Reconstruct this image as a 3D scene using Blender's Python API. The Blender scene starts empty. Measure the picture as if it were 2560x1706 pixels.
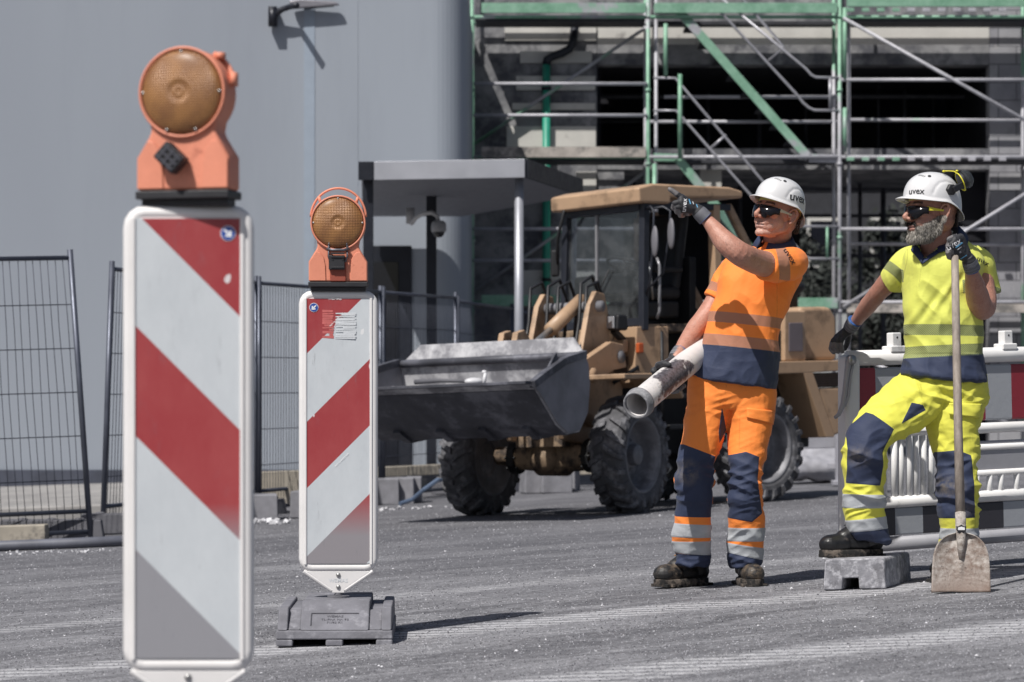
import bpy, math, random
import numpy as np
from mathutils import Vector, Matrix
from mathutils.bvhtree import BVHTree
random.seed(7)
rng = np.random.default_rng(11)
SC = bpy.context.scene
COL = SC.collection
# ------------------------------------------------------------------ camera
F = 7000.0          # focal length in photo pixels (photo 2560 wide)
CAMZ = 0.81
HZ = 1035.0         # horizon row in the photo
cd = bpy.data.cameras.new('camera'); cam = bpy.data.objects.new('camera', cd); COL.objects.link(cam)
cam.location = (0, 0, CAMZ); cam.rotation_euler = (math.pi/2, 0, 0)
cd.sensor_width = 36.0; cd.lens = F/2560*36.0; cd.shift_y = (HZ-853)/2560.0
cd.clip_start = .1; cd.clip_end = 600
cd.dof.use_dof = True; cd.dof.focus_distance = 11.6; cd.dof.aperture_fstop = 5.6
SC.camera = cam
# ------------------------------------------------------------------ light
EL = math.radians(54); HD = Vector((.59, .807)).normalized()
SUND = Vector((HD.x*math.cos(EL), HD.y*math.cos(EL), -math.sin(EL)))
w = bpy.data.worlds.new("World"); SC.world = w; w.use_nodes = True
nt = w.node_tree; bg = nt.nodes['Background']
sky = nt.nodes.new('ShaderNodeTexSky'); sky.sky_type = 'NISHITA'; sky.sun_disc = False
sky.sun_elevation = EL; sky.sun_rotation = math.atan2(-HD.x, -HD.y)
sky.air_density = 1.0; sky.dust_density = 2.5; sky.ozone_density = 1.0
nt.links.new(sky.outputs[0], bg.inputs[0]); bg.inputs[1].default_value = 0.056
sl = bpy.data.lights.new('sun', 'SUN'); sl.energy = 5.0; sl.angle = math.radians(.53); sl.color = (1, .965, .91)
so = bpy.data.objects.new('sun', sl); COL.objects.link(so)
so.rotation_euler = SUND.to_track_quat('-Z', 'Y').to_euler(); so.location = (-8, -8, 14)
vs = SC.view_settings; vs.view_transform = 'Standard'; vs.look = 'None'; vs.exposure = 0.0; vs.gamma = 1.0
vs.use_curve_mapping = False
SC.cycles.max_bounces = 8; SC.cycles.transparent_max_bounces = 12
SC.cycles.sample_clamp_indirect = 6

# ------------------------------------------------------------------ helpers
def A3(*a): return np.array(a, float)
def P(px, py, Y):
    """photo pixel + distance -> world point"""
    return A3((px-1280)*Y/F, Y, CAMZ-(py-HZ)*Y/F)
def GZ(X): return 0.022+0.035*X           # street surface (falls to the left)
def G(px, Y):
    X = (px-1280)*Y/F
    return A3(X, Y, GZ(X))
def lin(c):
    if isinstance(c, str):
        c = c.lstrip('#'); c = tuple(int(c[i:i+2], 16)/255 for i in (0, 2, 4))
    return tuple((x/12.92 if x <= .04045 else ((x+.055)/1.055)**2.4) for x in c)
def nrm(v):
    v = np.asarray(v, float); return v/max(1e-12, np.linalg.norm(v))
def rotm(axis, ang):
    return np.array(Matrix.Rotation(ang, 3, Vector(axis)))
def catmull(rows, k):
    R = np.asarray(rows, float); n = len(R); out = []
    for i in range(n-1):
        p0 = R[max(i-1, 0)]; p1 = R[i]; p2 = R[i+1]; p3 = R[min(i+2, n-1)]
        for j in range(k):
            t = j/k
            out.append(.5*((2*p1)+(-p0+p2)*t+(2*p0-5*p1+4*p2-p3)*t*t+(-p0+3*p1-3*p2+p3)*t**3))
    out.append(R[-1]); return np.array(out)
BASE = {}
class MB:
    def __init__(s): s.v = []; s.f = []; s.mi = []; s.n = 0
    def add(s, v, f, mi=0):
        v = np.asarray(v, float).reshape(-1, 3); s.v.append(v)
        o = s.n; s.f += [tuple(int(i)+o for i in q) for q in f]; s.mi += [mi]*len(f); s.n += len(v); return s
    def box(s, c, size, R=None, mi=0, taper=(1, 1)):
        h = np.asarray(size, float)/2; q = []
        for z in (-1, 1):
            tx, ty = (taper if z > 0 else (1, 1))
            for x, y in ((-1, -1), (1, -1), (1, 1), (-1, 1)): q.append((x*h[0]*tx, y*h[1]*ty, z*h[2]))
        q = np.array(q)
        if R is not None: q = q @ np.asarray(R).T
        return s.add(q+np.asarray(c, float), [(3, 2, 1, 0), (4, 5, 6, 7), (0, 1, 5, 4), (1, 2, 6, 5), (2, 3, 7, 6), (3, 0, 4, 7)], mi)
    def frame(s, d, up=(0, 0, 1)):
        d = nrm(d); u = np.asarray(up, float)
        if abs(np.dot(u, d)) > .95: u = A3(1, 0, 0)
        a = nrm(np.cross(u, d)); b = np.cross(d, a); return a, b
    def bar(s, a, b, w, h, mi=0, up=(0, 0, 1)):
        """rectangular bar from a to b, w sideways, h along up"""
        a = np.asarray(a, float); b = np.asarray(b, float); x, y = s.frame(b-a, up)
        q = [p+x*i*w/2+y*j*h/2 for p in (a, b) for i, j in ((-1, -1), (1, -1), (1, 1), (-1, 1))]
        return s.add(q, [(3, 2, 1, 0), (4, 5, 6, 7), (0, 1, 5, 4), (1, 2, 6, 5), (2, 3, 7, 6), (3, 0, 4, 7)], mi)
    def ringloft(s, rings, mi=0, caps=True, closed=False):
        n = len(rings[0]); m = len(rings); v = np.concatenate([np.asarray(r, float) for r in rings]); f = []
        for i in range(m if closed else m-1):
            a = i*n; b = ((i+1) % m)*n
            for j in range(n):
                k = (j+1) % n; f.append((a+j, a+k, b+k, b+j))
        if caps and not closed: f.append(tuple(range(n))[::-1]); f.append(tuple((m-1)*n+j for j in range(n)))
        return s.add(v, f, mi)
    def cyl(s, a, b, ra, rb=None, n=12, mi=0, caps=True):
        rb = ra if rb is None else rb; a = np.asarray(a, float); b = np.asarray(b, float)
        x, y = s.frame(b-a); t = np.arange(n)/n*2*math.pi; c = np.outer(np.cos(t), x)+np.outer(np.sin(t), y)
        return s.ringloft([a+c*ra, b+c*rb], mi, caps)
    def path(s, pts, r, n=8, mi=0, closed=False):
        pts = [np.asarray(p, float) for p in pts]; m = len(pts)
        rr = r if hasattr(r, '__len__') else [r]*m; x = None; rings = []
        t = np.arange(n)/n*2*math.pi
        for i in range(m):
            if closed: d = pts[(i+1) % m]-pts[i-1]
            else: d = pts[min(i+1, m-1)]-pts[max(i-1, 0)]
            d = nrm(d)
            if x is None: x, y = s.frame(d)
            else: x = nrm(x-d*np.dot(x, d)); y = np.cross(d, x)
            rings.append(pts[i]+(np.outer(np.cos(t), x)+np.outer(np.sin(t), y))*rr[i])
        return s.ringloft(rings, mi, True, closed)
    def rcone(s, a, b, ra, rb, n=14, mi=0, side=None, sq=1.0):
        """round cone with domed ends; optional squash along side"""
        a = np.asarray(a, float); b = np.asarray(b, float); d = b-a; L = max(1e-9, np.linalg.norm(d)); d = d/L
        x, y = s.frame(d)
        if side is not None: x = nrm(np.asarray(side)-d*np.dot(side, d)); y = np.cross(d, x)
        t = np.arange(n)/n*2*math.pi; rings = []
        for q in (80, 55, 25): rings.append((a-d*ra*math.sin(math.radians(q)), ra*math.cos(math.radians(q))))
        for q in (0, .33, .66, 1): rings.append((a+d*L*q, ra+(rb-ra)*q))
        for q in (25, 55, 80): rings.append((b+d*rb*math.sin(math.radians(q)), rb*math.cos(math.radians(q))))
        return s.ringloft([c+(np.outer(np.cos(t), x)*sq+np.outer(np.sin(t), y))*r for c, r in rings], mi)
    def chain(s, pts, rad, n=14, mi=0):
        for i in range(len(pts)-1): s.rcone(pts[i], pts[i+1], rad[i], rad[i+1], n, mi)
        return s
    def ell(s, c, r, R=None, n=16, mi=0):
        c = np.asarray(c, float); r = np.asarray(r, float); R = np.eye(3) if R is None else np.asarray(R)
        t = np.arange(n)/n*2*math.pi; rings = []
        for i in range(1, n//2):
            p = -math.pi/2+i*math.pi/(n//2)
            q = np.stack([np.cos(t)*math.cos(p), np.sin(t)*math.cos(p), np.full(n, math.sin(p))], 1)*r
            rings.append(c+q @ R.T)
        m = len(rings); v = np.concatenate(rings+[[c+R @ (A3(0, 0, -1)*r)], [c+R @ (A3(0, 0, 1)*r)]]); f = []
        for i in range(m-1):
            for j in range(n): k = (j+1) % n; f.append((i*n+j, i*n+k, (i+1)*n+k, (i+1)*n+j))
        for j in range(n): k = (j+1) % n; f.append((m*n, k, j)); f.append((m*n+1, (m-1)*n+j, (m-1)*n+k))
        return s.add(v, f, mi)
    def prism(s, poly, off, mi=0):
        poly = np.asarray(poly, float); off = np.asarray(off, float); n = len(poly)
        nor = sum(np.cross(poly[i]-poly[0], poly[(i+1) % n]-poly[0]) for i in range(n))
        if np.dot(nor, off) > 0: poly = poly[::-1]
        f = [tuple(range(n)), tuple(range(n, 2*n))[::-1]]+[(i, i+n, (i+1) % n+n, (i+1) % n) for i in range(n)]
        return s.add(np.concatenate([poly, poly+off]), f, mi)
    def lathe(s, c, axis, prof, n=32, mi=0, up=(0, 0, 1), caps=True):
        c = np.asarray(c, float); d = nrm(axis); x, y = s.frame(d, up); t = np.arange(n)/n*2*math.pi
        u = np.outer(np.cos(t), x)+np.outer(np.sin(t), y)
        return s.ringloft([c+d*h+u*max(r, 1e-5) for h, r in prof], mi, caps)
    def tri(s, pts, mi=0): return s.add(pts, [tuple(range(len(pts)))], mi)
    def merge(s, o, mi=0):
        for v, in zip(o.v): pass
        return s.add(np.concatenate(o.v), o.f, mi)
    def xf(s, R, t):
        s.v = [v @ np.asarray(R).T+np.asarray(t, float) for v in s.v]; return s
    def build(s, name, mats, parent=None, base=None, smooth=False, bevel=0, seg=2, solid=0):
        return mk(name, np.concatenate(s.v), s.f, mats, parent, base, smooth, bevel, s.mi, seg, solid)
def mk(name, V, Fc, mats, parent=None, base=None, smooth=False, bevel=0, mi=None, seg=2, solid=0, attrs=None):
    if base is None: base = BASE.get(parent.name) if parent is not None else None
    if base is None: V = np.asarray(V, float); base = A3((V[:, 0].min()+V[:, 0].max())/2, (V[:, 1].min()+V[:, 1].max())/2, V[:, 2].min())
    me = bpy.data.meshes.new(name); me.from_pydata((np.asarray(V, float)-base).tolist(), [], Fc if isinstance(Fc, list) else Fc.tolist())
    if not isinstance(mats, (list, tuple)): mats = [mats]
    for m in mats: me.materials.append(m)
    if mi is not None and len(mats) > 1: me.polygons.foreach_set('material_index', mi)
    if smooth: me.polygons.foreach_set('use_smooth', [True]*len(me.polygons))
    if attrs:
        for k, a in attrs.items():
            at = me.attributes.new(k, 'FLOAT', 'POINT'); at.data.foreach_set('value', np.asarray(a, np.float32))
    me.validate(); me.update()
    o = bpy.data.objects.new(name, me); COL.objects.link(o)
    if parent is not None: o.parent = parent
    else: o.location = base
    BASE[o.name] = base
    if solid:
        md = o.modifiers.new('s', 'SOLIDIFY'); md.thickness = solid; md.offset = 0
    if bevel:
        md = o.modifiers.new('b', 'BEVEL'); md.width = bevel; md.segments = seg; md.limit_method = 'ANGLE'; md.angle_limit = math.radians(35)
        if not smooth: 
            me.polygons.foreach_set('use_smooth', [True]*len(me.polygons)); me.update()
        md.harden_normals = True
    return o
def T(name, label, cat, base, group=None):
    o = bpy.data.objects.new(name, None); COL.objects.link(o); o.empty_display_size = .1
    o.location = tuple(base); o['label'] = label; o['category'] = cat
    if group: o['group'] = group
    BASE[o.name] = np.asarray(base, float); return o
def tag(o, label=None, cat=None, group=None, kind=None):
    if label: o['label'] = label
    if cat: o['category'] = cat
    if group: o['group'] = group
    if kind: o['kind'] = kind
    return o
# ---- voxel-merged organic meshes
def organic(mb, vox, smooth=4, fac=.5):
    me = bpy.data.meshes.new('t'); me.from_pydata(np.concatenate(mb.v).tolist(), [], mb.f); me.update()
    o = bpy.data.objects.new('t', me); COL.objects.link(o)
    r = o.modifiers.new('r', 'REMESH'); r.mode = 'VOXEL'; r.voxel_size = vox
    if smooth:
        m = o.modifiers.new('m', 'SMOOTH'); m.factor = fac; m.iterations = smooth
    bpy.context.view_layer.update()
    dg = bpy.context.evaluated_depsgraph_get(); e = bpy.data.meshes.new_from_object(o.evaluated_get(dg))
    n = len(e.vertices); V = np.empty(n*3); e.vertices.foreach_get('co', V)
    N = np.empty(n*3); e.vertices.foreach_get('normal', N)
    Fc = [tuple(p.vertices) for p in e.polygons]
    bpy.data.objects.remove(o); bpy.data.meshes.remove(me); bpy.data.meshes.remove(e)
    return V.reshape(-1, 3), N.reshape(-1, 3), Fc
def _h(i, j, k, s):
    n = (i*73856093) ^ (j*19349663) ^ (k*83492791) ^ (s*2654435)
    n = (n ^ (n >> 13))*1274126177 & 0x7fffffff
    n = (n ^ (n >> 15))*2246822519 & 0x7fffffff
    return ((n ^ (n >> 12)) & 0xffff)/65535.0
def vn(p, s=0):
    p = np.asarray(p); i = np.floor(p).astype(np.int64); f = p-i; f = f*f*(3-2*f); r = 0
    for a in (0, 1):
        for b in (0, 1):
            for c in (0, 1):
                wt = (f[:, 0] if a else 1-f[:, 0])*(f[:, 1] if b else 1-f[:, 1])*(f[:, 2] if c else 1-f[:, 2])
                r = r+wt*_h(i[:, 0]+a, i[:, 1]+b, i[:, 2]+c, s)
    return r
def sdpoly(x, y, poly):
    """signed distance to polygon, positive inside"""
    poly = np.asarray(poly, float); n = len(poly); d = np.full(len(x), 1e9); ins = np.zeros(len(x), bool)
    for i in range(n):
        a = poly[i]; b = poly[(i+1) % n]; e = b-a; wx = x-a[0]; wy = y-a[1]
        t = np.clip((wx*e[0]+wy*e[1])/max(1e-9, e @ e), 0, 1)
        d = np.minimum(d, (wx-e[0]*t)**2+(wy-e[1]*t)**2)
        c = ((a[1] > y) != (b[1] > y)) & (x < (b[0]-a[0])*(y-a[1])/((b[1]-a[1]) if b[1] != a[1] else 1e-9)+a[0]); ins ^= c
    d = np.sqrt(d); return np.where(ins, d, -d)
# ------------------------------------------------------------------ materials
class N:
    def __init__(s, name):
        s.m = bpy.data.materials.new(name); s.m.use_nodes = True; s.t = s.m.node_tree; s.b = s.t.nodes['Principled BSDF']
        s.tc = None
    def n(s, ty, **k):
        q = s.t.nodes.new('ShaderNode'+ty)
        for a, b in k.items(): setattr(q, a, b)
        return q
    def l(s, a, b): s.t.links.new(a, b)
    def val(s, sock, v):
        if hasattr(v, 'is_output') or isinstance(v, bpy.types.NodeSocket): s.l(v, sock)
        elif isinstance(v, (tuple, list)) and sock.type == 'RGBA': sock.default_value = (*v[:3], 1)
        else: sock.default_value = v
    def obj(s):
        if s.tc is None: s.tc = s.n('TexCoord')
        return s.tc.outputs['Object']
    def geo(s): return s.n('NewGeometry').outputs['Position']
    def map(s, vec, scale=(1, 1, 1), rot=(0, 0, 0), loc=(0, 0, 0)):
        q = s.n('Mapping'); s.l(vec, q.inputs[0]); q.inputs['Scale'].default_value = scale; q.inputs['Rotation'].default_value = rot
        q.inputs['Location'].default_value = loc; return q.outputs[0]
    def noise(s, scale, detail=4, rough=.55, vec=None, dist=0):
        q = s.n('TexNoise'); s.l(vec if vec is not None else s.obj(), q.inputs['Vector']); q.inputs['Scale'].default_value = scale
        q.inputs['Detail'].default_value = detail; q.inputs['Roughness'].default_value = rough; q.inputs['Distortion'].default_value = dist
        return q.outputs['Fac']
    def ramp(s, fac, *st):
        q = s.n('ValToRGB'); s.l(fac, q.inputs[0]); e = q.color_ramp.elements
        while len(e) < len(st): e.new(.5)
        for i, (p, c) in enumerate(st):
            e[i].position = p; e[i].color = (c, c, c, 1) if not isinstance(c, tuple) else (*c, 1)
        return q.outputs[0]
    def mix(s, f, a, b, mode='MIX'):
        q = s.n('MixRGB', blend_type=mode); s.val(q.inputs[0], f); s.val(q.inputs[1], a); s.val(q.inputs[2], b); return q.outputs[0]
    def math(s, op, a, b=0.0, c=0.0):
        q = s.n('Math', operation=op); s.val(q.inputs[0], a); s.val(q.inputs[1], b)
        if op in ('MULTIPLY_ADD', 'SMOOTH_MIN', 'COMPARE'): s.val(q.inputs[2], c)
        return q.outputs[0]
    def attr(s, name): return s.n('Attribute', attribute_name=name).outputs['Fac']
    def sep(s, vec=None):
        q = s.n('SeparateXYZ'); s.l(vec if vec is not None else s.obj(), q.inputs[0]); return q.outputs
    def step(s, a, thr=0.0, soft=0.0):
        if soft:
            q = s.n('MapRange'); s.val(q.inputs[0], a); q.inputs[1].default_value = thr-soft; q.inputs[2].default_value = thr+soft; return q.outputs[0]
        return s.math('GREATER_THAN', a, thr)
    def bump(s, h, strength=.3, dist=.01, prev=None):
        q = s.n('Bump'); q.inputs['Strength'].default_value = strength; q.inputs['Distance'].default_value = dist; s.l(h, q.inputs['Height'])
        if prev is not None: s.l(prev, q.inputs['Normal'])
        s.l(q.outputs[0], s.b.inputs['Normal']); return q.outputs[0]
    def out(s, col=None, rough=None, metal=None, **k):
        if col is not None: s.val(s.b.inputs['Base Color'], col)
        if rough is not None: s.val(s.b.inputs['Roughness'], rough)
        if metal is not None: s.val(s.b.inputs['Metallic'], metal)
        for a, v in k.items(): s.val(s.b.inputs[a.replace('_', ' ')], v)
        return s.m
def mat(name, col, rough=.6, metal=0, var=.12, scale=6, dirt=None, dthr=.6, bump=0, bs=80, dscale=5, **k):
    q = N(name); c = lin(col) if isinstance(col, str) else tuple(col)
    nz = q.noise(scale, 5, .6)
    lo = tuple(x*(1-var) for x in c); hi = tuple(min(1, x*(1+var)) for x in c)
    cc = q.ramp(nz, (.3, lo), (.7, hi))
    if dirt:
        dn = q.noise(dscale, 8, .7); m = q.ramp(dn, (dthr-.06, 0.0), (dthr+.08, 1.0)); cc = q.mix(m, cc, lin(dirt) if isinstance(dirt, str) else dirt)
    r = q.ramp(q.noise(scale*2.3, 4), (.3, max(0, rough-.08)), (.7, min(1, rough+.08)))
    if bump: q.bump(q.noise(bs, 5), bump, .004)
    return q.out(cc, r, metal, **k)
def word(txt, size, extr=0.0):
    """flat lettering mesh centred on origin in XY; returns verts (n,3), faces"""
    cu = bpy.data.curves.new('w', 'FONT'); cu.body = txt; cu.size = size; cu.align_x = 'CENTER'; cu.align_y = 'CENTER'; cu.resolution_u = 3
    cu.offset = size*.012
    o = bpy.data.objects.new('w', cu); COL.objects.link(o); bpy.context.view_layer.update()
    dg = bpy.context.evaluated_depsgraph_get(); e = bpy.data.meshes.new_from_object(o.evaluated_get(dg))
    V = np.array([v.co[:] for v in e.vertices]); Fc = [tuple(p.vertices) for p in e.polygons]
    bpy.data.objects.remove(o); bpy.data.curves.remove(cu); bpy.data.meshes.remove(e); return V, Fc
def decal(name, txt, size, o, right, up, mat_, parent, target=None, lift=.0012, thick=.0, squeeze=1.0):
    V, Fc = word(txt, size); right = nrm(right); up = nrm(up); d = np.cross(right, up)   # d points out of the surface
    Q = np.asarray(o, float)+np.outer(V[:, 0]*squeeze, right)+np.outer(V[:, 1], up)
    if target is not None:
        out = []
        for q in Q:
            h = target.ray_cast(Vector(q+d*.08), Vector(-d)); out.append(np.array(h[0])+np.array(h[1])*0+d*lift if h[0] is not None else q)
        Q = np.array(out)
    return mk(name, Q, Fc, mat_, parent)
# ================================================================== SETTING
def asphalt():
    q = N('asphalt'); p = q.geo()
    v = q.map(p, rot=(0, 0, math.radians(-41)))
    st = q.map(v, scale=(.6, 2.2, 1))
    big = q.noise(.9, 6, .62, q.map(v, scale=(.25, 1.0, 1)), .6)
    streak = q.noise(3.2, 8, .75, st, 1.0)
    fine = q.noise(48, 4, .8, p); mid = q.noise(17, 6, .8, p); tiny = q.noise(120, 3, .8, p)
    c = q.ramp(big, (.32, (.085, .085, .097)), (.68, (.235, .235, .254)))
    bl = q.noise(2.2, 7, .75, q.map(v, scale=(.5, 1.6, 1)), .8); c = q.mix(q.ramp(bl, (.45, 0.0), (.60, .7)), c, (.36, .36, .385)); c = q.mix(q.ramp(mid, (.38, .0), (.68, .55)), c, (.26, .26, .28))
    x, y, z = q.sep(p)
    s = q.math('ADD', q.math('MULTIPLY', x, -.657), q.math('MULTIPLY', y, .755)); u = q.math('ADD', q.math('MULTIPLY', x, .755), q.math('MULTIPLY', y, .657))
    warp = q.math('MULTIPLY', q.math('SUBTRACT', q.noise(.5, 2, .5, p), .5), .5); s = q.math('ADD', s, warp)
    for s0, w_, amt in ((7.88, .21, 1.0), (6.05, .21, 1.0), (9.75, .15, .6), (12.2, .2, .5), (4.6, .2, .6)):
        d = q.math('ABSOLUTE', q.math('SUBTRACT', s, s0)); band = q.n('MapRange'); q.l(d, band.inputs[0]); band.inputs[1].default_value = w_; band.inputs[2].default_value = w_*.55
        lug = q.math('SINE', q.math('MULTIPLY', q.math('ADD', q.math('ADD', y, q.math('MULTIPLY', x, .12)), q.math('MULTIPLY', streak, .10)), 2*math.pi/.115))
        lug = q.math('MULTIPLY_ADD', q.step(lug, 0, .3), .8, .2)
        m = q.math('MULTIPLY', q.math('MULTIPLY', band.outputs[0], lug), q.math('MULTIPLY', q.ramp(streak, (.32, .3), (.50, 1.0)), amt))
        c = q.mix(q.math('MULTIPLY', m, .95), c, (.60, .60, .63))
    s2 = q.ramp(streak, (.54, 0.0), (.66, .7)); c = q.mix(s2, c, (.40, .40, .425)); s3 = q.ramp(streak, (.30, .55), (.42, 0.0)); c = q.mix(s3, c, (.07, .07, .08))
    c = q.mix(q.ramp(fine, (.34, .75), (.49, 0.0)), c, (.035, .035, .042))
    c = q.mix(q.ramp(fine, (.56, 0.0), (.70, .65)), c, (.45, .45, .48))
    c = q.mix(q.ramp(tiny, (.36, .6), (.5, 0.0)), c, (.04, .04, .048))
    far = q.n('MapRange'); q.l(y, far.inputs[0]); far.inputs[1].default_value = 11.5; far.inputs[2].default_value = 17; c = q.mix(q.math('MULTIPLY', far.outputs[0], q.ramp(big, (.3, .75), (.75, .25))), c, (.075, .075, .088))  # grazing-angle dimming of the distant street put into its colour
    vo = q.n('TexVoronoi'); q.l(p, vo.inputs['Vector']); vo.inputs['Scale'].default_value = 22
    chip = q.math('LESS_THAN', vo.outputs['Distance'], .10)
    chip = q.math('MULTIPLY', chip, q.step(q.noise(1.3, 4, .6, p), .50))
    c = q.mix(q.math('MULTIPLY', chip, .8), c, (.66, .66, .68))
    h = q.math('ADD', q.math('MULTIPLY', tiny, .6), q.math('ADD', fine, mid)); q.bump(h, .8, .010)
    return q.out(c, .86)
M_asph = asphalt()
xs = [-160, -60, -20, -8, -4, 0, 4, 8, 20, 60, 160]; ys = [-60, -5, 10, 30, 60, 120, 300]
b = MB(); vv = [(x, y, 0.022+.035*max(-8, min(8, x))) for y in ys for x in xs]
nf = []
for j in range(len(ys)-1):
    for i in range(len(xs)-1): a = j*len(xs)+i; nf.append((a, a+1, a+1+len(xs), a+len(xs)))
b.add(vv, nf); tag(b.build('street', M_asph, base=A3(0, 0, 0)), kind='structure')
# loose white stone chips on the street
M_chip = mat('pale_stone', '#c9c9ce', .8, var=.3, scale=30)
def grit(name, n, m, s0, s1, seed, flat=.7):
    r = np.random.default_rng(seed); Y = 1/r.uniform(1/24, 1/6.6, n); X = r.uniform(-.20, .20, n)*Y; s = r.uniform(s0, s1, n)*(Y/9)**.6
    C = np.stack([X, Y, 0.022+.035*np.clip(X, -8, 8)], 1); a = r.uniform(0, 6.28, n); ca, sa = np.cos(a), np.sin(a)
    oc = np.array([(1, 0, 0), (0, 1, 0), (-1, 0, 0), (0, -1, 0), (0, 0, 1.0)]); V = np.zeros((n, 5, 3))
    for k in range(5):
        jx = r.uniform(.6, 1.3, n); x = oc[k, 0]*jx*s; y = oc[k, 1]*jx*s
        V[:, k, 0] = C[:, 0]+x*ca-y*sa; V[:, k, 1] = C[:, 1]+x*sa+y*ca; V[:, k, 2] = C[:, 2]+oc[k, 2]*s*flat*r.uniform(.6, 1.3, n)-(0.0008 if k < 4 else 0)
    b0 = np.arange(n)[:, None]*5; Fq = np.concatenate([b0+np.array([[i, (i+1) % 4, 4]]) for i in range(4)])
    return tag(mk(name, V.reshape(-1, 3), Fq.tolist(), m, base=A3(0, 0, 0)), kind='stuff')
grit('stone_chips', 330, M_chip, .002, .0075, 1, .6)
grit('pale_grit', 26000, mat('pale_grit', '#a2a2a8', .85, var=.35, scale=30), .0016, .0042, 2)
grit('dark_grit', 20000, mat('dark_grit', '#3c3c42', .85, var=.35, scale=30), .0018, .0048, 3)

# pavement of the grey building
M_pave = mat('pavement_concrete', '#8e8c8b', .85, var=.25, scale=1.5, bump=.3, bs=40, dirt='#5a5a60', dthr=.6)
b = MB()
def slab(b, x0, x1, y0, y1, h=.12):
    q = []
    for (x, y) in ((x0, y0), (x1, y0), (x1, y1), (x0, y1)): q.append((x, y, GZ(x)+h))
    b.prism(q, (0, 0, -h-.3))
slab(b, -8, -3.0, 24.6, 33.99); slab(b, -3.0, -1.0, 28.5, 33.99); slab(b, -1.0, -.6, 33, 34.2, .1)
tag(b.build('pavement', M_pave, base=A3(0, 0, 0), bevel=.02), kind='structure')

# ------------------------------------------------------------------ grey building
def plaster():
    q = N('grey_panel'); z = q.map(q.obj(), scale=(.35, .35, .05))
    a = q.noise(1.0, 3, .5, z); c = q.ramp(a, (.3, lin('#858b96')), (.7, lin('#939aa4')))
    c = q.mix(q.ramp(q.noise(3, 6, .7, z), (.5, 0.0), (.8, .25)), c, lin('#6f757f'))
    q.bump(q.noise(220, 2), .12, .002)
    return q.out(c, .62)
M_wall = plaster()
M_dark = mat('anthracite_metal', '#23262f', .45, .3, var=.2)
M_beige = mat('warm_render', '#85807f', .8, var=.08, scale=1)
M_fasc = mat('silver_fascia', '#a0a2aa', .42, .35, var=.08, scale=2)
M_glassd = N('dark_glass').out((.012, .013, .018), .08)
g = T('grey_building', 'tall windowless grey panel building behind the site fence', 'building', (-5, 34, GZ(-5)))
b = MB(); H = 6.0
b.prism([(-32, 34, -1.2), (-1.87, 34, -1.2), (-1.87, 34, H), (-32, 34, H)], (0, 30, 0))
rr = .42; cx, cy = -.96, 34.424; poly = [(-1.8695, 34.004, -.6)]
for i in range(13): a = -math.pi/2+i*math.pi/24; poly.append((cx+rr*math.cos(a), cy+rr*math.sin(a), -.6))
poly += [(-.54, 64, -.6), (-1.8695, 64, -.6)]
b.prism(poly, (0, 0, H+.6))
b.build('wall', M_wall, g, smooth=False)
b = MB(); b.box((-2.46, 33.996, 2.85), (.13, .006, 6.0)); b.build('joint_strip', mat('pale_blue_metal', '#8f9aa8', .55, 0, var=.05), g)
b = MB(); b.box((-16.9, 33.97, -.42), (30, .06, 1.1)); b.build('plinth', mat('plinth_dark', '#3f4350', .7, var=.2), g)
b = MB(); b.box((-1.47, 34.035, 1.62), (.66, .05, 3.9)); b.build('entrance_panel', M_beige, g)
b = MB(); b.box((-1.50, 34.0, 1.40), (.56, .06, 2.9)); fr = b.build('door', M_dark, g, bevel=.01)
b = MB(); b.box((-1.56, 33.96, 1.35), (.36, .02, 2.6)); b.build('pane', M_glassd, fr)
b = MB(); b.box((-1.30, 33.95, 1.0), (.03, .04, .35)); b.build('handle', M_fasc, fr)
# canopy
c = T('entrance_canopy', 'flat silver entrance canopy on slim posts in front of the grey building', 'canopy', (-.5, 30, GZ(-.5)))
fl, fR, bR, bL = A3(-1.52, 28.3, 0), A3(.13, 28.0, 0), A3(.74, 30.4, 0), A3(-1.80, 33.7, 0)
zt = 3.345
b = MB(); b.prism([fl+A3(0, 0, zt-.16), fR+A3(0, 0, zt-.16), bR+A3(0, 0, zt-.16), A3(-.6, 33.7, zt-.16), bL+A3(0, 0, zt-.16)], (0, 0, .15)); b.build('roof_slab', mat('canopy_soffit', '#6e7079', .6, var=.08), c)
def fas(a, b2, m, z0=zt-.175, z1=zt+.012): q = MB(); q.bar(A3(a[0], a[1], (z0+z1)/2), A3(b2[0], b2[1], (z0+z1)/2), .03, z1-z0); q.build('fascia', m, c, bevel=.004)
o = A3(0, -.018, 0)
fas(fl+o+A3(.13, 0, 0), fR+o, M_fasc); fas(fl+o+A3(-.03, 0, 0), fl+o+A3(.125, 0, 0), M_dark); fas(fR+A3(.018, 0, 0), bR+A3(.018, 0, 0), M_dark)
for (x, y, r, m) in ((.07, 28.15, .045, M_fasc), (-1.46, 28.45, .05, M_dark), (.66, 30.2, .035, M_fasc), (-.88, 30.6, .055, M_dark)):
    q = MB(); q.box((x, y, (zt-.16+GZ(x))/2), (2*r, 2*r, zt-.16-GZ(x))) if m is M_dark else q.cyl((x, y, GZ(x)), (x, y, zt-.16), r, n=20)
    q.build('post', m, c, smooth=m is not M_dark)
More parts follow.
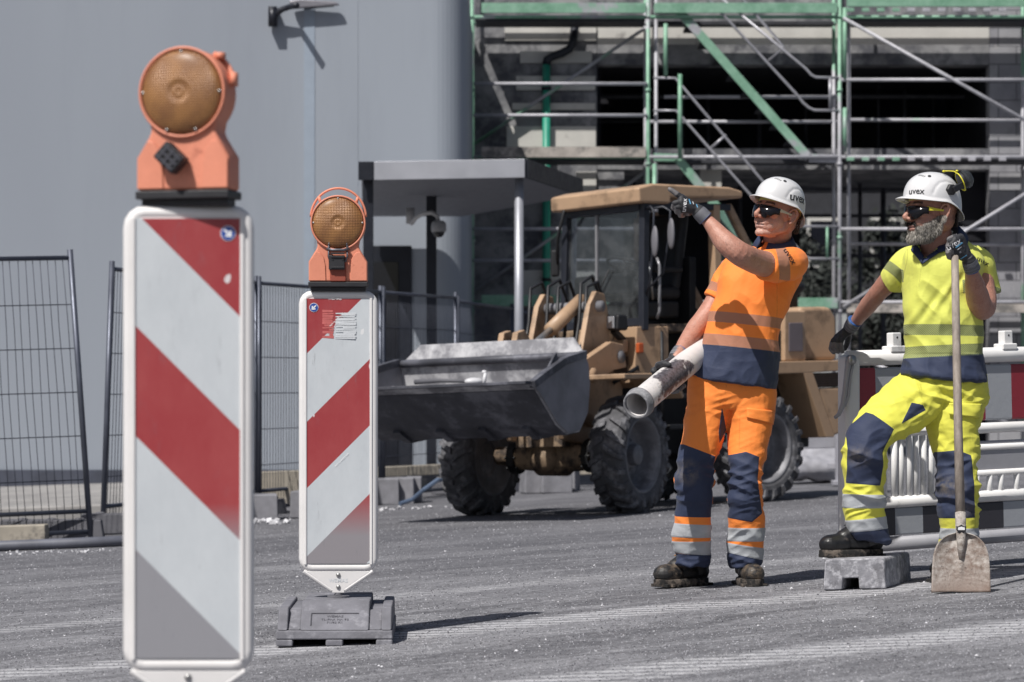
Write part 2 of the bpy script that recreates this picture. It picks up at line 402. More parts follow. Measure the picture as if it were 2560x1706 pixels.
# wall lamp
l = T('wall_lamp', 'dark bracket lamp with flat pale head high on the grey building', 'lamp', P(682, 50, 33.9))
b = MB(); b.bar(P(682, 18, 33.9), P(682, 66, 33.9), .10, .12, up=(0, 1, 0)); b.path([P(683, 46, 33.93), P(690, 34, 33.88), P(705, 24, 33.85), P(726, 17, 33.83), P(742, 14, 33.6)], [.04, .042, .036, .034, .036], 12); b.build('bracket', M_dark, l, smooth=True)
b = MB(); hp = [P(722, 2, 33.86), P(748, -3, 33.86), P(838, 4, 33.86), P(850, 12, 33.86), P(800, 17, 33.86), P(728, 22, 33.86)]; b.prism(hp, (0, .08, 0)); hd = b.build('lamp_head', mat('lamp_grey', '#8f8d94', .4, .5), l, bevel=.02)
b = MB(); b.prism([P(760, 21, 33.88), P(835, 13.5, 33.88), P(835, 15.5, 33.88), P(760, 23, 33.88)], (0, .08, 0)); b.build('lens', M_glassd, hd)
# camera dome
l = T('surveillance_camera', 'white dome camera hanging from a curved arm by the entrance', 'camera', P(1040, 545, 30.3))
b = MB(); b.box(P(1026, 540, 30.3), (.09, .09, .17)); b.path([P(1028, 560, 30.2), P(1040, 545, 30.1), P(1058, 534, 30.0), P(1080, 532, 29.9), P(1093, 540, 29.9), P(1096, 552, 29.9)], .022, 10); b.build('arm', mat('cam_white', '#a9a9ac', .5, var=.05), l, smooth=True)
cc = P(1097, 570, 29.9); b = MB(); b.lathe(cc, (0, 0, 1), [(.075, .0), (.075, .05), (.055, .075), (0, .082), (-.04, .078), (-.045, .07), (-.045, 0)], 24); h = b.build('housing', mat('cam_white2', '#97979a', .5, var=.05), l, smooth=True)
b = MB(); b.ell(cc-A3(0, 0, .045), (.064, .064, .06)); b.build('dome', M_glassd, h, smooth=True)

# ------------------------------------------------------------------ building shell behind the scaffold
def blockwall():
    q = N('block_wall'); o = q.obj()
    br = q.n('TexBrick'); q.l(q.map(o, rot=(math.pi/2, 0, 0)), br.inputs['Vector']); br.inputs['Scale'].default_value = 1.0
    br.inputs['Brick Width'].default_value = .5; br.inputs['Row Height'].default_value = .25; br.inputs['Mortar Size'].default_value = .008
    br.inputs['Color1'].default_value = (*lin('#9c9ca0'), 1); br.inputs['Color2'].default_value = (*lin('#8c8c92'), 1); br.inputs['Mortar'].default_value = (*lin('#5c5c62'), 1)
    c = q.mix(q.ramp(q.noise(1.7, 7, .7), (.45, 0.0), (.75, .7)), br.outputs['Color'], lin('#5a5a60'))
    c = q.mix(q.ramp(q.noise(9, 7, .8), (.6, 0.0), (.7, .6)), c, lin('#c9c6c0')); q.bump(q.noise(30, 5), .5, .01)
    return q.out(c, .9)
M_block = blockwall()
M_conc = mat('raw_concrete', '#8a8a8c', .9, var=.35, scale=1.3, dirt='#55565c', dthr=.5, bump=.4, bs=20, dscale=2)
M_white = mat('white_render', '#c4c2bd', .85, var=.12, scale=2, dirt='#7d7a78', dthr=.66, dscale=3)
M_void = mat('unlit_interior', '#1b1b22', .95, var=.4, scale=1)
g = T('unfinished_building', 'bare concrete and block building shell behind the green scaffold', 'building', (4, 38.86, GZ(4)))
YF = 38.86
def fp(x0, y0, x1, y1, Y=YF, th=.3):
    a = P(x0, y1, Y); c = P(x1, y0, Y); q = MB(); q.box(((a[0]+c[0])/2, Y+th/2, (a[2]+c[2])/2), (c[0]-a[0], th, c[2]-a[2])); return q
q = fp(1168, -400, 1492, 1250); q.build('wall', M_conc, g)
q = fp(2474, -400, 4200, 1240); q.build('wall', M_block, g)
q = fp(1493, -400, 2473, 58, th=4); q.build('ceiling_slab', M_conc, g)
q = fp(1493, 112, 2473, 162, th=.35); q.build('lintel', M_conc, g)
q = fp(1493, 58, 2473, 112, YF+.003, .3); q.build('lintel', M_white, g)  # lit strip of the lintel, the sun on it put into the pale colour
q = fp(1493, 372, 2473, 424, th=4.2); q.build('floor_slab', M_conc, g)
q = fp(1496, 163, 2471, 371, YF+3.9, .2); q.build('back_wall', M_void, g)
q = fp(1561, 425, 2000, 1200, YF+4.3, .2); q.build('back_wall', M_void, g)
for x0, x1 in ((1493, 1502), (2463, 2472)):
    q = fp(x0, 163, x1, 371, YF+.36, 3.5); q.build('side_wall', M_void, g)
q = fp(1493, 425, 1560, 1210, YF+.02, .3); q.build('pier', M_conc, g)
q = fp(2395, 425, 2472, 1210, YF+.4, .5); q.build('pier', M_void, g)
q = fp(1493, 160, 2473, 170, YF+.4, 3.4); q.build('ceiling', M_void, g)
for (x0, y0, x1, y1) in ((1266, 316, 1490, 368), (1440, 430, 1491, 482), (1300, 676, 1491, 742), (1262, 66, 1491, 102), (1300, 128, 1480, 158), (1290, 190, 1488, 226), (1280, 258, 1488, 275)):
    q = fp(x0, y0, x1, y1, YF-.035, .03); q.build('render_patch', M_white, g, bevel=.006)  # white panels, and bands below the decks with sunlight put into their colour
for (x0, y0, x1, y1, m) in ((1750, 420, 1804, 474, M_white), (1526, 424, 1539, 480, M_white)):
    q = fp(x0, y0, x1, y1, YF+.1, .1); q.build('render_patch', m, g, bevel=.006)
# props, conduits and beams inside the dark bays
M_prop = mat('prop_grey', '#54565e', .6, .3, var=.3)
for (px_, y0, y1, Y_, r_) in ((1585, 430, 1180, 41.0, .03), (1705, 165, 371, 41.2, .03), (1770, 165, 371, 42.2, .03), (1898, 165, 371, 41.6, .03), (2015, 165, 371, 42.4, .025), (2196, 165, 371, 41.4, .02), (2262, 165, 371, 41.8, .03), (2333, 165, 371, 42.6, .025), (2150, 425, 1180, 41.2, .03), (2208, 425, 1180, 42.0, .04), (2330, 425, 1180, 41.4, .03), (2425, 425, 1180, 40.6, .04), (1850, 425, 1180, 41.4, .03)):
    q = MB(); q.cyl(P(px_, y1, Y_), P(px_, y0, Y_), r_, n=8); q.build('steel_prop', M_prop, g, smooth=True)
for (x0, x1, y_, Y_, h_) in ((1500, 2465, 243, 41.0, .05), (1500, 2465, 305, 42.5, .04), (1560, 2460, 470, 42.0, .10), (1560, 2460, 540, 43.2, .05), (2000, 2460, 640, 43.5, .06), (1560, 2460, 452, 41.0, .05)):
    q = MB(); q.bar(P(x0, y_, Y_), P(x1, y_, Y_), .06, h_); q.build('cross_beam', M_prop, g)
# ceiling pipes inside the shell
for (yy, Y2) in ((196, 41.5), (228, 42.5)):
    q = MB(); q.cyl(P(1510, yy, Y2), P(2465, yy-2, Y2), .11, n=12); q.build('duct', mat('duct_grey', '#4a4b52', .5, .5), g, smooth=True)
# downpipe
M_dp = mat('green_pipe', '#2f8f78', .4, var=.1)
d = T('rain_pipe', 'teal green downpipe running down the concrete shell left of the stairs', 'pipe', P(1366, 1190, 38.7))
b = MB(); b.cyl(P(1366, 162, 38.74), P(1366, 1190, 38.74), .055, n=16); b.build('pipe', M_dp, d, smooth=True)
b = MB(); b.path([P(1366, 162, 38.74), P(1368, 150, 38.74), P(1380, 142, 38.74), P(1405, 133, 38.74), P(1425, 122, 38.74), P(1432, 105, 38.74), P(1438, 65, 38.74)], .06, 12); b.build('pipe_elbow', M_dark, d, smooth=True)
for yy in (222, 470, 700):
    b = MB(); b.cyl(P(1366, yy-4, 38.74), P(1366, yy+4, 38.74), .068, n=16); b.build('clamp', M_dark, d, smooth=True)

# ------------------------------------------------------------------ scaffold
def scafmat(name, thr):
    q = N(name); n1 = q.noise(.55, 3, .6, q.map(q.obj(), scale=(1, 1, .8))); n2 = q.noise(5, 5, .7)
    f = q.step(q.math('ADD', n1, q.math('MULTIPLY', q.math('SUBTRACT', n2, .5), .25)), thr, .02)
    ga = q.ramp(n2, (.3, lin('#97979e')), (.7, lin('#bdbdc4'))); gr = q.ramp(n2, (.3, lin('#628f77')), (.7, lin('#8fb5a0')))
    return q.out(q.mix(f, ga, gr), .5, .15)
M_scG = scafmat('green_painted_steel', .42); M_scM = scafmat('green_and_bare_steel', .48); M_scS = scafmat('galvanised_steel', .70)
M_plank = mat('weathered_board', '#a9a29c', .85, var=.3, scale=3, dirt='#6c6a68', dthr=.55)
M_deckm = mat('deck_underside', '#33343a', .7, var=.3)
s = T('scaffold', 'green and silver facade scaffold with stairs in front of the concrete shell', 'scaffold', (2, 38.2, GZ(2)))
YS = 38.0; TR = .0245
def tube(name, a, b2, m, Y=YS, Y2=None, r=TR, par=None):
    q = MB(); q.cyl(P(a[0], a[1], Y), P(b2[0], b2[1], Y2 or Y), r, n=10); return q.build(name, m, par or s, smooth=True)
for px, m in ((1180, M_scG), (1620, M_scM), (2099, M_scM), (2580, M_scS)):
    for dy, mm in ((0, m), (.68, M_scM)):
        x = (px-1280)*YS/F; q = MB(); q.cyl((x, YS+dy, GZ(x)), (x, YS+dy, 7.2), TR*(1.15 if px > 1200 else 1.0), n=10)
        for zz in (1.2, 2.2, 3.2, 4.2, 5.2, 6.2): q.cyl((x, YS+dy, zz-.02), (x, YS+dy, zz+.02), TR*1.6, n=10)
        q.build('standard', mm, s, smooth=True)
for px in (1640, 2122): tube('standard', (px, -90), (px, 1180 if px < 1700 else 1170), M_scS, YS+.25)
XS = [(1184, 1618), (1622, 2097), (2103, 2700)]
for k, (x0, x1) in enumerate(XS):
    for lv, yd in enumerate((52, 402, 765)):
        for j in range(2):
            a = P(x0+4, yd, YS); c2 = P(x1-4, yd, YS); y = YS+.05+j*.31
            if k == 1 and j == 0 and lv < 3: continue
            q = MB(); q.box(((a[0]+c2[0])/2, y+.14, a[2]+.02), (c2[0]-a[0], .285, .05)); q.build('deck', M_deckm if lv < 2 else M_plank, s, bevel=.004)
        m1 = (M_scG, M_scM, M_scG)[lv]
        tube('ledger', (x0, yd-9), (x1, yd-9), (M_scM, M_scS, M_scS)[k] if lv else m1)
        tube('ledger', (x0, yd-9), (x1, yd-9), M_scS, YS+.68)
        # toe boards
        if not (k == 1 and lv == 1) and not (k == 1 and lv == 2):
            tb = [(8, 33, M_scG), (368, 394, M_plank), (738, 766, M_scG)][lv]
            if k == 2: tb = [(-2, 17, M_scG), None, (762, 782, M_plank)][lv]
            if tb:
                a = P(x0+(20 if k == 0 else 14), tb[1], YS-.04); c2 = P(x1-4, tb[0], YS-.04); q = MB(); q.box(((a[0]+c2[0])/2, YS-.045, (a[2]+c2[2])/2), (c2[0]-a[0], .03, c2[2]-a[2])); q.build('toe_board', tb[2], s, bevel=.003)
    for yr in ((210, 289, 573, 652) if k != 1 else (305,)):
        if k == 2 and yr in (289, 652): continue
        if k == 2 and yr == 210: yr = 200
        tube('guard_rail', (x0, yr), (x1, yr), M_scS, YS-.03 if k != 1 else YS+.68)
for (a, c2) in (((2108, 45), (2700, 378)), ((2108, 768), (2700, 400)), ((2120, 880), (2700, 1140)), ((2560, 420), (2700, 500))):
    tube('diagonal_brace', a, c2, M_scS, YS-.06)
# perforated ledger teeth (locking cams) on right bay
for px_, y0, y1 in ((1700, 186, 395), (1664, 60, 190), (1636, 410, 600), (2112, 20, 200), (2112, 270, 380)):
    tube('standard_collar', (px_, y1), (px_, y0), M_scG, YS-.03, r=.03)
for x0, x1, y_ in ((2126, 2240, 25), (2126, 2240, 398)):
    for i in range(11):
        q = MB(); a = P(x0+i*38, y_, YS-.05); q.box(a, (.10, .03, .05)); q.build('ledger_wedge', M_scG if i < 4 else M_scS, s, bevel=.004)
a = P(1996, 771, YS-.04); c2 = P(2094, 745, YS-.04); q = MB(); q.box(((a[0]+c2[0])/2, YS-.045, (a[2]+c2[2])/2), (c2[0]-a[0], .03, c2[2]-a[2])); q.build('toe_board', M_scG, s, bevel=.003)
tube('guard_rail', (1660, 243), (2097, 243), M_scS, YS+.68); tube('guard_rail', (2124, 610), (2700, 614), M_scS, YS+.68); tube('guard_rail', (2124, 300), (2700, 302), M_scM, YS+.68)
tube('diagonal_brace', (1186, 730), (1614, 430), M_scM, YS+.70); tube('diagonal_brace', (1186, 360), (1614, 70), M_scM, YS+.70)
# stair
st = MB()
def flight(p0, p1, p2, Y, m, tag_):
    """landing p0->p1 then stringer p1->p2 ; two stringers with treads"""
    o = None
    for dy in (0, .55):
        q = MB(); q.bar(P(*p0, Y+dy), P(*p1, Y+dy), .05, .11); q.bar(P(*p1, Y+dy), P(*p2, Y+dy), .05, .12); q.bar(P(*p2, Y+dy), P(p2[0]+72, p2[1]+(2 if tag_ else 0), Y+dy), .05, .11)
        oo = q.build('stair_stringer', m, s, bevel=.004); o = o or oo
    a = P(*p1, Y); b2 = P(*p2, Y); n = 9; q = MB()
    for i in range(1, n): c3 = a+(b2-a)*i/n; q.box((c3[0], Y+.29, c3[2]), (.2, .52, .03))
    for pa, pb in ((p0, p1), (p2, (p2[0]+72, p2[1]))): u = (P(*pa, Y)+P(*pb, Y))/2; q.box((u[0], Y+.29, u[2]+.03), (abs(pb[0]-pa[0])*.0054, .52, .03))
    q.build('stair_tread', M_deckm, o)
flight((1634, 25), (1696, 26), (2022, 396), YS+.05, M_scM, 1)
flight((1634, 394), (1694, 396), (2010, 790), YS+.08, M_scG, 1)
flight((2095, -10), (2010, 8), (1900, -120), YS+.3, M_scS, 0) if False else None
def rail(pts, Y, m, r=.019):
    q = MB(); q.path([P(x, y, Y) for x, y in pts], r, 10); return q.build('stair_handrail', m, s, smooth=True)
M_alu = mat('aluminium_tube', '#a3a3aa', .4, .4, var=.1)
rail([(1700, -70), (1764, -10), (1990, 235), (2008, 258), (2022, 270), (2036, 276), (2097, 277)], YS-.02, M_alu)
rail([(1796, -10), (2014, 172), (2028, 188), (2040, 194), (2097, 195)], YS-.02, M_alu)
rail([(1800, -65), (1858, 0), (1960, 118), (1922, 152)], YS-.02, M_alu)
rail([(2075, 196), (2075, 276)], YS-.02, M_alu)
rail([(1634, 195), (1688, 196), (1776, 300), (1990, 552), (2006, 566), (2097, 567)], YS-.02, M_alu)
rail([(1634, 277), (1690, 277), (1860, 470), (2010, 640), (2026, 647), (2097, 647)], YS-.02, M_alu)
rail([(1815, 338), (1778, 370)], YS-.02, M_alu); rail([(2068, 567), (2068, 647)], YS-.02, M_scG)

# ------------------------------------------------------------------ beyond the open ground floor: trees, container
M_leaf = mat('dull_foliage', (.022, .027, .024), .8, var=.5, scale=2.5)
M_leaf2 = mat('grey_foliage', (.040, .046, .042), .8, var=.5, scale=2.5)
M_bark = mat('bark', (.06, .055, .055), .9, var=.3, scale=4)
def tree(px, Y, h, r, label, lm, n=4200):
    base = G(px, Y); base[2] = .2; t = T('deciduous_tree', label, 'tree', base, 'trees seen through the open ground floor')
    q = MB(); top = base+A3(.1, 0, h*.75); q.path([base, base+A3(.03, 0, h*.3), base+A3(-.05, .05, h*.5), top], [.13, .10, .07, .03], 8)
    for k in range(7):
        a = rng.uniform(0, 6.28); z = rng.uniform(.25, .65)*h; L = r*rng.uniform(.5, .9)
        q.path([base+A3(0, 0, z), base+A3(math.cos(a)*L*.5, math.sin(a)*L*.5, z+.35), base+A3(math.cos(a)*L, math.sin(a)*L, z+.5)], [.045, .03, .012], 6)
    q.build('trunk', M_bark, t, smooth=True)
    cl = []
    for k in range(26):
        a = rng.uniform(0, 6.28); zz = rng.uniform(.22, 1.0); rad = r*math.sqrt(rng.uniform(0.02, 1))*math.sin(math.pi*min(.95, .2+zz*.75))
        cl.append((base+A3(math.cos(a)*rad, math.sin(a)*rad, zz*h), rng.uniform(.25, .55)*r*.7))
    V = []; Fc = []
    for k in range(n):
        c0, cr = cl[rng.integers(len(cl))]; d = rng.normal(size=3); d /= np.linalg.norm(d); p = c0+d*cr*rng.uniform(.3, 1.1)
        a = nrm(rng.normal(size=3)); bb = nrm(np.cross(a, rng.normal(size=3))); sz = rng.uniform(.035, .09)
        i = len(V); V += [p-a*sz, p+bb*sz*.5, p+a*sz, p-bb*sz*.5]; Fc.append((i, i+1, i+2, i+3))
    mk('crown', np.array(V), Fc, lm, t)
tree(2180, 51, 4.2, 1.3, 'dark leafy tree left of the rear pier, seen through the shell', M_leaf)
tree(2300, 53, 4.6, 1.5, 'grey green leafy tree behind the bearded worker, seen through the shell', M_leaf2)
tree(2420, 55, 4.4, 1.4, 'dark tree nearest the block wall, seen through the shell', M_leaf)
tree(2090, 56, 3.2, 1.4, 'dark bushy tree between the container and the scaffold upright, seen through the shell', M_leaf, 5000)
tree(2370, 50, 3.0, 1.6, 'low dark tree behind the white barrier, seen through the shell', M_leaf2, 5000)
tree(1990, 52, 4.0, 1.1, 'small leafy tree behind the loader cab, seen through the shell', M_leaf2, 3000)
g = T('site_container', 'white ribbed site container seen through the shell behind the stairs', 'container', G(2060, 48.6))
b = MB(); xa = (1985-1280)*49/F; xb = (2122-1280)*49/F; b.box(((xa+xb)/2, 50, 1.45), (xb-xa, 2.0, 2.5))
for i in range(26): x = xa+.02+(xb-xa-.04)*i/25; b.box((x, 48.985, 1.45), (.025, .03, 2.3))
b.build('container_box', mat('container_white', '#c6c9cb', .6, var=.06), g)
b = MB()
for z in (.24, 1.0, 1.75, 2.68): b.box(((xa+xb)/2, 48.95, z), (xb-xa+.02, .06, .07))
b.build('container_frame', mat('container_grey', '#6c7076', .6), g)
g = T('far_house', 'pale house wall with dark windows beyond the trees', 'house', (8.4, 62, .2))
b = MB(); b.box((9.0, 64, 4.2), (12.0, 4, 8.4)); b.build('wall', mat('house_wall', '#2e2f34', .8, var=.2), g)
for x in (6.9, 8.3, 9.7, 11.1):
    for z in (2.2, 4.6): b = MB(); b.box((x, 61.98, z), (.75, .06, 1.1)); wq = b.build('window', M_white, g); b = MB(); b.box((x, 61.94, z), (.6, .03, .95)); b.build('pane', M_glassd, wq)
b = MB(); b.prism([(2.8, 61.6, 8.4), (15.2, 61.6, 8.4), (15.2, 64, 10.2), (2.8, 64, 10.2)], (0, .1, .12)); b.build('roof', mat('roof_tile', '#4a4446', .8), g)

# ------------------------------------------------------------------ mesh fence
M_fence = mat('fence_steel', '#5c606c', .45, .6, var=.2, scale=4)
M_wire = mat('fence_wire', '#3e424e', .5, .5, var=.15)
def fence(a, b2, zt_, label, lean0=0, lean1=0, n=None, ext=0):
    a = np.array(a, float); b2 = np.array(b2, float); d = b2-a; L = np.linalg.norm(d[:2]); za = GZ(a[0]); zb = GZ(b2[0])
    def pt(u, h):   # u 0..1 along, h 0..1 height
        ln = lean0*(1-u)+lean1*u; z0 = za+(zb-za)*u+.06
        return A3(a[0]+d[0]*u+ln*(h-.5)*d[0]/L, a[1]+d[1]*u+ln*(h-.5)*d[1]/L, z0+h*(zt_-.06))
    t = T('mesh_fence_panel', label, 'fence', A3(a[0]+d[0]/2, a[1]+d[1]/2, (za+zb)/2), 'mesh fence panels along the site')
    for u in (0, 1):
        q = MB(); q.cyl(pt(u, -.04), pt(u, 1.03), .021, n=12); q.build('post', M_fence, t, smooth=True)
    for h in (1.0, .075, .0):
        q = MB(); q.cyl(pt(0, h), pt(1, h), .017, n=10); q.build('rail', M_fence, t, smooth=True)
    q = MB(); m = int(L/.055)
    for i in range(1, m):
        jit = rng.uniform(-.15, .15)/m; wv = [pt(i/m+jit*math.sin(h*7+i), h) for h in (0, .25, .5, .75, 1)]; q.path(wv, .0026, 4)
    for h in (.19, .35, .51, .67, .83): q.cyl(pt(0, h), pt(1, h), .0035, n=4)
    q.build('wire_mesh', M_wire, t, smooth=True)
    return t
M_foot = mat('concrete_foot', '#5d5d63', .9, var=.25, scale=6, bump=.4, bs=50)
def foot(x, y, ang, label, sz=(.62, .22, .14)):
    q = MB(); R = rotm((0, 0, 1), ang); q.box((x, y, GZ(x)+sz[2]/2), sz, R, taper=(.94, .86))
    for s_ in (-.2, 0, .2): q.cyl(A3(x, y, GZ(x)+sz[2]-.01)+R @ A3(s_, 0, 0), A3(x, y, GZ(x)+sz[2]+.012)+R @ A3(s_, 0, 0), .034, n=12)
    return tag(q.build('fence_foot', M_foot, bevel=.015), label, 'fence foot', 'concrete feet carrying the fence panels')
fence((-6.4, 18.7), (-3.06, 19.85), 2.0, 'leftmost mesh fence panel, its right post leaning at the gap', 0, -.14)
fence((-3.02, 20.9), (-2.18, 23.8), 1.98, 'mesh fence panel behind the near beacon, its left post leaning', .16, 0)
fence((-2.16, 23.9), (-1.24, 26.4), 1.98, 'mesh fence panel between the two striped beacons and the door')
fence((-1.22, 26.5), (-.57, 28.3), 1.98, 'short mesh fence panel in front of the dark door')
fence((-.55, 28.4), (.0, 31.0), 1.95, 'mesh fence panel behind the left end of the bucket')
fence((.02, 31.1), (.58, 33.6), 1.93, 'farthest mesh fence panel behind the loader arms')
foot(-3.28, 19.95, .1, 'dark concrete fence foot at the leaning post, left of the gap', (.75, .24, .15)); foot(-2.85, 20.75, .05, 'concrete fence foot just right of the gap, partly behind the near beacon', (.7, .24, .15))
foot(-2.2, 23.85, .9, 'concrete fence foot between the two beacons'); foot(-1.23, 26.45, 1.0, 'concrete fence foot right of the far beacon')
foot(-.56, 28.35, 1.0, 'concrete fence foot behind the bucket wheel'); foot(.01, 31.05, 1.1, 'farthest concrete fence foot under the loader')

# ------------------------------------------------------------------ loose site material
M_kerb = mat('kerb_stone', '#7c7c82', .9, var=.3, scale=5, bump=.5, bs=30)
def block(x, y, sz, ang, label, m=M_kerb, z=0, name='kerb_stone', cat='stone', grp='stones stacked along the fence'):
    q = MB(); q.box((x, y, GZ(x)+z+sz[2]/2), sz, rotm((0, 0, 1), ang), taper=(.97, .96)); return tag(q.build(name, m, bevel=.012), label, cat, grp)
M_beam = mat('pale_timber', '#9a9388', .8, var=.25, scale=4, dirt='#66625e', dthr=.6)
def beam(px0, px1, y0, Y, h, label, m=M_beam, z=0, dy=.0):
    a = G(px0, Y); c2 = G(px1, Y+dy); q = MB(); q.bar(a+A3(0, 0, h/2+z), c2+A3(0, 0, h/2+z), .16, h); return tag(q.build('timber_beam', m, bevel=.01), label, 'beam', 'pale beams lying by the fence')
beam(-60, 118, 0, 19.6, .13, 'pale board lying at the far left fence foot')
block(-2.05, 22.7, (.30, .45, .21), .1, 'dark kerb stone between the beacons, left one of the pair'); block(-1.70, 22.9, (.16, .45, .22), -.1, 'narrow dark kerb stone next to the far beacon frame')
beam(630, 780, 0, 24.5, .30, 'ribbed pale beam stack behind the gap between the beacons', z=.06)
beam(940, 1110, 0, 27.0, .10, 'pale beam resting on stones right of the far beacon', z=.22, dy=.4)
for i, (px, Y, w_) in enumerate(((960, 25.6, .26), (1000, 25.7, .28), (1035, 25.9, .15))): block(G(px, Y)[0], Y, (w_, .4, .24), rng.uniform(-.1, .1), ['grey stone right of the far beacon', 'pale square stone right of the far beacon', 'small dark stone at the end of the pale beam'][i])
for i, (px, Y, w_, h_) in enumerate(((1340, 27.5, .28, .24), (1385, 27.4, .30, .26), (1420, 27.9, .2, .22), (1560, 28.5, .4, .2))): block(G(px, Y)[0], Y, (w_, .35, h_), rng.uniform(-.2, .2), ['dark stone under the loader axle', 'pale cube stone under the loader axle', 'small stone right of the pale cube under the axle', 'wide stone behind the front loader wheel'][i])
beam(1330, 1500, 0, 27.9, .08, 'thin pale beam behind the loader axle', z=.27)
beam(1375, 1560, 0, 29.5, .08, 'long pale board farther behind the loader axle', z=.12)
# hoses / pipe at the left
M_hose = mat('grey_hose', '#62646e', .5, var=.2)
q = MB(); pts = [(-6.5, 18.2), (-5, 18.32), (-4, 18.4), (-3.3, 18.45), (-2.9, 18.5), (-2.45, 18.58)]; q.path([A3(x, y, GZ(x)+.035) for x, y in pts], .035, 12)
tag(q.build('ground_pipe', M_hose, smooth=True), 'grey pipe lying on the street in front of the left fence', 'pipe')
q = MB(); q.path([G(1000, 25.0)+A3(0, 0, .02), G(1030, 25.1)+A3(0, 0, .05), G(1060, 25.0)+A3(0, 0, .14), G(1095, 25.1)+A3(0, 0, .22), G(1120, 25.3)+A3(0, 0, .2)], .02, 8)
tag(q.build('blue_hose', mat('blue_grey_hose', '#56657c', .5)), 'blue grey hose over the stones beside the bucket wheel', 'hose')
# broken stones and plaster heap at left + right
def heap(cx, cy, n, rx, ry, hh, s0, s1, m, name, label, cat):
    q = MB()
    for _ in range(n):
        u = rng.normal(size=2)*.45; x = cx+u[0]*rx; y = cy+u[1]*ry; k = math.exp(-(u @ u)*2)*hh; s_ = rng.uniform(s0, s1)
        R = rotm(nrm(rng.normal(size=3)), rng.uniform(0, 3)); q.box((x, y, GZ(x)+k*rng.uniform(.2, 1)+s_*.3), A3(1, .8, .6)*s_*rng.uniform(.7, 1.3), R)
    o = q.build(name, m, bevel=.01); return tag(o, label, cat, None, 'stuff')
heap(-3.3, 17.9, 120, 1.6, .25, .008, .006, .018, M_chip, 'crushed_stone', 'pale crushed stone spread at the left edge of the street', 'gravel')
heap(-1.93, 21.9, 34, .22, .4, .02, .012, .045, M_chip, 'crushed_stone', 'white rubble between the two beacons', 'gravel')
heap(-.95, 23.9, 30, .6, .4, .015, .010, .03, M_chip, 'crushed_stone', 'white rubble in front of the stones by the bucket', 'gravel')
# big bag heap and trestle right of the loader
q = MB()
for _ in range(16): q.ell((3.02+rng.uniform(-.28, .28), 27.6+rng.uniform(-.2, .2), GZ(3)+rng.uniform(.1, .26)), (rng.uniform(.15, .3), .2, rng.uniform(.1, .17)), rotm((0, 1, 0), rng.uniform(-.5, .5)))
V, Nn, Fc = organic(q, .02, 3); V = V+Nn*((vn(V*14, 3)-.5)*.03)[:, None]
tag(mk('rubble_sack', V, Fc, mat('sack_grey', '#8f8f96', .85, var=.25, scale=5), smooth=True), 'pale sagging rubble sack behind the rear loader wheel', 'sack')
q = MB(); q.bar(G(2012, 26.5)+A3(0, 0, .42), G(2112, 26.5)+A3(0, 0, .42), .12, .12); q.bar(G(2070, 26.45)+A3(0, 0, .19), G(2112, 26.4)+A3(0, 0, .19), .06, .06)
for px in (2098, 2122): q.bar(G(px, 26.35), G(px, 26.35)+A3(0, 0, .62), .07, .07, up=(0, 1, 0))
q.bar(G(2080, 26.4)+A3(0, 0, .03), G(2125, 26.4)+A3(0, 0, .03), .2, .05)
tag(q.build('steel_trestle', mat('trestle_grey', '#9a9aa2', .6, .2), bevel=.008), 'grey steel trestle between the loader and the striped barrier', 'trestle')
# ================================================================== STRIPED BEACONS
def stripe_mat(name, sign, z0, hgt, grey_z, ph):
    g0, g1, gcol = ((.225, .34, '#8d8d93') if sign > 0 else (.10, .25, '#8b878c'))
    q = N(name); x, y, z = q.sep(); per = .4875
    v = q.math('SUBTRACT' if sign > 0 else 'ADD', z, x) if False else q.math('ADD', z, q.math('MULTIPLY', x, float(sign)))
    f = q.math('FRACT', q.math('DIVIDE', q.math('ADD', v, ph), per))
    red = q.step(f, .507)
    gz = q.n('MapRange'); q.l(z, gz.inputs[0]); gz.inputs[1].default_value = grey_z+g0; gz.inputs[2].default_value = grey_z+g1
    dirt = q.noise(7, 8, .7, q.map(q.obj(), scale=(1, 1, .5))); rc = q.mix(q.ramp(dirt, (.4, 0.0), (.8, .45)), lin('#96353a'), lin('#b2605e')); rc = q.mix(gz.outputs[0], lin(gcol), rc)
    dirt = q.noise(7, 8, .7, q.map(q.obj(), scale=(1, 1, .5)))
    wc = q.mix(q.ramp(dirt, (.4, 0.0), (.8, .5)), lin('#c3c8cd'), lin('#a3a9b0'))
    c = q.mix(red, wc, rc)
    vo = q.n('TexVoronoi'); q.l(q.map(q.obj(), scale=(1, 1, .55)), vo.inputs['Vector']); vo.inputs['Scale'].default_value = 11
    sp = q.math('MULTIPLY', q.math('LESS_THAN', vo.outputs['Distance'], .085), q.step(q.noise(9, 2), .44)); c = q.mix(q.math('MULTIPLY', sp, .8), c, lin('#dcdcde'))
    sc = q.noise(40, 6, .8, q.map(q.obj(), scale=(1, 1, .12), rot=(0, .3, 0))); c = q.mix(q.ramp(sc, (.62, 0.0), (.70, .4)), c, lin('#63656c')); s3 = q.noise(5, 9, .8, q.map(q.obj(), scale=(1, 1, .4))); c = q.mix(q.ramp(s3, (.55, 0.0), (.75, .35)), c, lin('#77787e'))
    q.bump(q.noise(300, 2), .05, .001)
    return q.out(c, .42, 0, Coat_Weight=.12)
M_bframe = mat('white_plastic', '#dcdada', .45, var=.05, scale=6, dirt='#a5a3a2', dthr=.72, dscale=9)
M_lampo = mat('salmon_plastic', '#d98a70', .55, var=.10, scale=9, dirt='#a8604c', dthr=.62, dscale=9, bump=.15, bs=160)
M_blk = mat('black_plastic', '#26262a', .5, var=.25, scale=12)
M_rub = mat('recycled_rubber', '#6f6f76', .85, var=.22, scale=9, bump=.5, bs=60, dirt='#8e8e95', dthr=.6, dscale=16)
M_screw = mat('zinc', '#a8a8a8', .35, .8)
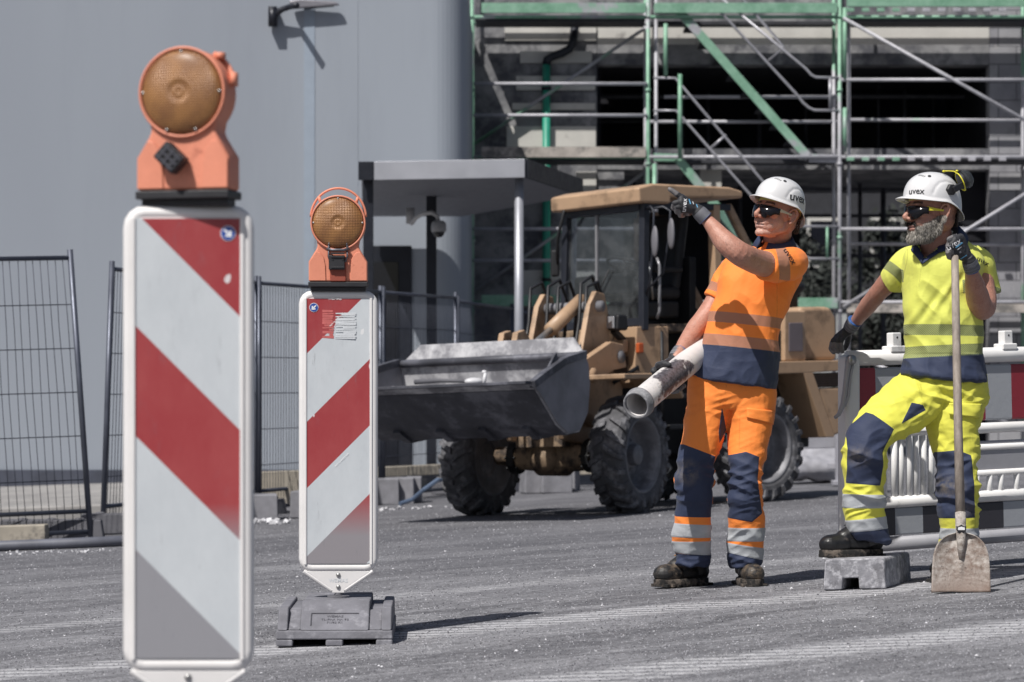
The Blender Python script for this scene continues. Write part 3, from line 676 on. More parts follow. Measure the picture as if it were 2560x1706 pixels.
def lensmat():
    q = N('amber_lens'); x, y, z = q.sep()
    w1 = q.math('SINE', q.math('MULTIPLY', x, 1100.0)); w2 = q.math('SINE', q.math('MULTIPLY', z, 1100.0))
    q.bump(q.math('ADD', w1, w2), .35, .002)
    n = q.noise(14, 3)
    return q.out(q.ramp(n, (.3, lin('#744c2e')), (.7, lin('#a07140'))), .38, .1, Coat_Weight=.35, Coat_Roughness=.35)
M_lens = lensmat()
M_blue = mat('sign_blue', '#2a4c9a', .4, var=.04); M_wht = mat('sign_white', '#e6e6e8', .5, var=.02); M_pale = mat('peeled_film', '#cfd3d8', .6, var=.1)
M_blkp = mat('print_black', '#15151a', .6); M_relief = mat('relief_shadow', '#4d4d54', .9)
def beacon(px, Y, ptop, sign, ph, label, lamp, ang=0.0):
    """panel assembly; local x right, z up; ptop = height of the frame top above camera plane"""
    X = (px-1280)*Y/F; gz = GZ(X); t = T('warning_beacon', label, 'traffic beacon', A3(X, Y, gz)); Rz = rotm((0, 0, 1), ang)
    def L(p): return Rz @ np.asarray(p, float)+A3(X, Y, 0)
    zt_ = ptop; zb = zt_-1.02; hw = .143
    def put(q, *a, **k): q.xf(Rz, A3(X, Y, 0)); return q.build(*a, **k)
    # frame tube
    r = .0165; q = MB(); c = hw-r; cr = .032
    pts = []
    for (sx, sz, a0) in ((1, 1, 0), (-1, 1, 90), (-1, -1, 180), (1, -1, 270)):
        for k in range(5):
            a = math.radians(a0+k*22.5); pts.append((sx*(c-cr)+cr*math.cos(a), 0, (zt_-r-cr if sz > 0 else zb+r+cr)+cr*math.sin(a)))
    q.path(pts, r, 12, closed=True); put(q, 'frame', M_bframe, t, smooth=True)
    # panel
    q = MB(); q.box((0, -.006, (zt_+zb)/2), (.24, .016, 1.02-.05)); 
    for sx in (-1, 1): q.box((sx*.1185, -.010, (zt_+zb)/2), (.009, .022, 1.02-.055))
    put(q, 'backing_panel', M_bframe, t, bevel=.002)
    pb = zb+.032; ptp = zt_-.030
    m = stripe_mat('striped_film', sign, pb, ptp-pb, pb, ph-gz)
    q = MB(); q.box((0, -.0155, (pb+ptp)/2), (.228, .003, ptp-pb)); face = put(q, 'striped_face', m, t)
    # blue arrow sticker
    sx = .088*(1 if sign > 0 else -1); ctr = A3(sx, -.0178, ptp-.032)
    q = MB(); q.cyl(ctr, ctr+A3(0, -.0006, 0), .0165, n=28); put(q, 'sticker', M_wht, face)
    q = MB(); q.cyl(ctr+A3(0, -.0007, 0), ctr+A3(0, -.0012, 0), .0150, n=28); st = put(q, 'sticker', M_blue, face)
    d = A3(1, 0, -1)/math.sqrt(2) if sign > 0 else A3(-1, 0, -1)/math.sqrt(2); s_ = A3(d[2], 0, -d[0]); y = A3(0, -.0015, 0); q = MB()
    tip = ctr+d*.0115+y
    q.prism([ctr-d*.011+s_*.0022+y, ctr+d*.003+s_*.0022+y, ctr+d*.003-s_*.0022+y, ctr-d*.011-s_*.0022+y], (0, -.0003, 0))
    q.prism([tip, ctr+d*.001+s_*.0095+y, ctr+d*.001+s_*.0055+y-d*.003, tip-d*.006], (0, -.0003, 0)); q.prism([tip, tip-d*.006, ctr+d*.001-s_*.0055+y-d*.003, ctr+d*.001-s_*.0095+y], (0, -.0003, 0))
    put(q, 'arrow', M_wht, st)
    # bottom bracket (triangle) and stem
    q = MB(); y0 = -.012; tri = [(-.118, y0, zb+.004), (.118, y0, zb+.004), (.022, y0, zb-.062), (.022, y0, zb-.075), (-.022, y0, zb-.075), (-.022, y0, zb-.062)]
    q.prism(tri, (0, .022, 0)); 
    for a, b2 in (((-.125, zb+.004), (-.022, zb-.066)), ((.125, zb+.004), (.022, zb-.066))): q.path([(a[0], -.004, a[1]), (b2[0], -.004, b2[1])], .009, 8)
    br = put(q, 'bracket', M_bframe, t, bevel=.002)
    for zz in (zb-.010, zb-.053): q = MB(); q.lathe((0, -.012, zz), (0, -1, 0), [(0, .008), (.003, .008), (.006, .005), (.0075, 0)], 14); put(q, 'rivet', M_screw, br, smooth=True)
    V, Fc = word('WEMAS', .020); V2 = np.stack([V[:, 0], np.full(len(V), -.0128), V[:, 1]+zb-.031], 1) @ Rz.T+A3(X, Y, 0); mk('lettering', V2, Fc, M_relief if False else M_pale, br)
    base_top = gz+.148
    q = MB(); q.cyl((0, 0, zb-.074), (0, 0, base_top), .0135, n=16)
    zz = base_top+.006
    while zz < zb-.078: q.cyl((0, 0, zz), (0, 0, zz+.0026), .0155, n=16); zz += .0052
    q.cyl((0, 0, base_top-.004), (0, 0, base_top+.004), .04, n=20); put(q, 'stem', M_rub, t, smooth=False)
    # rubber foot: front bank, rear bank, recessed ends
    q = MB(); W = .395; z0 = gz+.0; h1 = .148
    def prof(y0, y1, y2, y3, x0, x1, zlo, zhi): return [(x, y, z) for x, y, z in ()]
    def wedge(x0, x1, yb0, yb1, yt0, yt1, zl, zh):
        v = [(x0, yb0, zl), (x1, yb0, zl), (x1, yb1, zl), (x0, yb1, zl), (x0, yt0, zh), (x1, yt0, zh), (x1, yt1, zh), (x0, yt1, zh)]
        q.add(v, [(3, 2, 1, 0), (4, 5, 6, 7), (0, 1, 5, 4), (1, 2, 6, 5), (2, 3, 7, 6), (3, 0, 4, 7)])
    hw2 = .203
    for (a, b2) in ((-hw2, -.145), (-.03, .03), (.145, hw2)): wedge(a, b2, -.40, .40, -.40, .40, z0, z0+.024)
    wedge(-hw2, hw2, -.40, .40, -.395, .395, z0+.024, z0+.055)
    wedge(-hw2+.004, -hw2+.040, -.395, .395, -.30, .30, z0+.055, z0+.130)
    wedge(hw2-.040, hw2-.004, -.395, .395, -.30, .30, z0+.055, z0+.130)
    wedge(-.165, -.118, -.375, .375, -.27, .27, z0+.055, z0+.118); wedge(.118, .165, -.375, .375, -.27, .27, z0+.055, z0+.118)
    wedge(-.120, .120, -.395, -.2, -.245, -.19, z0+.055, z0+h1); wedge(-.120, .120, .2, .395, .19, .245, z0+.055, z0+h1)
    wedge(-.120, .120, -.205, .205, -.195, .195, z0+.055, z0+h1-.004)
    foot_ = put(q, 'foot', M_rub, t, bevel=.006)
    # relief text on sloped front bank
    sl_ = nrm(A3(0, .15, .093)); nn = nrm(A3(0, -.093, .15))
    for txt, k, sz in (('WEMAS', .078, .017), ('TL-Pruf. Nr. 92', .060, .0155), ('71/92 K1', .043, .0155)):
        V, Fc = word(txt, sz); o = A3(0, -.395, z0+.055)+sl_*k*1.05+nn*.0012; V2 = (o+np.outer(V[:, 0], A3(1, 0, 0))+np.outer(V[:, 1], sl_)) @ Rz.T+A3(X, Y, 0); mk('lettering', V2, Fc, M_relief, foot_)
    q = MB(); fr = lambda x, k: A3(x, -.395, z0+.055)+sl_*k+nn*.0015
    for a, b2 in ((fr(-.083, .10), fr(.083, .10)), (fr(-.083, .10), fr(-.083, .028))): q.path([a, b2], .0022, 6)
    put(q, 'relief_edge', M_relief, foot_)
    return t, put, zt_, face
def lampx(t, put, z0, ang, handle, lock):
    """flasher lamp; base at z0, own yaw"""
    R = rotm((0, 0, 1), ang)
    def pp(q, name, m, par, **k): q.xf(R, A3(0, 0, 0)); return put(q, name, m, par, **k)
    q = MB(); q.box((0, .0, z0+.004), (.20, .05, .016)); q.box((0, 0, z0+.020), (.215, .088, .018)); bs = pp(q, 'lamp_base', M_blk, t, bevel=.003)
    zb = z0+.030; d2 = .045
    cz = zb+.212; ro = .099
    out = [(-.106, zb), (.106, zb), (.106, zb+.073), (.078, zb+.118), (.074, zb+.130), (.080, zb+.150)]
    arc = [(ro*math.cos(a), cz+ro*math.sin(a)) for a in np.radians(np.linspace(-38, 218, 40))]
    left = [(-x, z) for x, z in out[::-1]][:-1]
    poly = out[:-1]+arc+[(-x, z) for x, z in out[2:-1][::-1]]
    q = MB(); q.prism([(x, -d2*.8, z) for x, z in poly], (0, d2*1.6, 0)); body = pp(q, 'lamp_body', M_lampo, t, bevel=.007, seg=3)
    # ring
    q = MB(); pts = [(.0965*math.cos(a), -d2*.8-.006, cz+.0965*math.sin(a)) for a in np.linspace(0, 2*math.pi, 49)[:-1]]
    q.path(pts, .0035, 8, closed=True); pp(q, 'rim', M_lampo, body, smooth=True)
    q = MB(); q.cyl((0, -d2*.8-.001, cz), (0, -d2*.8-.002, cz), .094, n=48); pp(q, 'rim_gap', M_blk, body)
    q = MB(); prof = [(-.002, .0925)]+[(.026*math.cos(u)+.0, .0915*math.sin(u)) for u in np.radians(np.linspace(88, 14, 14))]+[(.021, .016), (.0235, .012), (.0225, .006), (.022, 0)]
    q.lathe((0, -d2*.8-.003, cz), (0, -1, 0), prof, 56); pp(q, 'lens', M_lens, body, smooth=True)
    for a in (0, 90, 180, 248, 292): q = MB(); x = .088*math.cos(math.radians(a)); z = cz+.088*math.sin(math.radians(a)); q.lathe((x, -d2*.8-.009, z), (0, -1, 0), [(0, .004), (.003, .0036), (.004, 0)], 10); pp(q, 'screw', M_screw, body, smooth=True)
    # relief cheeks on the lower body
    for s_ in (-1, 1):
        q = MB(); pl = [(s_*.104, zb+.003), (s_*.104, zb+.070), (s_*.080, zb+.108), (s_*.066, zb+.105), (s_*.052, zb+.088), (s_*.046, zb+.06), (s_*.044, zb+.003)]
        q.prism([(x, -d2*.8-.001, z) for x, z in pl], (0, -.004, 0)); pp(q, 'cheek_panel', M_lampo, body, bevel=.003)
    if handle:
        q = MB(); pts = [(.100*math.cos(a)*1.0, 0, cz+.02+.108*math.sin(a)) for a in np.radians(np.linspace(2, 178, 30))]; q.path(pts, .0042, 8)
        for a in (48, 132): u = A3(math.cos(math.radians(a)), 0, math.sin(math.radians(a))); q.cyl(A3(0, 0, cz)+u*.095, A3(0, 0, cz+.018)+u*.106, .006, n=6)
    else:
        q = MB(); pts = [(.103*math.cos(a), .012+.02*math.sin(a*1.0), cz+.103*math.sin(a)) for a in np.radians(np.linspace(10, 62, 12))]; q.path(pts, .006, 8); q.box((.070, .01, cz+.083), (.018, .02, .014)); q.box((.103, .006, cz+.03), (.012, .02, .03))
    pp(q, 'handle', M_lampo, body, smooth=True)
    yy = -d2*.8
    if lock == 'square':
        q = MB(); q.box((-.004, yy-.012, zb+.068), (.058, .024, .052), None); lk = pp(q, 'lock', M_blk, body, bevel=.003)
        q = MB(); q.box((0, yy-.006, zb+.045), (.058, .010, .09)); pp(q, 'lock_plate', mat('shade_red', '#8f4636', .6), body, bevel=.004)
        for zz in (zb+.10, zb+.088, zb+.05): q = MB(); q.box((0, yy-.026, zz), (.048, .004, .006)); pp(q, 'lock_rib', M_blk, lk, bevel=.001)
        for x, z in ((-.018, zb+.078), (.018, zb+.078), (-.018, zb+.050), (.018, zb+.050)): q = MB(); q.cyl((x, yy-.0245, z), (x, yy-.0255, z), .0035, n=10); pp(q, 'rivet', M_blkp, lk)
        for s_ in (-1, 1): q = MB(); q.path([(s_*.033, yy-.010, zb+.132), (s_*.034, yy-.014, zb+.09), (s_*.028, yy-.02, zb+.07)], .0035, 8); q.cyl((s_*.032, yy-.008, zb+.125), (s_*.032, yy-.012, zb+.140), .004, n=8); pp(q, 'clasp', mat('clasp_steel', '#55555c', .4, .7), lk, smooth=True)
        q = MB(); q.path([(-.04, yy-.012, zb+.118), (-.02, yy-.02, zb+.113), (.02, yy-.02, zb+.113), (.04, yy-.012, zb+.118)], .005, 8); pp(q, 'clasp', mat('clasp_steel2', '#6b6b72', .4, .7), lk, smooth=True)
    else:
        R2 = rotm((0, 1, 0), math.radians(-47)); q = MB(); c0 = A3(-.018, yy-.022, zb+.068)
        q.box(c0, (.046, .036, .058), R2); lk = pp(q, 'lock', M_blk, body, bevel=.004)
        for i in range(-1, 2):
            q = MB(); q.box(c0+R2 @ A3(i*.014, -.019, 0), (.004, .004, .05), R2); q.box(c0+R2 @ A3(0, -.019, i*.016), (.04, .004, .004), R2); pp(q, 'lock_rib', mat('rib_grey', '#4a4a52', .4), lk)
    return body
t, put, zt_, face = beacon(471.5, 6.12, CAMZ+(1035-514)*6.12/F, +1, .081, 'near striped traffic beacon with salmon lamp, red stripes falling to the right', 0)
lampx(t, put, zt_+.001, math.radians(-14), False, 'diamond')
BE1 = (t, face)
t, put, zt_, face = beacon(846, 10.15, CAMZ+(1035-727)*10.15/F, -1, .081, 'farther striped traffic beacon with salmon lamp and rubber foot, red stripes rising to the right', 0, math.radians(1.5))
lampx(t, put, zt_+.001, 0.0, True, 'square')
# peeled sticker rest and small print on the far beacon face
def scrap(face, X, Y, x0, x1, z0, z1, n, m, seed):
    r2 = np.random.default_rng(seed); q = MB()
    for i in range(n):
        z = z0+(z1-z0)*(i+.5)/n; h = (z1-z0)/n*.5*r2.uniform(.7, 1.0); a = x0+r2.uniform(0, .006)+(r2.uniform(0, .03) if r2.uniform() < .3 else 0); b2 = x1-r2.uniform(0, .006)
        q.add([(X+a, Y-.0185, z-h), (X+b2, Y-.0185, z-h+r2.uniform(-.002, .002)), (X+b2, Y-.0185, z+h), (X+a, Y-.0185, z+h+r2.uniform(-.002, .002))], [(0, 1, 2, 3)])
    return q.build('peeled_sticker', m, face)
Xb = (846-1280)*10.15/F
def zz_(py, Y): return CAMZ-(py-HZ)*Y/F
scrap(face, Xb, 10.15, -.012, .066, zz_(848, 10.15), zz_(782, 10.15), 16, M_pale, 3)
M_sred = mat('scuffed_red', '#bd6462', .5, var=.2, scale=30)
scrap(face, Xb, 10.15, -.062, -.014, zz_(846, 10.15), zz_(776, 10.15), 12, M_sred, 5)
V, Fc = word('WEMAS', .011); mk('lettering', np.stack([V[:, 0]*1.3+Xb-.012, np.full(len(V), 10.15-.0186), V[:, 1]+zz_(748, 10.15)], 1), Fc, M_wht, face)
for (px, py) in ((842, 800), (855, 1150)):
    V, Fc = word('28626 Typ RA2/B II 12-04', .0065); c_, s_ = math.cos(.785), math.sin(.785); o = P(px, py, 10.15)
    mk('lettering', np.stack([o[0]+V[:, 0]*c_-V[:, 1]*s_, np.full(len(V), 10.15-.0190), o[2]+V[:, 0]*s_+V[:, 1]*c_], 1), Fc, M_wht, face)

# ================================================================== BARRIER
M_bar = mat('barrier_white', '#dedddd', .5, var=.06, scale=5, dirt='#a2a1a2', dthr=.66, dscale=8)
M_bgry = mat('barrier_grey', '#9d9da3', .45, var=.1)
def bstripe(name, col, off, per=.33, duty=.5):
    q = N(name); d = q.n('VectorMath', operation='DOT_PRODUCT'); q.l(q.geo(), d.inputs[0]); d.inputs[1].default_value = BD
    f = q.math('FRACT', q.math('DIVIDE', q.math('ADD', d.outputs['Value'], off), per)); c = q.mix(q.math('LESS_THAN', f, duty), lin('#9fa2a8'), lin(col))
    q.bump(q.noise(30, 6, .7), .4, .004); return q.out(c, .45)
Bd = nrm(A3(.94, .60, .033)); BD = tuple(Bd); Bn = nrm(A3(.60, -.94, 0)); B0 = A3(1.491, 12.62, 0); B0[2] = GZ(1.491)
t = T('traffic_barrier', 'white plastic site barrier with red striped board, its left end under the bearded worker\'s glove', 'barrier', B0)
BL = 2.02
def bp(u, h, n=0.0): return B0+Bd*u+A3(0, 0, h)+Bn*n
def bbar(name, u0, u1, h, r, m=M_bar, rnd=True):
    q = MB(); q.path([bp(u0, h), bp(u1, h)], r, 14); return q.build(name, m, t, smooth=True)
bbar('top_rail', .03, BL, .985, .036); bbar('bottom_rail', .06, BL-.02, .135, .033, M_bgry); bbar('middle_rail', .06, BL, .645, .026); bbar('lower_rail', .06, BL, .325, .028)
for u in (.035, BL-.03): q = MB(); q.bar(bp(u, .12), bp(u, 1.0), .075, .085, up=Bd); q.build('end_post', M_bar, t, bevel=.02)
for u in (.17, .205, .24, .30, .34, .39, .43, .475, .52): q = MB(); q.path([bp(u, .325), bp(u, .645)], .0155 if u not in (.38,) else .024, 10); q.build('slat', M_bar, t, smooth=True)
for u in (.60, .72, .80, .88, .95, 1.05, 1.30, 1.4, 1.72): q = MB(); q.path([bp(u, .325), bp(u, .645 if u < .7 else .44)], .014, 10); q.build('slat', M_bar, t, smooth=True)
q = MB(); q.bar(bp(.08, .81), bp(BL-.07, .81), .028, .26); q.build('striped_board', bstripe('red_white_board', '#8a2a37', -.495), t, bevel=.01)
q = MB(); q.bar(bp(.08, .235), bp(BL-.07, .235), .022, .125); q.build('lower_board', bstripe('dark_white_board', '#35343b', -.596), t, bevel=.008)
q = MB(); q.bar(bp(.68, .51), bp(1.60, .51), .016, .15); q.build('blank_plate', M_bgry, t, bevel=.01)
for h in (.555, .435): q = MB(); q.path([bp(.66, h), bp(BL, h)], .017, 10); q.build('short_rail', M_bar, t, smooth=True)
for u in (.30, .98, 1.2, 1.75):
    q = MB(); q.bar(bp(u-.045, 1.022), bp(u+.045, 1.022), .07, .03); q.bar(bp(u-.027, 1.06), bp(u+.027, 1.06), .045, .075); k = q.build('lamp_stub', M_bar, t, bevel=.006)
    q = MB(); q.cyl(bp(u, 1.075, .0225), bp(u, 1.075, .0235), .005, n=10); q.build('bolt_hole', M_blkp, k)
# hook / latch at the left end
q = MB(); pts = [bp(-.005, .985, .05), bp(-.02, .93, .055), bp(-.03, .84, .05), bp(-.035, .78, .045), bp(-.055, .735, .04), bp(-.075, .72, .035)]; q.path(pts, [.016, .013, .011, .013, .010, .008], 10); lt = q.build('latch', M_bgry, t, smooth=True)
q = MB(); q.cyl(bp(.0, .978, .045), bp(.0, .978, .07), .022, n=16); q.build('latch_pin', M_screw, lt, smooth=True)
q = MB(); q.path([bp(.015, .975, .055), bp(-.005, .90, .06), bp(-.012, .82, .055), bp(-.03, .77, .05)], .007, 8); q.build('latch_rod', M_bgry, lt, smooth=True)
for u in (.35, 1.6): q = MB(); q.box(bp(u, .03), (.12, .62, .06), rotm((0, 0, 1), math.atan2(.60, .94))); q.build('foot', M_rub, t, bevel=.012) if u > 1 else None

# ================================================================== CONCRETE BLOCK
M_cb = mat('block_concrete', '#85858b', .95, var=.35, scale=16, bump=.9, bs=60, dirt='#b4b4ba', dthr=.54, dscale=26)
d = nrm(A3(.185, .54, 0)); wv = A3(1, 0, .03); c0 = A3(1.303, 11.72, GZ(1.40)); q = MB()
def blk(u0, u1, v0, v1, z0, z1, tz=0.0):
    o = []
    for z, k in ((z0, 0), (z1, 1)):
        for u, v in ((u0, v0), (u1, v0), (u1, v1), (u0, v1)):
            uu = u+(tz if u == u0 else -tz)*k; vv = v+(tz*.6 if v == v0 else -tz)*k; o.append(c0+wv*uu+d*vv+A3(0, 0, z))
    q.add(o, [(3, 2, 1, 0), (4, 5, 6, 7), (0, 1, 5, 4), (1, 2, 6, 5), (2, 3, 7, 6), (3, 0, 4, 7)])
fpl = [(0, 0), (.078, 0), (.081, .048), (.147, .048), (.150, 0), (.262, 0), (.254, .118), (.246, .128), (.014, .128), (.006, .118)]
q.ringloft([[c0+wv*u+d*v+A3(0, 0, z) for u, z in fpl] for v in (0, .565)])
CBLK = q.build('concrete_block', M_cb, bevel=.006); tag(CBLK, 'rough concrete block with notched front under the bearded worker\'s raised boot', 'block')
BTOP = GZ(1.40)+.128
# ================================================================== WHEEL LOADER
M_tan = mat('loader_tan', '#ad9075', .5, var=.10, scale=3, dirt='#836c57', dthr=.58, dscale=4)
M_tanr = mat('dirty_tan', '#8f7a64', .7, var=.3, scale=4, dirt='#3e3530', dthr=.5, dscale=6)
M_tyre = mat('dusty_tyre', '#4c4c50', .85, var=.35, scale=5, dirt='#7b7b80', dthr=.56, dscale=7, bump=.3, bs=60)
M_rim = mat('dusty_rim', '#737378', .6, .2, var=.35, scale=6, dirt='#8f8f94', dthr=.58)
M_steel = mat('worn_bucket_steel', '#7d7d83', .7, .05, var=.3, scale=4, dirt='#b4b4b8', dthr=.52, dscale=4, bump=.3, bs=25)
M_steeld = mat('dirty_bucket_steel', '#4c4d55', .6, .3, var=.4, scale=3, dirt='#70717a', dthr=.55, dscale=3, bump=.3, bs=25)
M_dk = mat('loader_black', '#17181c', .6, var=.4, scale=5)
M_hs = mat('rubber_hose', '#1c1d22', .5)
M_fr = mat('cab_frame', '#2b2e37', .45, .2, var=.15)
def glass():
    q = N('cab_glass'); m = q.m; nt = q.t; out = nt.nodes['Material Output']
    tr = nt.nodes.new('ShaderNodeBsdfTransparent'); tr.inputs[0].default_value = (.80, .82, .84, 1); gl = nt.nodes.new('ShaderNodeBsdfGlossy'); gl.inputs[0].default_value = (.9, .9, .95, 1); gl.inputs['Roughness'].default_value = .05
    df = nt.nodes.new('ShaderNodeBsdfDiffuse'); df.inputs[0].default_value = (.35, .36, .38, 1)
    a = nt.nodes.new('ShaderNodeMixShader'); a.inputs[0].default_value = .09; b2 = nt.nodes.new('ShaderNodeMixShader')
    nt.links.new(tr.outputs[0], a.inputs[1]); nt.links.new(gl.outputs[0], a.inputs[2]); nt.links.new(a.outputs[0], b2.inputs[1]); nt.links.new(df.outputs[0], b2.inputs[2])
    f = q.ramp(q.noise(5, 6, .7), (.45, .02), (.8, .14)); nt.links.new(f, b2.inputs[0]); nt.links.new(b2.outputs[0], out.inputs[0]); return m
M_gl = glass()
JX, JY = .8, 22.6; f2 = A3(-.751, -.660, 0); n2 = A3(.660, -.751, 0)
FX, FY = .325, 21.7; f1 = A3(-.5, -.866, 0); n1 = A3(.866, -.5, 0)
def Rr(u, v, z): p = A3(JX, JY, 0)+f2*u+n2*v; p[2] = z+GZ(p[0]); return p
def Fr(u, v, z): p = A3(FX, FY, 0)+f1*u+n1*v; p[2] = z+GZ(p[0]); return p
LD = T('wheel_loader', 'tan articulated wheel loader with raised grey bucket and open cab door', 'wheel loader', (JX, JY, GZ(JX)))
def pr(fn, poly, v0, v1, name, m, par=LD, bevel=.008, **k):
    """plate: polygon (u,z) swept between v0 and v1"""
    q = MB(); a = [fn(u, v0, z) for u, z in poly]; b2 = [fn(u, v1, z) for u, z in poly]
    q.prism(a, b2[0]-a[0]); return q.build(name, m, par, bevel=bevel, **k)
def bx(fn, u0, u1, v0, v1, z0, z1, name, m, par=LD, bevel=.01): return pr(fn, [(u0, z0), (u1, z0), (u1, z1), (u0, z1)], v0, v1, name, m, par, bevel)
def tb(fn, pts, r, name, m, par=LD, n=10):
    q = MB(); q.path([fn(*p) for p in pts], r, n); return q.build(name, m, par, smooth=True)
# ---- wheels
def wheel(fn, u, v, sgn, nrm_, fwd, R=.445, Wd=.28):
    c = fn(u, v, R); ax = nrm_*sgn; up = A3(0, 0, 1)
    q = MB(); rr_ = .285
    prof = [(-.115, rr_), (-.135, rr_+.03), (-.14, R-.10), (-.128, R-.045), (-.10, R-.022), (0, R-.015), (.10, R-.022), (.128, R-.045), (.14, R-.10), (.135, rr_+.03), (.115, rr_)]
    prof = [(h*Wd/.28, r) for h, r in prof]; q.lathe(c, ax, prof, 56, caps=False)
    x, y = q.frame(ax)
    for k in range(22):
        for s_ in (-1, 1):
            a0 = (k+(.5 if s_ > 0 else 0))*2*math.pi/22; P_ = []
            for (h, da, r) in ((.010, 0.0, R-.022), (.06, .05, R-.018), (.105, .10, R-.03), (.135, .125, R-.062), (.141, .13, R-.10)):
                a = a0+da*1.5; d = x*math.cos(a)+y*math.sin(a); tg = -x*math.sin(a)+y*math.cos(a); P_.append((c+ax*h*s_*Wd/.28+d*r, d, tg))
            rings = []
            for i, (p, d, tg) in enumerate(P_):
                w_ = .024-.001*i; hh = .030 if i < 3 else .022 if i == 3 else .008; o = nrm(d+ax*s_*(0 if i < 2 else .6*(i-1)))
                rings.append([p-tg*w_, p+tg*w_, p+tg*w_*.8+o*hh, p-tg*w_*.8+o*hh])
            q.ringloft(rings)
    tr = q.build('wheel', M_tyre, LD, smooth=False); 
    q = MB(); q.lathe(c, ax, [(.118, rr_+.012), (.125, rr_+.004), (.118, rr_-.012), (.03, rr_-.024), (-.03, rr_-.028), (-.045, rr_-.05), (-.03, .19), (-.03, .13), (-.03, .124), (-.06, .122), (-.07, .15), (-.075, rr_-.03), (-.118, rr_-.012), (-.125, rr_+.004), (-.118, rr_+.012)], 48, caps=False)
    rm = q.build('rim', M_rim, tr, smooth=True); rm.data.polygons.foreach_set('use_smooth', [True]*len(rm.data.polygons))
    q = MB(); q.lathe(c, ax, [(-.055, .132), (-.01, .13), (.0, .125), (.02, .085), (.075, .078), (.085, .06), (.088, 0)], 28)
    for k in range(8): a = k*math.pi/4; d = x*math.cos(a)+y*math.sin(a); q.cyl(c+d*.108+ax*-.01, c+d*.108+ax*.022, .010, n=6)
    q.build('hub', M_rim, tr, bevel=.003)
for (fn, u, v, s_, nn, ff) in ((Fr, 0, .66, 1, n1, f1), (Fr, 0, -.66, -1, n1, f1), (Rr, -1.03, .63, 1, n2, f2), (Rr, -1.03, -.63, -1, n2, f2)): wheel(fn, u, v, s_, nn, ff)
# ---- axles and frames
q = MB(); q.lathe(Fr(0, 0, .445), n1, [(-.50, .07), (-.38, .075), (-.30, .105), (-.16, .115), (-.12, .15), (.12, .15), (.16, .115), (.30, .105), (.38, .075), (.50, .07)], 24); ax_ = q.build('axle', M_tanr, LD, smooth=True)
q = MB(); q.lathe(Fr(.16, 0, .445), f1, [(-.1, .12), (0, .11), (.03, .07), (.05, 0)], 20); q.build('axle_cover', M_tanr, ax_, smooth=True)
for v in (-.33, .33):
    q = MB(); q.lathe(Fr(0, v, .445), n1, [(-.03, .0), (-.03, .13), (.03, .13), (.03, 0)], 12)
    for k in range(8): a = k*math.pi/4; q.cyl(Fr(.115*math.cos(a), v-.045, .445+.115*math.sin(a)), Fr(.115*math.cos(a), v+.045, .445+.115*math.sin(a)), .012, n=6)
    q.build('axle_flange', M_dk, ax_)
q = MB(); q.lathe(Rr(-1.03, 0, .445), n2, [(-.50, .08), (-.2, .12), (.2, .12), (.50, .08)], 20); q.build('axle', M_dk, LD, smooth=True)
bx(Fr, -.62, .22, -.22, .22, .52, .98, 'front_frame', M_tanr)
for v in (-.25, .21): pr(Fr, [(-.66, .55), (-.30, .50), (.30, .58), (.42, .80), (.10, 1.0), (-.12, 1.62), (-.22, 1.72), (-.36, 1.70), (-.42, 1.55), (-.5, 1.1), (-.66, 1.0)], v, v+.045, 'tower_plate', M_tan)
tb(Fr, [(-.24, -.3, 1.60), (-.24, .3, 1.60)], .045, 'tower_pin', M_rim); tb(Fr, [(-.34, -.4, 1.20), (-.34, .42, 1.20)], .05, 'tower_pin', M_rim)
for v in (-.40, .34): 
    pr(Fr, [(-.45, 1.12), (-.40, 1.30), (-.20, 1.32), (.35, 1.14), (.85, .98), (1.12, .84), (1.16, .72), (1.05, .66), (.75, .76), (.25, .96), (-.25, 1.10)], v, v+.06, 'boom_arm', M_tan)
    tb(Fr, [(-.1, v+.03-.09*np.sign(v), .70), (.42, v+.03-.09*np.sign(v), .90)], .045, 'lift_cylinder', M_tan); tb(Fr, [(.4, v+.03-.09*np.sign(v), .89), (.62, v+.03-.09*np.sign(v), .965)], .024, 'lift_rod', M_screw)
tb(Fr, [(.12, -.42, 1.06), (.12, .42, 1.06)], .06, 'boom_crosstube', M_tan)
# tilt linkage
tb(Fr, [(-.30, .08, 1.66), (.20, .08, 1.42)], .055, 'tilt_cylinder', M_tan, n=14); tb(Fr, [(.18, .08, 1.43), (.55, .08, 1.27)], .026, 'tilt_rod', M_screw)
pr(Fr, [(.50, 1.36), (.58, 1.42), (.68, 1.40), (.72, 1.28), (.56, .80), (.44, .80), (.42, .92)], .02, .07, 'bell_crank', M_tan); pr(Fr, [(.50, 1.36), (.58, 1.42), (.68, 1.40), (.72, 1.28), (.56, .80), (.44, .80), (.42, .92)], -.10, -.05, 'bell_crank', M_tan)
pr(Fr, [(.60, 1.24), (.60, 1.33), (.95, 1.22), (.95, 1.15)], -.02, .01, 'tilt_link', M_tanr)
for k, (v, h) in enumerate(((-.14, .26), (-.05, .20), (.15, .30), (.20, .16), (-.30, .22))):
    tb(Fr, [(-.42, v, 1.35), (-.46, v, 1.55+h*.5), (-.34, v, 1.74+h*.35), (-.16, v, 1.72+h*.2), (-.10, v+.02, 1.5), (-.02, v+.03, 1.3), (.12, v+.02, 1.15)], .014, 'hose', M_hs)
for k, v in enumerate((-.18, .0, .16)): tb(Fr, [(-.05, v, 1.02), (.15, v, 1.22), (.42, v, 1.34), (.62, v, 1.22), (.72, v, 1.02)], .013, 'hose', M_hs)
tb(Fr, [(-.45, .28, 1.0), (-.6, .42, 1.12), (-.72, .36, 1.02), (-.85, .25, .85)], .016, 'hose', M_hs)
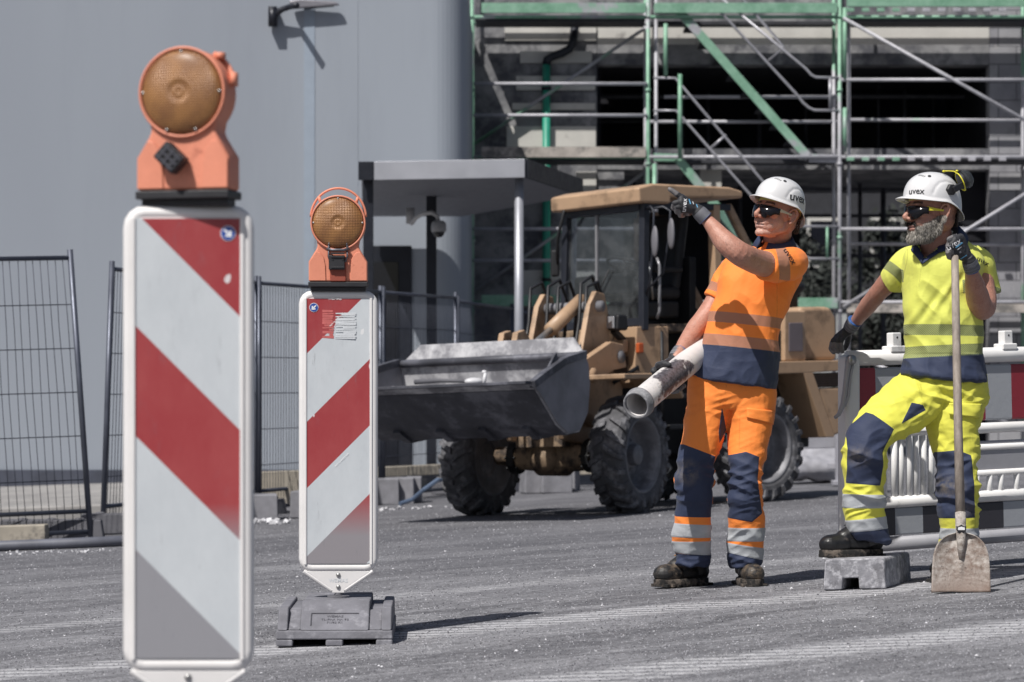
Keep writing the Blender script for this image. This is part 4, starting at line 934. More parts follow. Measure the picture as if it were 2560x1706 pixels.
bx(Fr, -.42, .42, .46, .84, 1.02, 1.06, 'fender', M_tan); bx(Fr, -.42, .42, -.84, -.46, 1.02, 1.06, 'fender', M_tan)
pr(Fr, [(-.42, 1.02), (-.42, 1.06), (-.58, .88), (-.55, .86)], .46, .84, 'fender_skirt', M_tan)
# ---- bucket
bw = .80
sec = [(1.78, .99), (1.70, .955), (1.40, .70), (1.24, .625), (1.05, .64), (.93, .78), (.90, .98), (.93, 1.12), (.95, 1.20)]
def inner(p, k=.022):
    out = []
    for i in range(len(p)):
        a = np.array(p[max(i-1, 0)]); b2 = np.array(p[min(i+1, len(p)-1)]); d = (b2-a)/np.linalg.norm(b2-a); out.append((p[i][0]+d[1]*k, p[i][1]-d[0]*k))
    return out
isec = inner(sec); isec = [(u, z) if True else 0 for u, z in isec]
q = MB(); rg = []
for v in (-bw, bw): rg.append([Fr(u, v, z) for u, z in sec]+[Fr(u, v, z) for u, z in isec[::-1]])
q.ringloft(rg); BK = q.build('bucket', M_steel, LD, bevel=.004)
# outer underside dirty plates as ribs
q = MB(); s0 = inner(sec, -.006); s1 = inner(sec, -.001); rg = []
for v in (-bw+.01, bw-.01): rg.append([Fr(u, v, z) for u, z in s0[1:7]]+[Fr(u, v, z) for u, z in s1[1:7][::-1]])
q.ringloft(rg); q.build('wear_plate', M_steeld, BK)
for v in (-.55, -.18, .18, .55):
    q = MB(); s0 = inner(sec, -.03); s1 = inner(sec, -.004); rg = []
    for w_ in (v-.03, v+.03): rg.append([Fr(u, w_, z) for u, z in s0[2:5]]+[Fr(u, w_, z) for u, z in s1[2:5][::-1]])
    q.ringloft(rg); q.build('skid_rib', M_steeld, BK)
side = [(1.76, .985), (1.66, .93), (1.40, .71), (1.24, .635), (1.06, .65), (.94, .78), (.91, .98), (.93, 1.13), (.98, 1.20), (1.30, 1.15), (1.56, 1.06)]
for v in (-bw-.012, bw-.012): pr(Fr, side, v, v+.024, 'side_plate', mat('side_steel', '#7a7a81', .6, .1, var=.3, scale=3) if v < 0 else bpy.data.materials['side_steel'], BK, .004)
q = MB(); o0 = [(1.76, .99), (1.56, 1.065), (1.30, 1.155), (.99, 1.205)]
for s_ in (-1, 1):
    q = MB()
    for i in range(3): q.bar(Fr(o0[i][0], s_*(bw+.005), o0[i][1]), Fr(o0[i+1][0], s_*(bw+.005), o0[i+1][1]), .05, .055)
    q.build('side_rim', M_steeld, BK, bevel=.004)
# spill guard with cut corners
q = MB(); g_ = [(.955, -bw, 1.19), (.955, bw, 1.19), (.90, bw-.14, 1.335), (.90, -bw+.14, 1.335)]; q.prism([Fr(*p) for p in g_], f1*-.025); q.build('spill_guard', M_steel, BK, bevel=.004)
tb(Fr, [(.975, -bw+.02, 1.195), (.975, bw-.02, 1.195)], .03, 'torque_tube', M_steeld, BK, 8)
q = MB(); q.bar(Fr(1.80, -bw, 1.005), Fr(1.80, bw, 1.005), .10, .022, up=(0, 0, 1)); q.build('cutting_edge', M_steeld, BK, bevel=.003)
pr(Fr, [(1.52, 1.08), (1.40, 1.20), (1.37, 1.22), (1.33, 1.13)], bw-.03, bw-.012, 'bent_lug', M_steeld, BK, .003)
for v in (-.37, .37): pr(Fr, [(1.10, .66), (.95, .64), (.80, .74), (.82, .95), (.90, 1.02)], v-.05, v-.02, 'bracket', M_steeld, BK); pr(Fr, [(1.10, .66), (.95, .64), (.80, .74), (.82, .95), (.90, 1.02)], v+.02, v+.05, 'bracket', M_steeld, BK)
# ---- rear frame, cab
bx(Rr, -2.0, .15, -.32, .32, .42, 1.0, 'rear_frame', M_dk); bx(Rr, -.25, .22, -.16, .16, .35, .95, 'joint_block', M_tanr)
pr(Rr, [(.25, 1.44), (.28, 1.0), (.22, .96), (-.10, .96), (-.10, 1.44)], .30, .56, 'cab_pedestal', M_tan)
bx(Rr, -.08, .30, -.44, .298, 1.05, 1.44, 'cab_pedestal', M_tanr)
bx(Rr, .285, .34, .16, .50, 1.24, 1.34, 'lamp_bracket', M_tan)
bx(Rr, .286, .292, .24, .50, 1.08, 1.21, 'number_recess', mat('number_shade', '#4a3a2e', .7))
V, Fc = word('342', .095); o = Rr(.297, .37, 1.145); mk('lettering', o+np.outer(V[:, 0], n2)+np.outer(V[:, 1], A3(0, 0, 1)), Fc, M_blkp, LD)
bx(Rr, .21, .27, .562, .60, 1.23, 1.31, 'indicator', mat('indicator_orange', '#b4552d', .3))
# head light
q = MB(); hc = Rr(.42, .47, 1.475); R_ = np.stack([n2, -f2, A3(0, 0, 1)], 1); q.box(hc, (.22, .13, .125), R_, taper=(1, .8)); hl = q.build('headlight', M_dk, LD, bevel=.02)
q = MB(); q.box(hc+f2*.072, (.18, .012, .095), R_); q.build('lens', mat('headlight_glass', '#b9bcc4', .15, .5), hl, bevel=.01)
q = MB(); q.bar(hc-A3(0, 0, .06), Rr(.30, .45, 1.34), .05, .04); q.build('bracket', M_dk, hl)
# cab floor, posts, roof
C0, C1, VA, VB = .17, -.80, -.37, .55; Z0, Z1 = 1.46, 2.42
bx(Rr, C1-.72, C0, VA, VB, Z0-.06, Z0, 'cab_floor', M_tanr)
def post(p, q_, w_, m, name='cab_post'): b_ = MB(); b_.bar(Rr(*p), Rr(*q_), w_, w_, up=n2); return b_.build(name, m, LD, bevel=.008)
post((C0, VB, Z0-.05), (C0-.02, VB-.01, Z1), .062, M_fr); post((C0, VA, Z0-.05), (C0-.02, VA+.01, Z1), .062, M_fr)
post((-.66, VB-.01, Z0), (-.64, VB-.02, Z1), .075, M_tan); post((-.66, VA, Z0), (-.64, VA+.02, Z1), .06, M_tan)
post((-1.50, VB-.03, Z0), (C1, VB-.03, Z1), .06, M_tan); post((-1.50, VA+.03, Z0), (C1, VA+.03, Z1), .06, M_tan)
for v in (VB-.01, VA+.01): q = MB(); q.bar(Rr(C0, v, Z1-.02), Rr(C1, v, Z1-.02), .05, .05); q.build('cab_rail', M_fr, LD)
for z in (Z0+.02, Z1-.03): q = MB(); q.bar(Rr(C0+.001, VA+.03, z), Rr(C0+.001, VB-.03, z), .04, .06); q.build('cab_rail', M_fr, LD)
q = MB(); q.bar(Rr(-1.5, VA+.06, Z0+.02), Rr(-1.5, VB-.06, Z0+.02), .05, .06); q.build('cab_rail', M_tan, LD)
q = MB(); q.bar(Rr(C0+.0, .02, Z0+.05), Rr(C0-.012, .0, Z1-.06), .022, .022, up=n2); q.build('window_bar', mat('bar_grey', '#8a8a8e', .5, .3), LD)
rf = pr(Rr, [(C0+.10, 2.41), (C0+.11, 2.53), (C0-.05, 2.565), (C1+.05, 2.56), (C1-.10, 2.53), (C1-.10, 2.475), (C0-.25, 2.455), (C0-.25, 2.41)], VA-.06, VB+.06, 'roof', M_tan, bevel=.02)
q = MB(); q.prism([Rr(C0+.003, VA+.035, Z0+.05), Rr(C0+.003, VB-.035, Z0+.05), Rr(C0-.015, VB-.045, Z1-.06), Rr(C0-.015, VA+.045, Z1-.06)], f2*-.004); q.build('windscreen', M_gl, LD)
q = MB(); q.prism([Rr(-.70, VB-.028, Z0+.03), Rr(-1.46, VB-.028, Z0+.03), Rr(-.84, VB-.028, Z1-.05), Rr(-.68, VB-.028, Z1-.05)], n2*.004); q.build('side_window', M_gl, LD)
q = MB(); q.prism([Rr(C0-.04, VA, Z0+.03), Rr(-.62, VA, Z0+.03), Rr(-.62, VA+.01, Z1-.05), Rr(C0-.05, VA+.01, Z1-.05)], n2*-.004); q.build('side_window', M_gl, LD)
bx(Rr, -.62, -.55, VA+.05, VB-.2, Z0, Z0+.55, 'rear_bulkhead', M_dk)
# seat
bx(Rr, -.48, -.05, -.13, .31, Z0+.05, Z0+.20, 'seat_base', M_dk, bevel=.03); bx(Rr, -.50, -.02, -.14, .32, Z0+.20, Z0+.32, 'seat_cushion', M_dk, bevel=.05)
pr(Rr, [(-.40, Z0+.28), (-.50, Z0+.28), (-.60, Z0+.90), (-.50, Z0+.92)], -.13, .31, 'seat_back', M_dk, bevel=.04)
for v in (-.19, .33): bx(Rr, -.45, -.12, v, v+.05, Z0+.42, Z0+.47, 'armrest', M_dk, bevel=.02)
bx(Rr, .02, .12, -.32, .30, Z0+.25, Z0+.42, 'dashboard', M_dk, bevel=.02)
tb(Rr, [(.02, 0.09, Z0+.0), (-.08, .09, Z0+.45)], .02, 'steering_column', M_dk)
q = MB(); c_ = Rr(-.10, .09, Z0+.49); tilt = nrm(f2*-.35+A3(0, 0, 1)); x, y = q.frame(tilt); q.path([c_+(x*math.cos(a)+y*math.sin(a))*.17 for a in np.linspace(0, 2*math.pi, 25)[:-1]], .012, 8, closed=True)
for a in (0, 2.1, 4.2): q.cyl(c_, c_+(x*math.cos(a)+y*math.sin(a))*.17, .009, n=6)
q.build('steering_wheel', M_dk, LD, smooth=True)
for k, v in enumerate((.30, .36)): tb(Rr, [(-.12, v, Z0+.2), (-.08, v, Z0+.52)], .009, 'lever', M_screw); q = MB(); q.ell(Rr(-.08, v, Z0+.53), (.02, .02, .025), n=10); q.build('lever_knob', M_dk, LD, smooth=True)
# mirrors, grab rail, wipers, lamps
for k, (u, v, z) in enumerate(((.19, .70, 2.10), (.05, .74, 2.16))):
    c_ = Rr(u, v, z); q = MB(); q.ell(c_, (.055, .022, .125), np.stack([nrm(n2+f2*.4), nrm(np.cross(A3(0, 0, 1), n2+f2*.4)), A3(0, 0, 1)], 1), n=20); mr = q.build('mirror', mat('mirror_back', '#6f6e74', .5, var=.1), LD, smooth=True)
    q = MB(); q.path([Rr(C0-.02, VB, 2.36), Rr(u, VB+.10, 2.38), Rr(u, v-.01, 2.34), Rr(u, v-.02, z), Rr(u, VB+.10, z-.3), Rr(C0-.02, VB, z-.45)], .009, 8); q.build('mirror_arm', M_fr, mr, smooth=True)
tb(Rr, [(C0-.12, VB+.03, 1.50), (C0-.12, VB+.06, 1.56), (C0-.12, VB+.06, 1.92), (C0-.12, VB+.03, 1.98)], .012, 'grab_rail', mat('rail_grey', '#8d8d92', .4, .4))
tb(Rr, [(C0+.05, VA+.06, 2.46), (C0+.10, VA+.10, 2.40), (C0+.06, VA-.02, 2.2), (C0+.04, VA-.05, 1.9)], .014, 'mirror_stalk', M_dk); q = MB(); q.box(Rr(C0+.05, VA-.06, 2.0), (.07, .05, .22)); q.build('mirror', M_dk, LD, bevel=.02)
tb(Rr, [(C0+.03, -.1, Z0+.06), (C0+.02, .18, Z0+.45)], .006, 'wiper', M_dk)
bx(Rr, -.55, .05, .56, .72, .62, .66, 'step', M_dk); bx(Rr, -.5, .0, .56, .70, .86, .90, 'step', M_dk)
for u in (-.48, -.02): tb(Rr, [(u, .58, .62), (u, .56, 1.4)], .014, 'step_rail', M_dk)
# rear body
pr(Rr, [(-.62, 1.04), (-.62, 1.14), (-2.25, 1.14), (-2.25, 1.06), (-1.60, 1.04)], .30, .66, 'running_board', M_tan)
pr(Rr, [(-1.56, 1.045), (-1.68, 1.045), (-1.95, .50), (-1.84, .50)], .30, .66, 'rear_fender', M_tan)
pr(Rr, [(-1.70, 1.04), (-2.25, 1.04), (-2.30, .92), (-1.76, .92)], .30, .60, 'grille', mat('grille_brown', '#4a3c34', .6))
for z in (1.02, 1.0, .98, .96, .94): bx(Rr, -2.28, -1.74, .60, .612, z-.004, z+.004, 'grille_slat', mat('slat_brown', '#5e4a3c', .5) if z == 1.02 else bpy.data.materials['slat_brown'], bevel=0)
pr(Rr, [(-1.77, .915), (-2.32, .915), (-2.40, .62), (-1.96, .51)], .28, .64, 'counterweight', M_tan, bevel=.02)
pr(Rr, [(-1.40, 1.142), (-1.40, 1.56), (-1.66, 1.56), (-1.66, 1.142)], .30, .60, 'side_panel', M_tan, bevel=.015); bx(Rr, -1.61, -1.44, .60, .612, 1.22, 1.46, 'panel_window', mat('panel_grey', '#6d6468', .4))
pr(Rr, [(-1.74, 1.142), (-1.74, 1.60), (-2.12, 1.60), (-2.20, 1.50), (-2.20, 1.142)], -.45, .46, 'engine_hood', M_tan, bevel=.04)
bx(Rr, -1.74, -.62, -.42, .28, 1.142, 1.40, 'engine_hood', M_dk); bx(Rr, -1.6, -.64, .30, .56, 1.142, 1.40, 'battery_box', M_dk)
q = MB(); q.lathe(Rr(-1.86, .25, 1.60), (0, 0, 1), [(0, .05), (.10, .05), (.16, .11), (.20, .11), (.24, .03), (.24, 0)], 20); q.build('air_intake', M_dk, LD, smooth=True)
pr(Rr, [(-.66, 1.03), (-1.55, 1.03), (-1.75, .6), (-1.6, .55), (-.66, .55)], -.30, -.28, 'arch_liner', M_dk)
# things left in the bucket
q = MB(); a = Fr(1.58, -.28, 1.045); b_ = Fr(1.60, .16, 1.035); q.path([a, a+(b_-a)*.5+A3(0, 0, .008), b_], [.02, .016, .012], 10)
tag(q.build('tool_handle', mat('dark_handle', '#5b5b61', .7), smooth=True), 'dark tool handle lying in the loader bucket', 'tool')
q = MB(); q.ell(Fr(1.58, .22, 1.03), (.075, .05, .03), rotm((0, 0, 1), .5)); q.cyl(Fr(1.58, .30, 1.0), Fr(1.57, .31, 1.09), .013, n=8); q.ell(Fr(1.57, .30, 1.095), (.022, .016, .016), n=8)
tag(q.build('trowel', mat('trowel_white', '#c9c9cd', .4), smooth=True), 'pale trowel lying at the end of the tool handle in the bucket', 'tool')
q = MB()
for _ in range(70):
    u = rng.uniform(1.05, 1.62); v = rng.uniform(-.74, .74); z = np.interp(u, [1.05, 1.4, 1.7], [.70, .80, .985])+rng.uniform(.03, .10); s_ = rng.uniform(.010, .028)
    q.box(Fr(u, v, z), A3(1, .8, .7)*s_*2, rotm(nrm(rng.normal(size=3)), rng.uniform(0, 3)))
tag(q.build('rubble', mat('rubble_grey', '#9c9ca2', .9, var=.3), bevel=.004), 'grey rubble lying in the loader bucket', 'rubble', None, 'stuff')
# ================================================================== PEOPLE
def cloth(name, base, dark='#26304b', hatch=True, tapec='#a5a9ae', ht='#8c7a72', rough=.75):
    q = N(name); b_ = lin(base) if isinstance(base, str) else base; nz = q.noise(9, 5, .6)
    c = q.mix(q.ramp(nz, (.35, 0.0), (.75, .16)), b_, tuple(x*.75 for x in b_))
    st = q.noise(11, 7, .75); c = q.mix(q.math('MULTIPLY', q.ramp(st, (.60, 0.0), (.70, .30)), q.step(q.attr('soil'), .0, .05)), c, lin('#5e5b3a'))
    dn = q.mix(q.ramp(q.noise(6, 7, .7), (.4, 0.0), (.8, .35)), lin(dark), lin('#3c4660'))
    mud = q.math('MULTIPLY', q.ramp(q.noise(17, 7, .7), (.42, 0.0), (.62, .9)), q.step(q.attr('mud'), .0, .03)); dn = q.mix(mud, dn, lin('#6d655d'))
    c = q.mix(q.step(q.attr('navy')), c, dn)
    x, y, z = q.sep(); hs = q.math('SINE', q.math('MULTIPLY', q.math('ADD', q.math('MULTIPLY', x, 1.0), z), 2*math.pi/.0088))
    hm = q.math('MULTIPLY', q.step(q.attr('tape')), q.math('MULTIPLY_ADD', q.step(hs, .25), -.42, .95)); c = q.mix(hm, c, lin(ht))
    rf = q.step(q.attr('refl')); c = q.mix(rf, c, q.mix(q.ramp(q.noise(8, 5), (.4, 0.0), (.7, .5)), lin(tapec), lin('#cfd2d6')))
    c = q.mix(q.math('MULTIPLY', q.step(q.attr('seam')), .5), c, (.55, .5, .5), 'MULTIPLY')
    w = q.noise(420, 2, .5); f1_ = q.noise(16, 5, .6, q.map(q.obj(), scale=(1, 1, 1.5)), dist=.7); b1 = q.bump(w, .2, .001); q.bump(f1_, .4, .007, b1)
    q.val(q.b.inputs['Sheen Weight'], .06); 
    return q.out(c, rough)
def skinmat(name, base, stub, red=.25):
    q = N(name); c = q.mix(q.ramp(q.noise(26, 6, .7), (.35, 0.0), (.7, .8)), lin(base), tuple(np.array(lin(base))*A3(.80, .62, .56)))
    c = q.mix(q.ramp(q.noise(95, 4, .7), (.5, 0.0), (.75, .4)), c, tuple(np.array(lin(base))*A3(1.15, .95, .9)))
    c = q.mix(q.math('MULTIPLY', q.step(q.attr('lip'), 0, .0015), .6), c, lin('#94625c'))
    hr = q.ramp(q.noise(330, 3, .7), (.47, 0.0), (.60, 1.0)); sm = q.math('MULTIPLY', hr, q.step(q.attr('stub'), .004, .012)); c = q.mix(q.math('MULTIPLY', sm, .5), c, lin(stub))
    bm = q.math('MULTIPLY', q.step(q.attr('brow'), 0, .0008), .85); c = q.mix(bm, c, lin('#3a2c29'))
    ah = q.ramp(q.noise(260, 2, .6, q.map(q.obj(), scale=(1, 1, .3), rot=(0, .6, 0))), (.56, 0.0), (.66, .38)); c = q.mix(q.math('MULTIPLY', ah, q.step(q.attr('arm'), 0)), c, lin('#4b3a33'))
    b0 = q.bump(q.noise(220, 4, .6), .35, .0015); q.bump(q.noise(34, 5, .75, dist=.8), .5, .006, b0); q.val(q.b.inputs['Subsurface Weight'], .06); q.b.inputs['Subsurface Radius'].default_value = (.012, .005, .003)
    return q.out(c, .5)
M_helm = mat('helmet_shell', '#cfcfd1', .28, var=.03, scale=4, dirt='#bcbabA', dthr=.72, Coat_Weight=.3)
M_hyel = mat('helmet_harness', '#c9c26a', .6)
M_lensd = N('dark_lens').out((.006, .006, .009), .12, 0, Specular_IOR_Level=.35)
M_blkg = mat('soft_black', '#1d1e22', .55, var=.2)
M_yel = mat('bright_yellow', '#d8cf3a', .45, var=.05)
def glovemat(name='work_glove'):
    q = N(name); nz = q.noise(30, 5, .7); blk_ = q.mix(q.ramp(nz, (.3, 0.0), (.7, .6)), lin('#26272b'), lin('#3a3a3f')); gry = q.mix(q.ramp(nz, (.3, 0.0), (.7, 1.0)), lin('#5b585a'), lin('#7b7879'))
    c = q.mix(q.step(q.attr('back')), gry, blk_)
    x, y, z = q.sep(); kn = q.math('SINE', q.math('MULTIPLY', q.attr('cuff'), 1500.0)); cf = q.mix(q.step(kn, .2), lin('#55565c'), lin('#7b7c83'))
    c = q.mix(q.step(q.attr('cuff')), c, cf); c = q.mix(q.step(q.attr('cuff'), .056), c, lin('#2d5590'))
    q.bump(q.noise(90, 5, .7), .5, .002); return q.out(c, .65)
M_glove = glovemat()
M_boot = mat('muddy_boot_leather', '#242324', .5, var=.3, scale=10, dirt='#6f6152', dthr=.56, dscale=10, bump=.4, bs=60)
M_boot2 = mat('black_boot_leather', '#1e1e20', .38, var=.3, scale=10, dirt='#5b5550', dthr=.66, dscale=10, bump=.3, bs=60)
M_sole = mat('boot_sole', '#1c1b1b', .8, var=.3, dirt='#6a6058', dthr=.55, dscale=20)
M_lace = mat('lace_orange', '#c9852f', .6)
def ridg(p, s): return 1-np.abs(2*vn(p, s)-1)
def zero(V): return np.full(len(V), -1.0)
def tubeR(mb, pts, k=4, n=20, dome=.6):
    """pts rows (px,py,Y,r) -> smooth tapered tube with domed ends"""
    C = catmull([list(P(a[0], a[1], a[2]))+[a[3]] for a in pts], k); p = [c[:3] for c in C]; r = [c[3] for c in C]
    d0 = nrm(p[0]-p[1]); d1 = nrm(p[-1]-p[-2]); p = [p[0]+d0*r[0]*.6]+p+[p[-1]+d1*r[-1]*dome]; r = [r[0]*.6]+r+[r[-1]*(.6 if dome > .3 else .85)]
    mb.path(p, r, n); return C
def loftpx(mb, rows, k=4, n=28, pw=2.0, ydir=None):
    """rows (xl,yl,xr,yr,Yc,b): silhouette end points at each level; b = half depth"""
    R = catmull(rows, k); rings = []; t = np.arange(n)/n*2*math.pi; cx, sx = np.cos(t), np.sin(t)
    if pw != 2: cx = np.sign(cx)*np.abs(cx)**(2/pw); sx = np.sign(sx)*np.abs(sx)**(2/pw)
    for xl, yl, xr, yr, Y, b_ in R:
        a = P(xl, yl, Y); c = P(xr, yr, Y); m = (a+c)/2; Lx = (c-a)/2; D = A3(0, 1, 0)*b_
        rings.append(m+np.outer(cx, Lx)+np.outer(sx, D))
    mb.ringloft(rings); return mb
def pxy(V, Y): return 1280+V[:, 0]*F/Y, HZ-(V[:, 2]-CAMZ)*F/Y
# ---------------------------------------------------------------- head in local coords x fwd, y left, z up
class Head:
    def __init__(s, px, py, Y, alpha, pitch, roll, sc):
        s.c = P(px, py, Y); a = math.radians(alpha); f = A3(-math.sin(a), -math.cos(a), 0); l = A3(-f[1], f[0], 0); u = A3(0, 0, 1)
        R = np.stack([f, l, u], 1); R = R @ rotm((0, 1, 0), -math.radians(pitch)) @ rotm((1, 0, 0), math.radians(roll)); s.R = R; s.s = sc
    def w(s, p): return s.c+(np.asarray(p, float)*s.s) @ s.R.T
    def loc(s, V): return ((V-s.c) @ s.R)/s.s
    def ell(s, mb, c, r, rot=None, n=18): mb.ell(s.w(c), A3(*r)*s.s, s.R if rot is None else s.R @ rot, n)
    def ch(s, mb, pts, rad, n=12): mb.chain([s.w(p) for p in pts], [r*s.s for r in rad], n)
def build_head(mb, H, nose=1.0, jaw=1.0):
    e = lambda c, r, rot=None: H.ell(mb, c, r, rot)
    e((-.012, 0, .035), (.098, .077, .098)); e((.040, 0, .035), (.052, .062, .06)); e((.030, 0, -.03), (.060, .062, .074)); e((-.03, 0, -.02), (.07, .062, .06)); e((.036, 0, -.060), (.050, .047, .042)); e((.010, 0, -.045), (.050, .060, .045))
    for s_ in (-1, 1):
        H.ch(mb, [(-.014, s_*.050, -.030), (-.004, s_*.047, -.062*jaw), (.045, s_*.027, -.086*jaw), (.074, s_*.009, -.096*jaw)], [.018, .0155, .0155, .0160]); e((.050, s_*.027, -.058), (.030, .024, .030))
        e((.060, s_*.041, -.013), (.027, .020, .018)); e((.084, s_*.022, .024), (.013, .028, .009)); e((.066, s_*.028, -.042), (.026, .020, .026))
        e((.104, s_*.0125, -.034), (.0125, .0075, .0085)); e((.078, s_*.031, .002), (.013, .014, .011))
        # ear
        rim = [(.008, .074, -.004), (.010, .081, .012), (.002, .088, .026), (-.012, .093, .028), (-.022, .094, .014), (-.022, .092, -.004), (-.014, .087, -.022), (-.004, .082, -.033)]
        H.ch(mb, [(x, s_*y, z) for x, y, z in rim], [.0038, .0042, .0045, .0048, .0048, .0045, .0045, .0055]); e((-.012, s_*.079, -.002), (.013, .006, .026)); e((.006, s_*.078, -.008), (.004, .005, .007)); e((-.013, s_*.086, .006), (.003, .004, .014))
    H.ch(mb, [(.090, 0, .016), (.106*nose, 0, -.006), (.120*nose, 0, -.025)], [.0082, .0085, .0105]); e((.117*nose, 0, -.030), (.0120, .0115, .0095))
    e((.067, 0, -.066), (.025, .034, .026)); e((.081, 0, -.098*jaw), (.0155, .017, .0145)); e((.032, 0, -.082), (.044, .040, .024))
    e((.0875, 0, -.0600), (.0080, .025, .0052)); e((.0865, 0, -.0722), (.0085, .022, .0058))
def head_attrs(V, H, beard=False):
    L = H.loc(V); x, y, z = L.T
    lip = .0095-np.sqrt(((y)/2.5)**2+(z+.0660)**2); lip = np.where(x > .082, lip*1.0, -1.)
    stub = np.minimum(-(z+.030)+.25*(.1-x)*0, .02); stub = np.where((x > .0-.0) & (x > -.02), stub, -1.); stub = np.minimum(stub, (x+.01)); mo = np.sqrt((y/1.6)**2+(z+.047)**2); stub = np.where((z > -.045) & (x > .075), np.minimum(stub, .004), stub)
    cheek = z+.03-(.085-x)*-.2; stub = np.minimum(stub, -(z+.020+.30*x)); stub = np.where((x > .09) & (np.abs(y) < .022) & (z > -.058) & (z < -.040), .012, stub)
    brow_and_shade = .005-np.abs(z-.030); slit = np.where((x > .080) & (np.abs(y) < .0255), .0012-np.abs(z+.0662-.00010*np.abs(y)/.001), -1.); brow_and_shade = np.where((x > .065) & (np.abs(y) > .010) & (np.abs(y) < .048), brow_and_shade, -1.)
    brow_and_shade = np.maximum(brow_and_shade, slit); nost = .0042-np.sqrt((x-.105)**2+((np.abs(y)-.0085)/1.2)**2+((z+.0405)/.8)**2); brow_and_shade = np.maximum(brow_and_shade, nost); far = np.linalg.norm(L, axis=1) > .17;  # besides eyebrows, shade in mouth line and nostrils is painted dark
    for a in (lip, stub, brow_and_shade): a[far] = -1
    return lip, stub, brow_and_shade
def helmet(par, H, mat_, n=120, m=44):
    """shell in head coords. rim plane z0; dome, visor, neck flare"""
    z0 = .050; V = []; Lc = []
    th = np.linspace(0, 2*math.pi, n, endpoint=False); T_ = np.concatenate([np.linspace(0.02, 1, m-9), 1+np.linspace(.1, 1, 9)])
    for t_ in T_:
        for a in th:
            ca, sa = math.cos(a), math.sin(a); ax = .117 if ca > 0 else .121; bb = .096; hgt = .106
            front = max(0, ca)**2.2; back = max(0, -ca)**1.5
            drop = -.006*(1-front)-.046*back
            if t_ <= 1:
                ph = t_*math.pi/2; rr = math.sin(ph)**.93; zz = math.cos(ph)**.86
                x = ax*rr*ca; y = bb*rr*sa; z = z0+drop*t_**3+hgt*zz+.004*front*t_
            else:
                u = t_-1; ext = .006+.034*front+.004*back; k = u**.8
                x = (ax+ext*k)*ca+(.004*back*k*-1); y = (bb+(.007)*k)*sa*(1+.02*k); z = z0+drop+.004*front-(.010+.012*back-.004*front)*u-(.006*front)*u*u
            V.append((x, y, z))
    V = np.array(V); R_, C_ = len(T_), n
    # raised panel ridge on each side + central crown rib
    x, y, z = V.T; ang = np.arctan2(z-.055, x+.02); 
    arc = [(.052, .052), (.040, .078), (.018, .098), (-.015, .106), (-.050, .098), (-.080, .078)]
    d = np.full(len(V), 1e9)
    for i in range(len(arc)-1):
        a = np.array(arc[i]); b_ = np.array(arc[i+1]); e = b_-a; w = np.stack([x-a[0], z-a[1]-.012], 1); tt = np.clip((w @ e)/(e @ e), 0, 1); d = np.minimum(d, np.linalg.norm(w-tt[:, None]*e, axis=1))
    cen = np.array([-.005, 0, .03]); dirn = V-cen; dirn /= np.linalg.norm(dirn, axis=1)[:, None]
    side = np.clip((np.abs(y)-.03)/.02, 0, 1); inside = np.array([1.0 if (z[i] < .115 and -.1 < x[i] < .045) else 0 for i in range(len(V))])
    disp = -.0045*np.exp(-(d/.0042)**2)*side
    V = V+dirn*disp[:, None]
    Fc = []
    for i in range(R_-1):
        for j in range(C_): k = (j+1) % C_; Fc.append((i*C_+j, (i+1)*C_+j, (i+1)*C_+k, i*C_+k))
    Fc.append(tuple(range(C_)))
    W = H.w(V); o = mk('helmet', W, Fc, mat_, par, smooth=True, solid=.0028)
    # harness band inside
    q = MB(); rg = []
    for zz, k in ((.052, 1.0), (.030, 1.0)):
        rg.append(zz)
    for a0 in range(36):
        a = a0*math.pi/18; ca, sa = math.cos(a), math.sin(a)
        for zz in (.056, .032-.02*max(0, -ca)): q.v.append(None) if False else None
    ring = lambda r_, zz: np.array([H.w((( .098 if math.cos(a) > 0 else .104)*r_*math.cos(a)-.006, .083*r_*math.sin(a), zz-.028*max(0, -math.cos(a))**1.2)) for a in np.linspace(0, 2*math.pi, 49)[:-1]])
    q.ringloft([ring(1.0, .062), ring(1.0, .040), ring(.975, .040), ring(.975, .062)], closed=True); q.build('head_band', M_hyel, o, smooth=True)
    # vents, cast onto the shell
    bt = BVHTree.FromPolygons([Vector(v) for v in W], [f for f in Fc]); u_ = H.R[:, 2]
    def onshell(p):
        o3 = H.w((p[0], p[1], .3)); h = bt.ray_cast(Vector(o3), Vector(-u_)); return (np.array(h[0]), nrm(np.array(h[1]))) if h[0] is not None else (H.w((p[0], p[1], .15)), u_)
    for s_ in (-1, 1):
        for i in range(5):
            p, nn = onshell((.074-.002*i, s_*(.018+.0062*i))); nn = nn if nn @ u_ > 0 else -nn; tx = nrm(H.R[:, 1]-nn*(H.R[:, 1] @ nn)); R3 = np.stack([np.cross(tx, nn), tx, nn], 1)
            q = MB(); q.box(p+nn*.0012, A3(.010, .0026, .0015)*H.s, R3); q.build('vent_slot', M_blkp, o)
        p, nn = onshell((.050, s_*.052)); nn = nn if nn @ u_ > 0 else -nn
        q = MB(); q.cyl(p-nn*.002, p+nn*.0030, .0075, n=14); q.build('vent_cap', mat('vent_grey', '#3c3c3f', .5) if 'vent_grey' not in bpy.data.materials else bpy.data.materials['vent_grey'], o)
    return o, BVHTree.FromPolygons([Vector(v) for v in W], [f for f in Fc])
